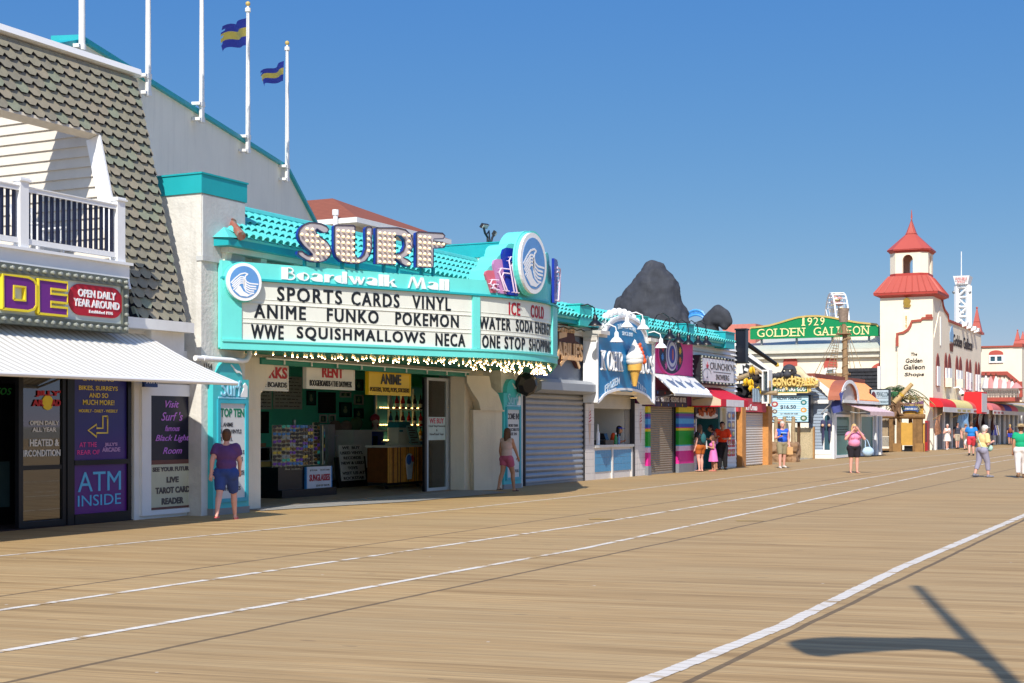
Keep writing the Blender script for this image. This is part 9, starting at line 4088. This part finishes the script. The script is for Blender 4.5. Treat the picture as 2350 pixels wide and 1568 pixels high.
m.build('barrel_body',M("barrel_green",(50,110,66),0.6),gb2,True)
m=MB()
m.lathe([(.42,-.04),(.42,.06)],f88.pt(*E(462,545),.0),14)
m.build('hoop',BLK,gb2)
vm=thing('red_machine','narrow red vending machine between the golf gateway and the cream wall','vending machine',f88.pt(E(775,0)[0],0))
m=MB()
m.rect(f88,E(762,0)[0],E(792,0)[0],.05,E(762,792)[1],-.8,-.1)
m.build('case',M("machine_red",(160,40,44),0.4),vm)
m=MB()
m.rect(f88,E(766,0)[0],E(788,0)[0],.6,E(762,815)[1],-.099,-.08)
m.build('window',M("machine_glass",(90,60,64),0.2),vm)
# ------------ PEOPLE
SK=[M("skin_light",(214,168,142),0.55,0.05),M("skin_tan",(186,134,104),0.55,0.05),M("skin_pink",(224,166,146),0.55,0.05)]
EYE_M=M("eye_dark",(40,30,28),0.3)
LIP=M("lip",(168,92,84),0.5)
def rcone(m,a,b,ra,rb,seg=10):
 a,b=Vector(a),Vector(b)
 m.tube([a,a.lerp(b,.5),b],[ra,(ra+rb)/2,rb],seg)
 m.ball(a,ra,seg=8,rings=6)
 m.ball(b,rb,seg=8,rings=6)
class Body:
 """joints of one figure, metres, facing +Y, x to the figure's own right"""
 def __init__(s,h,wide=1.0,fem=False,lean=0.0,stride=0.0,arms=None,head=(0,0),bend=0.0,crouch=0.0):
  k=h
  s.h,s.wide,s.fem=h,wide,fem
  s.pel=Vector((0,0,.52*k-crouch))
  up=Vector((0,sin(lean),cos(lean)))
  s.up=up
  s.chest=s.pel+up*.21*k
  s.neck=s.pel+up*.305*k
  fw_=Vector((0,cos(lean),-sin(lean)))
  s.fw=fw_
  s.head=s.neck+(up*.098+fw_*.018)*k+Vector((0,sin(bend),cos(bend)-1))*.10*k
  sw=(.094 if fem else .108)*k*(1+(wide-1)*.5)
  s.sh={q:s.neck+Vector((q*sw,0,0))-up*.022*k for q in(-1,1)}
  hw=.050*k*(1+(wide-1)*.6)
  s.hip={q:s.pel+Vector((q*hw,0,-.012*k))for q in(-1,1)}
  s.knee,s.ank={},{}
  for q in(-1,1):
   st=stride*q
   s.ank[q]=Vector((q*hw*1.12,st*.24*k-.012*k,.040*k+(max(0,-st)*.05*k)))
   mid=(s.hip[q]+s.ank[q])/2
   s.knee[q]=mid+Vector((0,.015*k+.03*k*abs(stride),.012*k))
  s.elb,s.wri={},{}
  arms=arms or{}
  for q in(-1,1):
   spec=arms.get(q,'down')
   if spec=='down':
    e,w_=Vector((q*.028,-.012,-.165)),Vector((q*.032,.030,-.315))
   elif spec=='swing_f':
    e,w_=Vector((q*.030,.060,-.155)),Vector((q*.012,.150,-.265))
   elif spec=='swing_b':
    e,w_=Vector((q*.035,-.075,-.150)),Vector((q*.045,-.09,-.29))
   elif spec=='fore':
    e,w_=Vector((q*.035,-.005,-.165)),Vector((-q*.02,.135,-.125))
   elif spec=='belly':
    e,w_=Vector((q*.045,.0,-.165)),Vector((-q*.05,.115,-.165))
   elif spec=='face':
    e,w_=Vector((q*.085,.085,-.110)),Vector((-q*.055,.135,.075))
   elif spec=='chest':
    e,w_=Vector((q*.05,.0,-.160)),Vector((-q*.06,.14,-.075))
   elif spec=='hang':
    e,w_=Vector((q*.05,.0,-.16)),Vector((q*.055,.06,-.28))
   else:
    e,w_=Vector(spec[0]),Vector(spec[1])
   s.elb[q]=s.sh[q]+e*k
   s.wri[q]=s.sh[q]+w_*k
def person(label,foot,facing,B,skin,cloth,hair=None,hat=None,shoes=None,extras=None,group=None,face_glasses=None,voxel=None):
 """foot: ground point; facing: direction in plan; cloth: list of garments"""
 root=thing('person',label,'person',(foot.x,foot.y,foot.z),group,math.atan2(facing.y,facing.x)-pi/2)
 k=B.h
 W=B.wide
 root.rotation_euler=(0,0,0)
 rot=Matrix.Rotation(math.atan2(facing.y,facing.x)-pi/2,3,'Z')
 def put(mb,name,mats,smooth=True):
  for v in mb.v:
   v.xyz=rot@v+root.location
  return mb.build(name,mats,root,smooth)
 m=MB()
 m.ball(B.pel+B.up*.01*k,.093*k,W,.78*W,.82,12,9)
 m.ball(B.pel+B.up*.085*k+B.fw*.012*k*(W-1)*4,.086*k,.98*W,.74*W*W,.95,12,9)
 m.ball(B.chest-B.up*.012*k,.092*k,1.06*W,.74*W,1.05,12,9)
 for q in(-1,1):
  rcone(m,B.neck-B.up*.035*k+Vector((q*.03*k,0,0)),B.sh[q],.042*k,.040*k)
  if B.fem:
   m.ball(B.chest+Vector((q*.045*k,.055*k*W,.0)),.042*k)
   m.ball(B.hip[q]+Vector((q*.01*k,-.012*k,.0)),.060*k*W)
  aw_=1+(W-1)*.5
  rcone(m,B.sh[q],B.elb[q],.034*k*aw_,.026*k*aw_)
  rcone(m,B.elb[q],B.wri[q],.026*k*aw_,.017*k)
  rcone(m,B.hip[q],B.knee[q],.060*k*(1+(W-1)*.7),.037*k)
  calf=B.knee[q].lerp(B.ank[q],.3)+Vector((0,-.010*k,0))
  rcone(m,B.knee[q],calf,.036*k,.036*k)
  rcone(m,calf,B.ank[q],.036*k,.021*k)
  rcone(m,B.ank[q]+Vector((0,-.018*k,-.018*k)),B.ank[q]+Vector((q*.012*k,.095*k,-.027*k)),.021*k,.013*k)
  m.ball(B.ank[q]+Vector((q*.008*k,.06*k,-.024*k)),.022*k,1,1.4,.65)
 rcone(m,B.neck-B.up*.03*k,B.head-Vector((0,.008*k,.035*k)),.034*k,.031*k)
 hd=B.head
 hr=.0595*k
 m.ball(hd+Vector((0,-.004*k,.012*k)),hr,.80,.98,1.02,14,10)
 m.ball(hd+Vector((0,.014*k,-.030*k)),hr*.70,.82,.92,.92,12,8)
 m.ball(hd+Vector((0,.061*k,-.010*k)),.0115*k,.75,1.0,1.4,8,6)
 for q in(-1,1):
  m.ball(hd+Vector((q*.049*k,-.004*k,-.006*k)),.0135*k,.45,.9,1.3,8,6)
 vx=voxel or .0105*k
 bm_=remesh(m,vx,3,.45)
 bm_.m=[0]*len(bm_.f)
 for q in(-1,1):
  d=(B.wri[q]-B.elb[q]).normalized()
  side=Vector((q,0,0))
  nrm=d.cross(side)
  if nrm.length<.2:
   nrm=Vector((0,1,0))
  nrm.normalize()
  side=nrm.cross(d).normalized()
  pal=B.wri[q]+d*.026*k
  bm_.ball(pal,.022*k,1,1,1,8,6)
  bm_.tube([B.wri[q]-d*.01*k,pal,pal+d*.022*k],[.016*k,.021*k,.020*k],8)
  for fi,(off,ln)in enumerate(((-.016,.038),(-.0055,.043),(.0055,.040),(.015,.031))):
   b0=pal+d*.018*k+side*off*k
   b1=b0+d*ln*k*.5+nrm*.004*k
   b2=b1+d*ln*k*.38+nrm*.014*k
   bm_.tube([b0,b1,b2],[.0055*k,.0052*k,.004*k],6)
  tb=pal-d*.004*k-side*.019*k
  bm_.tube([tb,tb-side*.016*k+d*.014*k+nrm*.006*k,tb-side*.016*k+d*.034*k+nrm*.012*k],[.007*k,.006*k,.0048*k],6)
 for q in(-1,1):
  bm_.ball(hd+Vector((q*.019*k,.0475*k,.004*k)),.0062*k,1.25,.6,.7,8,6,1)
  bm_.tube([hd+Vector((q*.010*k,.053*k,.0165*k)),hd+Vector((q*.028*k,.047*k,.0165*k))],.0022*k,5,1)
 bm_.tube([hd+Vector((-.014*k,.0505*k,-.036*k)),hd+Vector((0,.0545*k,-.0375*k)),hd+Vector((.014*k,.0505*k,-.036*k))],.0035*k,5,2)
 put(bm_,'body',[skin,EYE_M,LIP])
 def torso(m,grow,low=.0,sleeve=0.0,strap=False):
  g_=grow*k
  m.ball(B.pel+B.up*(.05+low)*k,.090*k+g_,W,.78*W,.62,14,10)
  m.ball(B.pel+B.up*.09*k+B.fw*.012*k*(W-1)*4,.087*k+g_,.99*W,.76*W*W,.95,14,10)
  m.ball(B.chest-B.up*.012*k,.093*k+g_,1.06*W,.75*W,1.02,14,10)
  for q in(-1,1):
   if B.fem:
    m.ball(B.chest+Vector((q*.045*k,.055*k*W,.0)),.043*k+g_)
   na_=B.neck-B.up*.042*k+Vector((q*.034*k,0,0))
   rcone(m,na_,na_.lerp(B.sh[q],.8)if strap else B.sh[q],.043*k+g_*.7,(.0425 if strap else .041)*k+g_*.7)
   if sleeve:
    e=B.sh[q].lerp(B.elb[q],sleeve)
    aw_=1+(W-1)*.5
    m.tube([B.sh[q],e],[.039*k*aw_+g_,.040*k*aw_+g_],12)
 for c in cloth:
  kind,mat=c[0],c[1]
  m=MB()
  if kind in('shirt','tank'):
   torso(m,.0085,c[2]if len(c)>2 else-.02,(c[3]if len(c)>3 else .55)if kind=='shirt' else 0,kind=='tank')
   put(remesh(m,vx,3,.45),'shirt' if kind=='shirt' else 'tank_top',mat)
  elif kind in('shorts','trousers'):
   to=c[2]
   g_=.008*k
   m.ball(B.pel+B.up*.012*k,.095*k+g_,W,.80*W,.74,14,10)
   for q in(-1,1):
    if B.fem:
     m.ball(B.hip[q]+Vector((q*.01*k,-.012*k,0)),.061*k*W+g_)
    wl_=1+(W-1)*.7
    if to<=1:
     e=B.hip[q].lerp(B.knee[q],to)
     rr_=.060*k*wl_+(.039-.060*wl_)*k*to
     m.tube([B.hip[q],e],[.063*k*wl_+g_,rr_+g_*1.6],14)
    else:
     m.tube([B.hip[q],B.knee[q],B.knee[q].lerp(B.ank[q],to-1)],[.063*k*wl_+g_,.044*k+g_,.034*k+g_],14)
   put(remesh(m,vx,3,.4),kind,mat)
  elif kind in('skirt','dress'):
   top,bot,rb_=c[2],c[3],c[4]
   n_=26
   prof=[]
   if kind=='dress':
    torso(m,.0085,-.02,0,True)
    put(remesh(m,vx,3,.45),'bodice',mat)
    m=MB()
   for i in range(7):
    t=i/6
    prof.append((top+(bot-top)*t,.088*W+(rb_-.088*W)*t**.8))
   vs=[]
   for(z,r_)in prof:
    for j in range(n_):
     a=2*pi*j/n_
     rp_=r_*(1+.06*sin(6*a+z*9)*(top-z)/max(.01,top-bot))
     vs.append(Vector((rp_*k*cos(a),rp_*k*.82*sin(a),z*k)))
   m.add(vs,[(i*n_+j,(i+1)*n_+j,(i+1)*n_+(j+1)%n_,i*n_+(j+1)%n_)for i in range(6)for j in range(n_)])
   put(m,'skirt',mat)
 if shoes:
  kind,mat=shoes
  for q in(-1,1):
   m=MB()
   a=B.ank[q]
   if kind=='shoe':
    rcone(m,a+Vector((0,-.02*k,-.016*k)),a+Vector((q*.012*k,.095*k,-.024*k)),.027*k,.018*k)
    m.ball(a+Vector((q*.01*k,.055*k,-.02*k)),.027*k,1,1.5,.75)
    m.tube([a+Vector((0,-.008*k,-.01*k)),a+Vector((0,0,.012*k))],.026*k,10)
    put(m,'shoe',mat)
   else:
    m.prism(Fr((a.x+q*.006*k,a.y+.035*k,a.z-.0395*k),(1,0,0),(0,1,0)),[(.026*k*cos(2*pi*i/14),.08*k*sin(2*pi*i/14))for i in range(14)],0,.008*k)
    m.tube([a+Vector((q*.03*k,.03*k,-.03*k)),a+Vector((q*.012*k,.06*k,-.004*k)),a+Vector((-q*.016*k,.03*k,-.03*k))],.005*k,5)
    put(m,'flip_flop',mat,False)
 if hair:
  kind,mat=hair
  m=MB()
  c0_=hd+Vector((0,-.010*k,.020*k))
  if kind!='bald':
   m.ball(c0_,hr*1.06,.84,1.0,1.0,14,10)
   m.ball(hd+Vector((0,-.026*k,-.012*k)),hr*.86,.92,.82,1.0,12,8)
  if kind=='long':
   for q in(-1,1):
    rcone(m,hd+Vector((q*.038*k,-.012*k,.0)),hd+Vector((q*.046*k,-.016*k,-.105*k)),.026*k,.022*k)
   rcone(m,hd+Vector((0,-.035*k,-.01*k)),hd+Vector((0,-.045*k,-.15*k)),.042*k,.030*k)
  if kind=='bun':
   m.ball(hd+Vector((0,-.058*k,.045*k)),.026*k)
  if kind=='tail':
   rcone(m,hd+Vector((0,-.06*k,.01*k)),hd+Vector((0,-.075*k,-.10*k)),.022*k,.012*k)
  hm=remesh(m,vx*.8,2,.5)
  hm.v=[v for v in hm.v]
  for v in hm.v:
   dz=v.z-hd.z
   if v.y>hd.y+.022*k and dz<.036*k and dz>-.10*k:
    v.y=hd.y+.018*k
  put(hm,'hair',mat)
 if hat:
  kind,mat=hat
  m=MB()
  if kind=='cap':
   m.ball(hd+Vector((0,-.004*k,.026*k)),hr*1.1,.86,1.0,.82,14,10)
   vs=[]
   for i in range(9):
    a=pi*i/8
    vs.append(hd+Vector((.050*k*cos(a),.035*k+.075*k*sin(a),.030*k-.006*k*sin(a))))
   m.prism(Fr((hd.x,hd.y,hd.z+.026*k),(1,0,0),(0,1,0)),[(.050*k*cos(pi*i/10),.030*k+.072*k*sin(pi*i/10))for i in range(11)],-.003*k,.005*k)
  elif kind=='visor':
   m.lathe([(.058*k,0),(.059*k,.022*k)],hd+Vector((0,-.003*k,.022*k)),16,sx=.86)
   m.prism(Fr((hd.x,hd.y,hd.z+.026*k),(1,0,0),(0,1,0)),[(.052*k*cos(pi*i/10),.030*k+.085*k*sin(pi*i/10))for i in range(11)],-.003*k,.005*k)
  elif kind=='straw':
   m.lathe([(.115*k,.0),(.118*k,.004*k),(.062*k,.010*k),(.058*k,.045*k),(.045*k,.058*k),(0,.060*k)],hd+Vector((0,-.004*k,.022*k)),20)
  put(m,'hat',mat)
 if face_glasses:
  m=MB()
  for q in(-1,1):
   m.ball(hd+Vector((q*.020*k,.056*k,.004*k)),.014*k,1.1,.35,.8,8,6)
   m.tube([hd+Vector((q*.033*k,.05*k,.006*k)),hd+Vector((q*.049*k,.0,.004*k))],.0025*k,4)
  m.tube([hd+Vector((-.008*k,.058*k,.006*k)),hd+Vector((.008*k,.058*k,.006*k))],.0025*k,4)
  put(m,'glasses',face_glasses)
 for(nm,mat,fn)in(extras or[]):
  m=MB()
  fn(m,B,k)
  put(m,nm,mat)
 root["_rot"]=math.atan2(facing.y,facing.x)-pi/2
 del root["_rot"]
 return root,rot
def held(name,label,cat,prs,mats,fn,B,parts=None):
 """a thing carried by a person, a thing of its own"""
 root,rot=prs
 m=MB()
 fn(m,B,B.h)
 for v in m.v:
  v.xyz=rot@v+root.location
 return tag(m.build(name,mats,None,True),label,cat)
TOCAM=-FWD.copy()
AWAY=FWD.copy()
RIGHTW=RGT.copy()
def mixd(*p):
 v=Vector((0,0,0))
 for w_,d in p:
  v+=d*w_
 return v.normalized()
def cl(name,c,**k):
 return M("cloth_"+name,c,0.85,k.pop('var',.12),k.pop('scale',8),bump=.15,bscale=30,**k)
GH,BLD,BRH,BKH=M("grey_hair",(196,190,180),0.7,.2,20),M("blond_hair",(206,170,112),0.7,.2,20),M("brown_hair",(96,66,46),0.7,.25,20),M("black_hair",(34,28,28),0.6,.2,20)
def at(x,y,v=None):
 if v is not None:
  p=pv(x,Y0,v)
  return Vector((p.x,v,0))
 return gp(x,y)
b=Body(1.56,1.22,True,.05,.75,{-1:'swing_b',1:'swing_f'})
w1=person('woman in purple top, denim shorts and pink flip flops walking past the TOP TEN cabinet',at(519,1194),mixd((1,Vector((1,0,0))),(.5,Vector((0,1,0)))),b,SK[2],[('shirt',cl('purple',(98,62,112)),-.02,.6),('shorts',cl('denim',(52,74,136)),.9)],('bun',BRH),None,('flip',M("pink_rubber",(226,96,110),0.6)))
b=Body(1.55,1.0,True,.02,.55,{-1:'down',1:'swing_f'})
person('woman in a pale top and pink shorts walking before the COME IN! cabinet',at(1163,1128),mixd((1,Vector((1,0,0))),(.15,Vector((0,-1,0)))),b,SK[1],[('tank',cl('blush_top',(206,178,172)),-.02),('shorts',cl('rose',(186,92,120)),.5)],('long',BRH),None,('flip',M("black_rubber2",(30,28,28),0.6)))
b=Body(1.76,1.16,False,0.0,.22,{-1:'down',1:'fore'})
p_=person('grey haired man in a blue tank top and khaki shorts carrying a brown paper bag',at(1795,1075),mixd((1,TOCAM),(.15,RIGHTW)),b,SK[2],[('tank',cl('royal',(40,90,200)),-.035),('shorts',cl('khaki',(148,136,106)),.95)],('short',GH),None,('shoe',M("white_sneaker",(214,210,204),0.6)),[('shirt_print',M("pale_print3",(170,200,230),0.7),lambda m,B,k:m.tube([B.chest+Vector((-.06*k,.086*k*1.12,.02*k)),B.chest+Vector((0,.093*k*1.12,.022*k)),B.chest+Vector((.06*k,.086*k*1.12,.02*k))],.012*k,6))])
held('paper_bag','brown paper bag held at the hip of the man in the blue tank top','bag',p_,M("kraft_paper",(202,158,106),0.8,.1),lambda m,B,k:m.hexa([B.wri[-1]+Vector(q)for q in((-.1,.02,-.34),(.12,.02,-.34),(.12,.12,-.34),(-.1,.12,-.34),(-.1,.03,-.06),(.12,.03,-.06),(.12,.11,-.06),(-.1,.11,-.06))]),b)
held('phone','phone in the hand of the man in the blue tank top','phone',p_,DARK,lambda m,B,k:m.hexa([B.wri[1]+Vector(q)for q in((-.07,.05,.0),(.0,.05,.0),(.0,.065,.0),(-.07,.065,.0),(-.07,.09,.12),(.0,.09,.12),(.0,.105,.12),(-.07,.105,.12))]),b)
b=Body(1.66,1.3,True,-.02,.0,{-1:'face',1:'face'})
p_=person('blond woman in a pink top and black shorts raising a camera to her face, barefoot',at(1960,1086),mixd((1,TOCAM),(.05,RIGHTW)),b,SK[2],[('shirt',cl('pink',(226,142,172)),-.03,.6),('shorts',cl('black',(34,28,36)),.85)],('long',BLD))
held('camera','small dark red camera held by the blond woman in pink','camera',p_,[M("camera_black",(40,22,24),0.4)],lambda m,B,k:(m.hexa([B.head+Vector(q)for q in((-.06,.10,-.03),(.06,.10,-.03),(.06,.14,-.03),(-.06,.14,-.03),(-.06,.10,.04),(.06,.10,.04),(.06,.14,.04),(-.06,.14,.04))]),m.lathe([(.025,0),(.022,.04)],B.head+Vector((0,.14,.005)),10,0,(0,1,0))),b)
held('tote_bag','pale blue shoulder bag hanging from the left arm of the blond woman in pink','bag',p_,cl('pale_blue',(176,202,222)),lambda m,B,k:(m.ball(B.elb[-1]+Vector((-.12,.0,-.42)),.2,1.0,.55,.8,14,10),m.tube([B.elb[-1]+Vector((-.22,0,-.36)),B.elb[-1]+Vector((-.10,0,-.05)),B.elb[-1]+Vector((-.0,0,.03)),B.elb[-1]+Vector((-.02,.03,-.1)),B.elb[-1]+Vector((-.02,0,-.36))],.016,6)),b)
b=Body(1.63,1.16,True,.12,.45,{-1:'fore',1:'fore'})
p_=person('elderly woman in a pale yellow shirt, grey capri trousers and white cap walking right',at(2254,1096),mixd((1,RIGHTW),(.35,AWAY)),b,SK[2],[('shirt',cl('yellow',(232,202,140)),-.03,.9),('trousers',cl('lilac_grey',(152,148,166)),1.62)],('short',GH),('cap',cl('cap_white',(232,228,220))),('shoe',M("grey_sneaker",(128,128,138),0.6)))
held('shoulder_bag','small aqua bag at the front of the elderly woman in yellow','bag',p_,cl('aqua',(170,206,190)),lambda m,B,k:(m.ball(B.pel+Vector((.1,.2,.06)),.13,1,.6,.8,10,8),m.tube([B.pel+Vector((.12,.17,.12)),B.chest+Vector((.02,.13,.06)),B.sh[-1]+Vector((0.02,.0,.07)),B.chest+Vector((-.06,-.14,.02)),B.pel+Vector((.11,-.11,.1)),B.pel+Vector((.2,.05,.08))],.012,5)),b)
b=Body(1.66,1.14,True,.02,.4,{-1:'down',1:'down'})
person('woman in green shirt, white trousers and straw hat, cut by the right edge',at(2343,1097),mixd((1,AWAY),(.2,RIGHTW)),b,SK[1],[('shirt',cl('green',(18,160,112)),-.03,.5),('trousers',cl('white',(228,220,216)),1.88)],('short',BRH),('straw',M("straw",(176,152,110),0.8,.3,30)),('shoe',M("brown_sandal",(120,92,66),0.7)))
b=Body(1.78,1.2,False,0,.45,{-1:'swing_f',1:'swing_b'})
p_=person('man in a bright blue polo shirt and red shorts walking away',at(2229,1046),mixd((1,AWAY),(.25,RIGHTW)),b,SK[2],[('shirt',cl('bright_blue',(36,124,200)),-.035,.6),('shorts',cl('red',(206,60,70)),.9)],('short',BRH),None,('shoe',BLK))
held('plastic_bag','white plastic bag carried by the man in the blue polo shirt','bag',p_,cl('bag_white',(224,222,218)),lambda m,B,k:(m.ball(B.wri[-1]+Vector((0,.03,-.28)),.15,.8,.6,1.2,10,8),m.tube([B.wri[-1]+Vector((0,.03,-.12)),B.wri[-1]+Vector((0,.03,.0))],.02,5)),b)
b=Body(1.78,1.1,False,0,.3,{-1:'down',1:'down'})
person('man in a charcoal shirt, khaki shorts and sunglasses walking this way',at(2197,1030.5),mixd((1,TOCAM),(.1,RIGHTW)),b,SK[2],[('shirt',cl('charcoal',(66,66,78)),-.03,.35),('shorts',cl('stone',(178,164,142)),.95)],('short',BRH),None,('shoe',BLK),face_glasses=DARK)
b=Body(1.68,1.05,True,0,.4,{-1:'fore',1:'chest'})
person('woman in a white dress walking this way beside the man in charcoal',at(2174,1033),mixd((1,TOCAM),(.1,RIGHTW)),b,SK[2],[('dress',cl('dress_white',(224,214,206)),.6,.34,.15)],('short',GH),None,('shoe',M("white_sneaker",(214,210,204),0.6)))
b=Body(1.66,1.05,True,0,.4,{-1:'down',1:'hang'})
p_=person('far woman in a navy shirt and blue shorts walking away under the balcony',at(2318,1022),mixd((1,AWAY),(.2,RIGHTW)),b,SK[1],[('shirt',cl('navy',(38,40,66)),-.03,.5),('shorts',cl('cobalt',(50,66,170)),.6)],('bun',BLD),None,('shoe',BLK))
held('backpack','brown backpack on the far woman in the navy shirt','backpack',p_,cl('pack_brown',(140,74,48)),lambda m,B,k:m.ball(B.chest+Vector((0,-.16,-.04)),.17,.85,.55,1.2,10,8),b)
b=Body(1.7,1.1,False,0,.35,{-1:'down',1:'down'})
person('man in a tan shirt partly hidden behind the man in the blue polo shirt',at(2216,1033),mixd((1,TOCAM)),b,SK[2],[('shirt',cl('tan',(176,150,130)),-.03,.5),('shorts',cl('olive',(120,112,92)),.9)],('short',BRH),('cap',cl('cap_tan',(150,124,100))),('shoe',BLK))
b=Body(1.64,1.14,True,.03,.08,{-1:'down',1:'fore'})
p_=person('woman in a black shirt and rust orange shorts waiting at the order window',at(1607,1076,16.2),mixd((1,Vector((0,1,0))),(.4,Vector((1,0,0)))),b,SK[2],[('shirt',cl('tee_black',(30,28,32)),-.02,.5),('shorts',cl('rust',(178,92,30)),.6)],('long',BRH),None,('flip',BLK))
held('backpack','small teal backpack on the woman in the black shirt','backpack',p_,cl('teal',(40,96,100)),lambda m,B,k:(m.ball(B.chest+Vector((.01,-.15,-.05)),.15,.8,.5,1.2,10,8),m.tube([B.sh[1]+Vector((-.06,-.06,.03)),B.chest+Vector((.08,-.14,-.1))],.015,5),m.tube([B.sh[-1]+Vector((.06,-.06,.03)),B.chest+Vector((-.08,-.14,-.1))],.015,5)),b)
held('tote_bag','white tote bag on the right side of the woman in the black shirt','bag',p_,cl('tote',(222,214,206)),lambda m,B,k:(m.hexa([B.pel+Vector(q)for q in((.19,-.12,-.06),(.25,-.12,-.06),(.25,.14,-.06),(.19,.14,-.06),(.18,-.10,.22),(.23,-.10,.22),(.23,.12,.22),(.18,.12,.22))]),m.tube([B.pel+Vector((.2,-.05,.22)),B.sh[1]+Vector((.0,-.04,.04)),B.pel+Vector((.2,.08,.22))],.01,5)),b)
b=Body(1.66,1.0,True,.28,.1,{-1:'fore',1:'hang'},bend=.3)
person('woman in a lilac tank top and navy shorts bending towards the order window',at(1647,1073,16.3),mixd((1,Vector((0,1,0))),(-.6,Vector((1,0,0)))),b,SK[1],[('tank',cl('lilac',(206,160,206)),-.03),('shorts',cl('shorts_navy',(40,40,76)),.9)],('tail',BKH),None,('flip',BLK))
b=Body(1.26,1.0,True,.05,.1,{-1:'fore',1:'down'})
person('girl in a bright pink dress standing beside the lilac tank top',at(1637,1079,15.95),mixd((1,Vector((0,1,0))),(-.5,Vector((1,0,0)))),b,SK[1],[('dress',cl('dress_pink',(226,120,184)),.62,.27,.17)],('long',BRH),None,('flip',M("pink_rubber",(226,96,110))))
b=Body(1.76,1.02,False,.06,.05,{-1:'belly',1:'fore'},bend=.4)
person('man in an orange red shirt and black trousers looking down at his hands',at(1658,1072,16.1),mixd((1,TOCAM),(-.2,RIGHTW)),b,SK[1],[('shirt',cl('orange_red',(226,62,18)),-.05,.8),('trousers',cl('trousers_black',(26,24,28)),1.92)],('short',BKH),None,('shoe',BLK))
b=Body(1.62,1.0,True,.22,0,{-1:'fore',1:'fore'},bend=.5)
wp_=pv(1405,1020,17.05)
person('worker in an orange shirt and blue visor bent over the custard counter',Vector((wp_.x,17.05,.02)),mixd((1,RIGHTW),(.5,TOCAM)),b,SK[1],[('shirt',cl('worker_orange',(226,78,30)),-.03,.6),('trousers',cl('trousers_black',(26,24,28)),1.9)],('long',BKH),('visor',cl('visor_blue',(40,70,190))),('shoe',BLK))
# ------------ LAMP POSTS AND BANNERS JUST OUT OF FRAME (unseen, placed by their shadows)
ub_,vb2=4.3,-.36
lp=thing('lamp_post','tall grey lamp post standing just outside the photo at the right','lamp post',(ub_,vb2,0))
m=MB()
m.lathe([(.16,0),(.16,.05),(.1,.1),(.075,.3),(.07,3.0),(.055,9.88),(.0,9.9)],(ub_,vb2,0),14)
m.build('pole',GREYP,lp,True)
def shadow_point(x,y,h):
 """the point at height h whose shadow falls on the deck at a picture point"""
 g_=gp(x,y)
 return g_+SUN*(h/SUN.z)
bn_=thing('post_banner','dark blue wavy banner on the lamp post just outside the photo at the right','banner',(ub_,vb2,4.2))
m=MB()
prof=[(2256,1530,2265,1533),(2235,1470,2248,1521),(2180,1466,2190,1497),(2120,1464,2125,1491),(2050,1464,2050,1494),(1980,1463,1990,1498),(1920,1462,1935,1502),(1870,1464,1890,1508),(1830,1468,1850,1503),(1806,1474,1812,1484)]
A_,B_=[],[]
for i,(x0,y0,x1,y1)in enumerate(prof):
 g0=gp(x0,y0)
 t=max(0,(g0.x-ub_))
 dv_=g0.y-vb2
 hgt0=(g0.x-ub_-.05)*SUN.z/-SUN.x
 g1=gp(x1,y1)
 hgt1=(g1.x-ub_-.05)*SUN.z/-SUN.x
 A_.append(g0+SUN*(hgt0/SUN.z))
 B_.append(g1+SUN*(hgt1/SUN.z))
n=len(A_)
vs=A_+B_
off=Vector((.012,0,0))
m.add(vs+[v+off for v in vs],[(i,i+1,n+i+1,n+i)for i in range(n-1)]+[(2*n+i+1,2*n+i,3*n+i,3*n+i+1)for i in range(n-1)])
m.build('cloth',cl('banner_blue',(36,56,120)),bn_,True)
m=MB()
m.tube([Vector((ub_,vb2,A_[1].z)),A_[0]],.015,6)
m.build('bracket_arm',STEEL,bn_)
lp2=thing('lamp_post','unseen shorter grey post added for its banner shadow, farther along the right side','lamp post',(12.5,vb2,0))  # stand-in post out of frame, put there to carry a shadow-casting banner
m=MB()
m.lathe([(.16,0),(.16,.05),(.1,.1),(.075,.3),(.07,3.0),(.06,5.6),(.0,5.62)],(12.5,vb2,0),14)
m.build('pole',GREYP,lp2,True)
copy_tree(bn_,bn_.location+Vector((12.5-ub_,-.75,-.35)),None,'dark blue wavy banner added out of frame for its shadow, on the shorter post')  # banner copy added to cast the second shadow at the right edge
bpy.data.objects.remove(_fo)
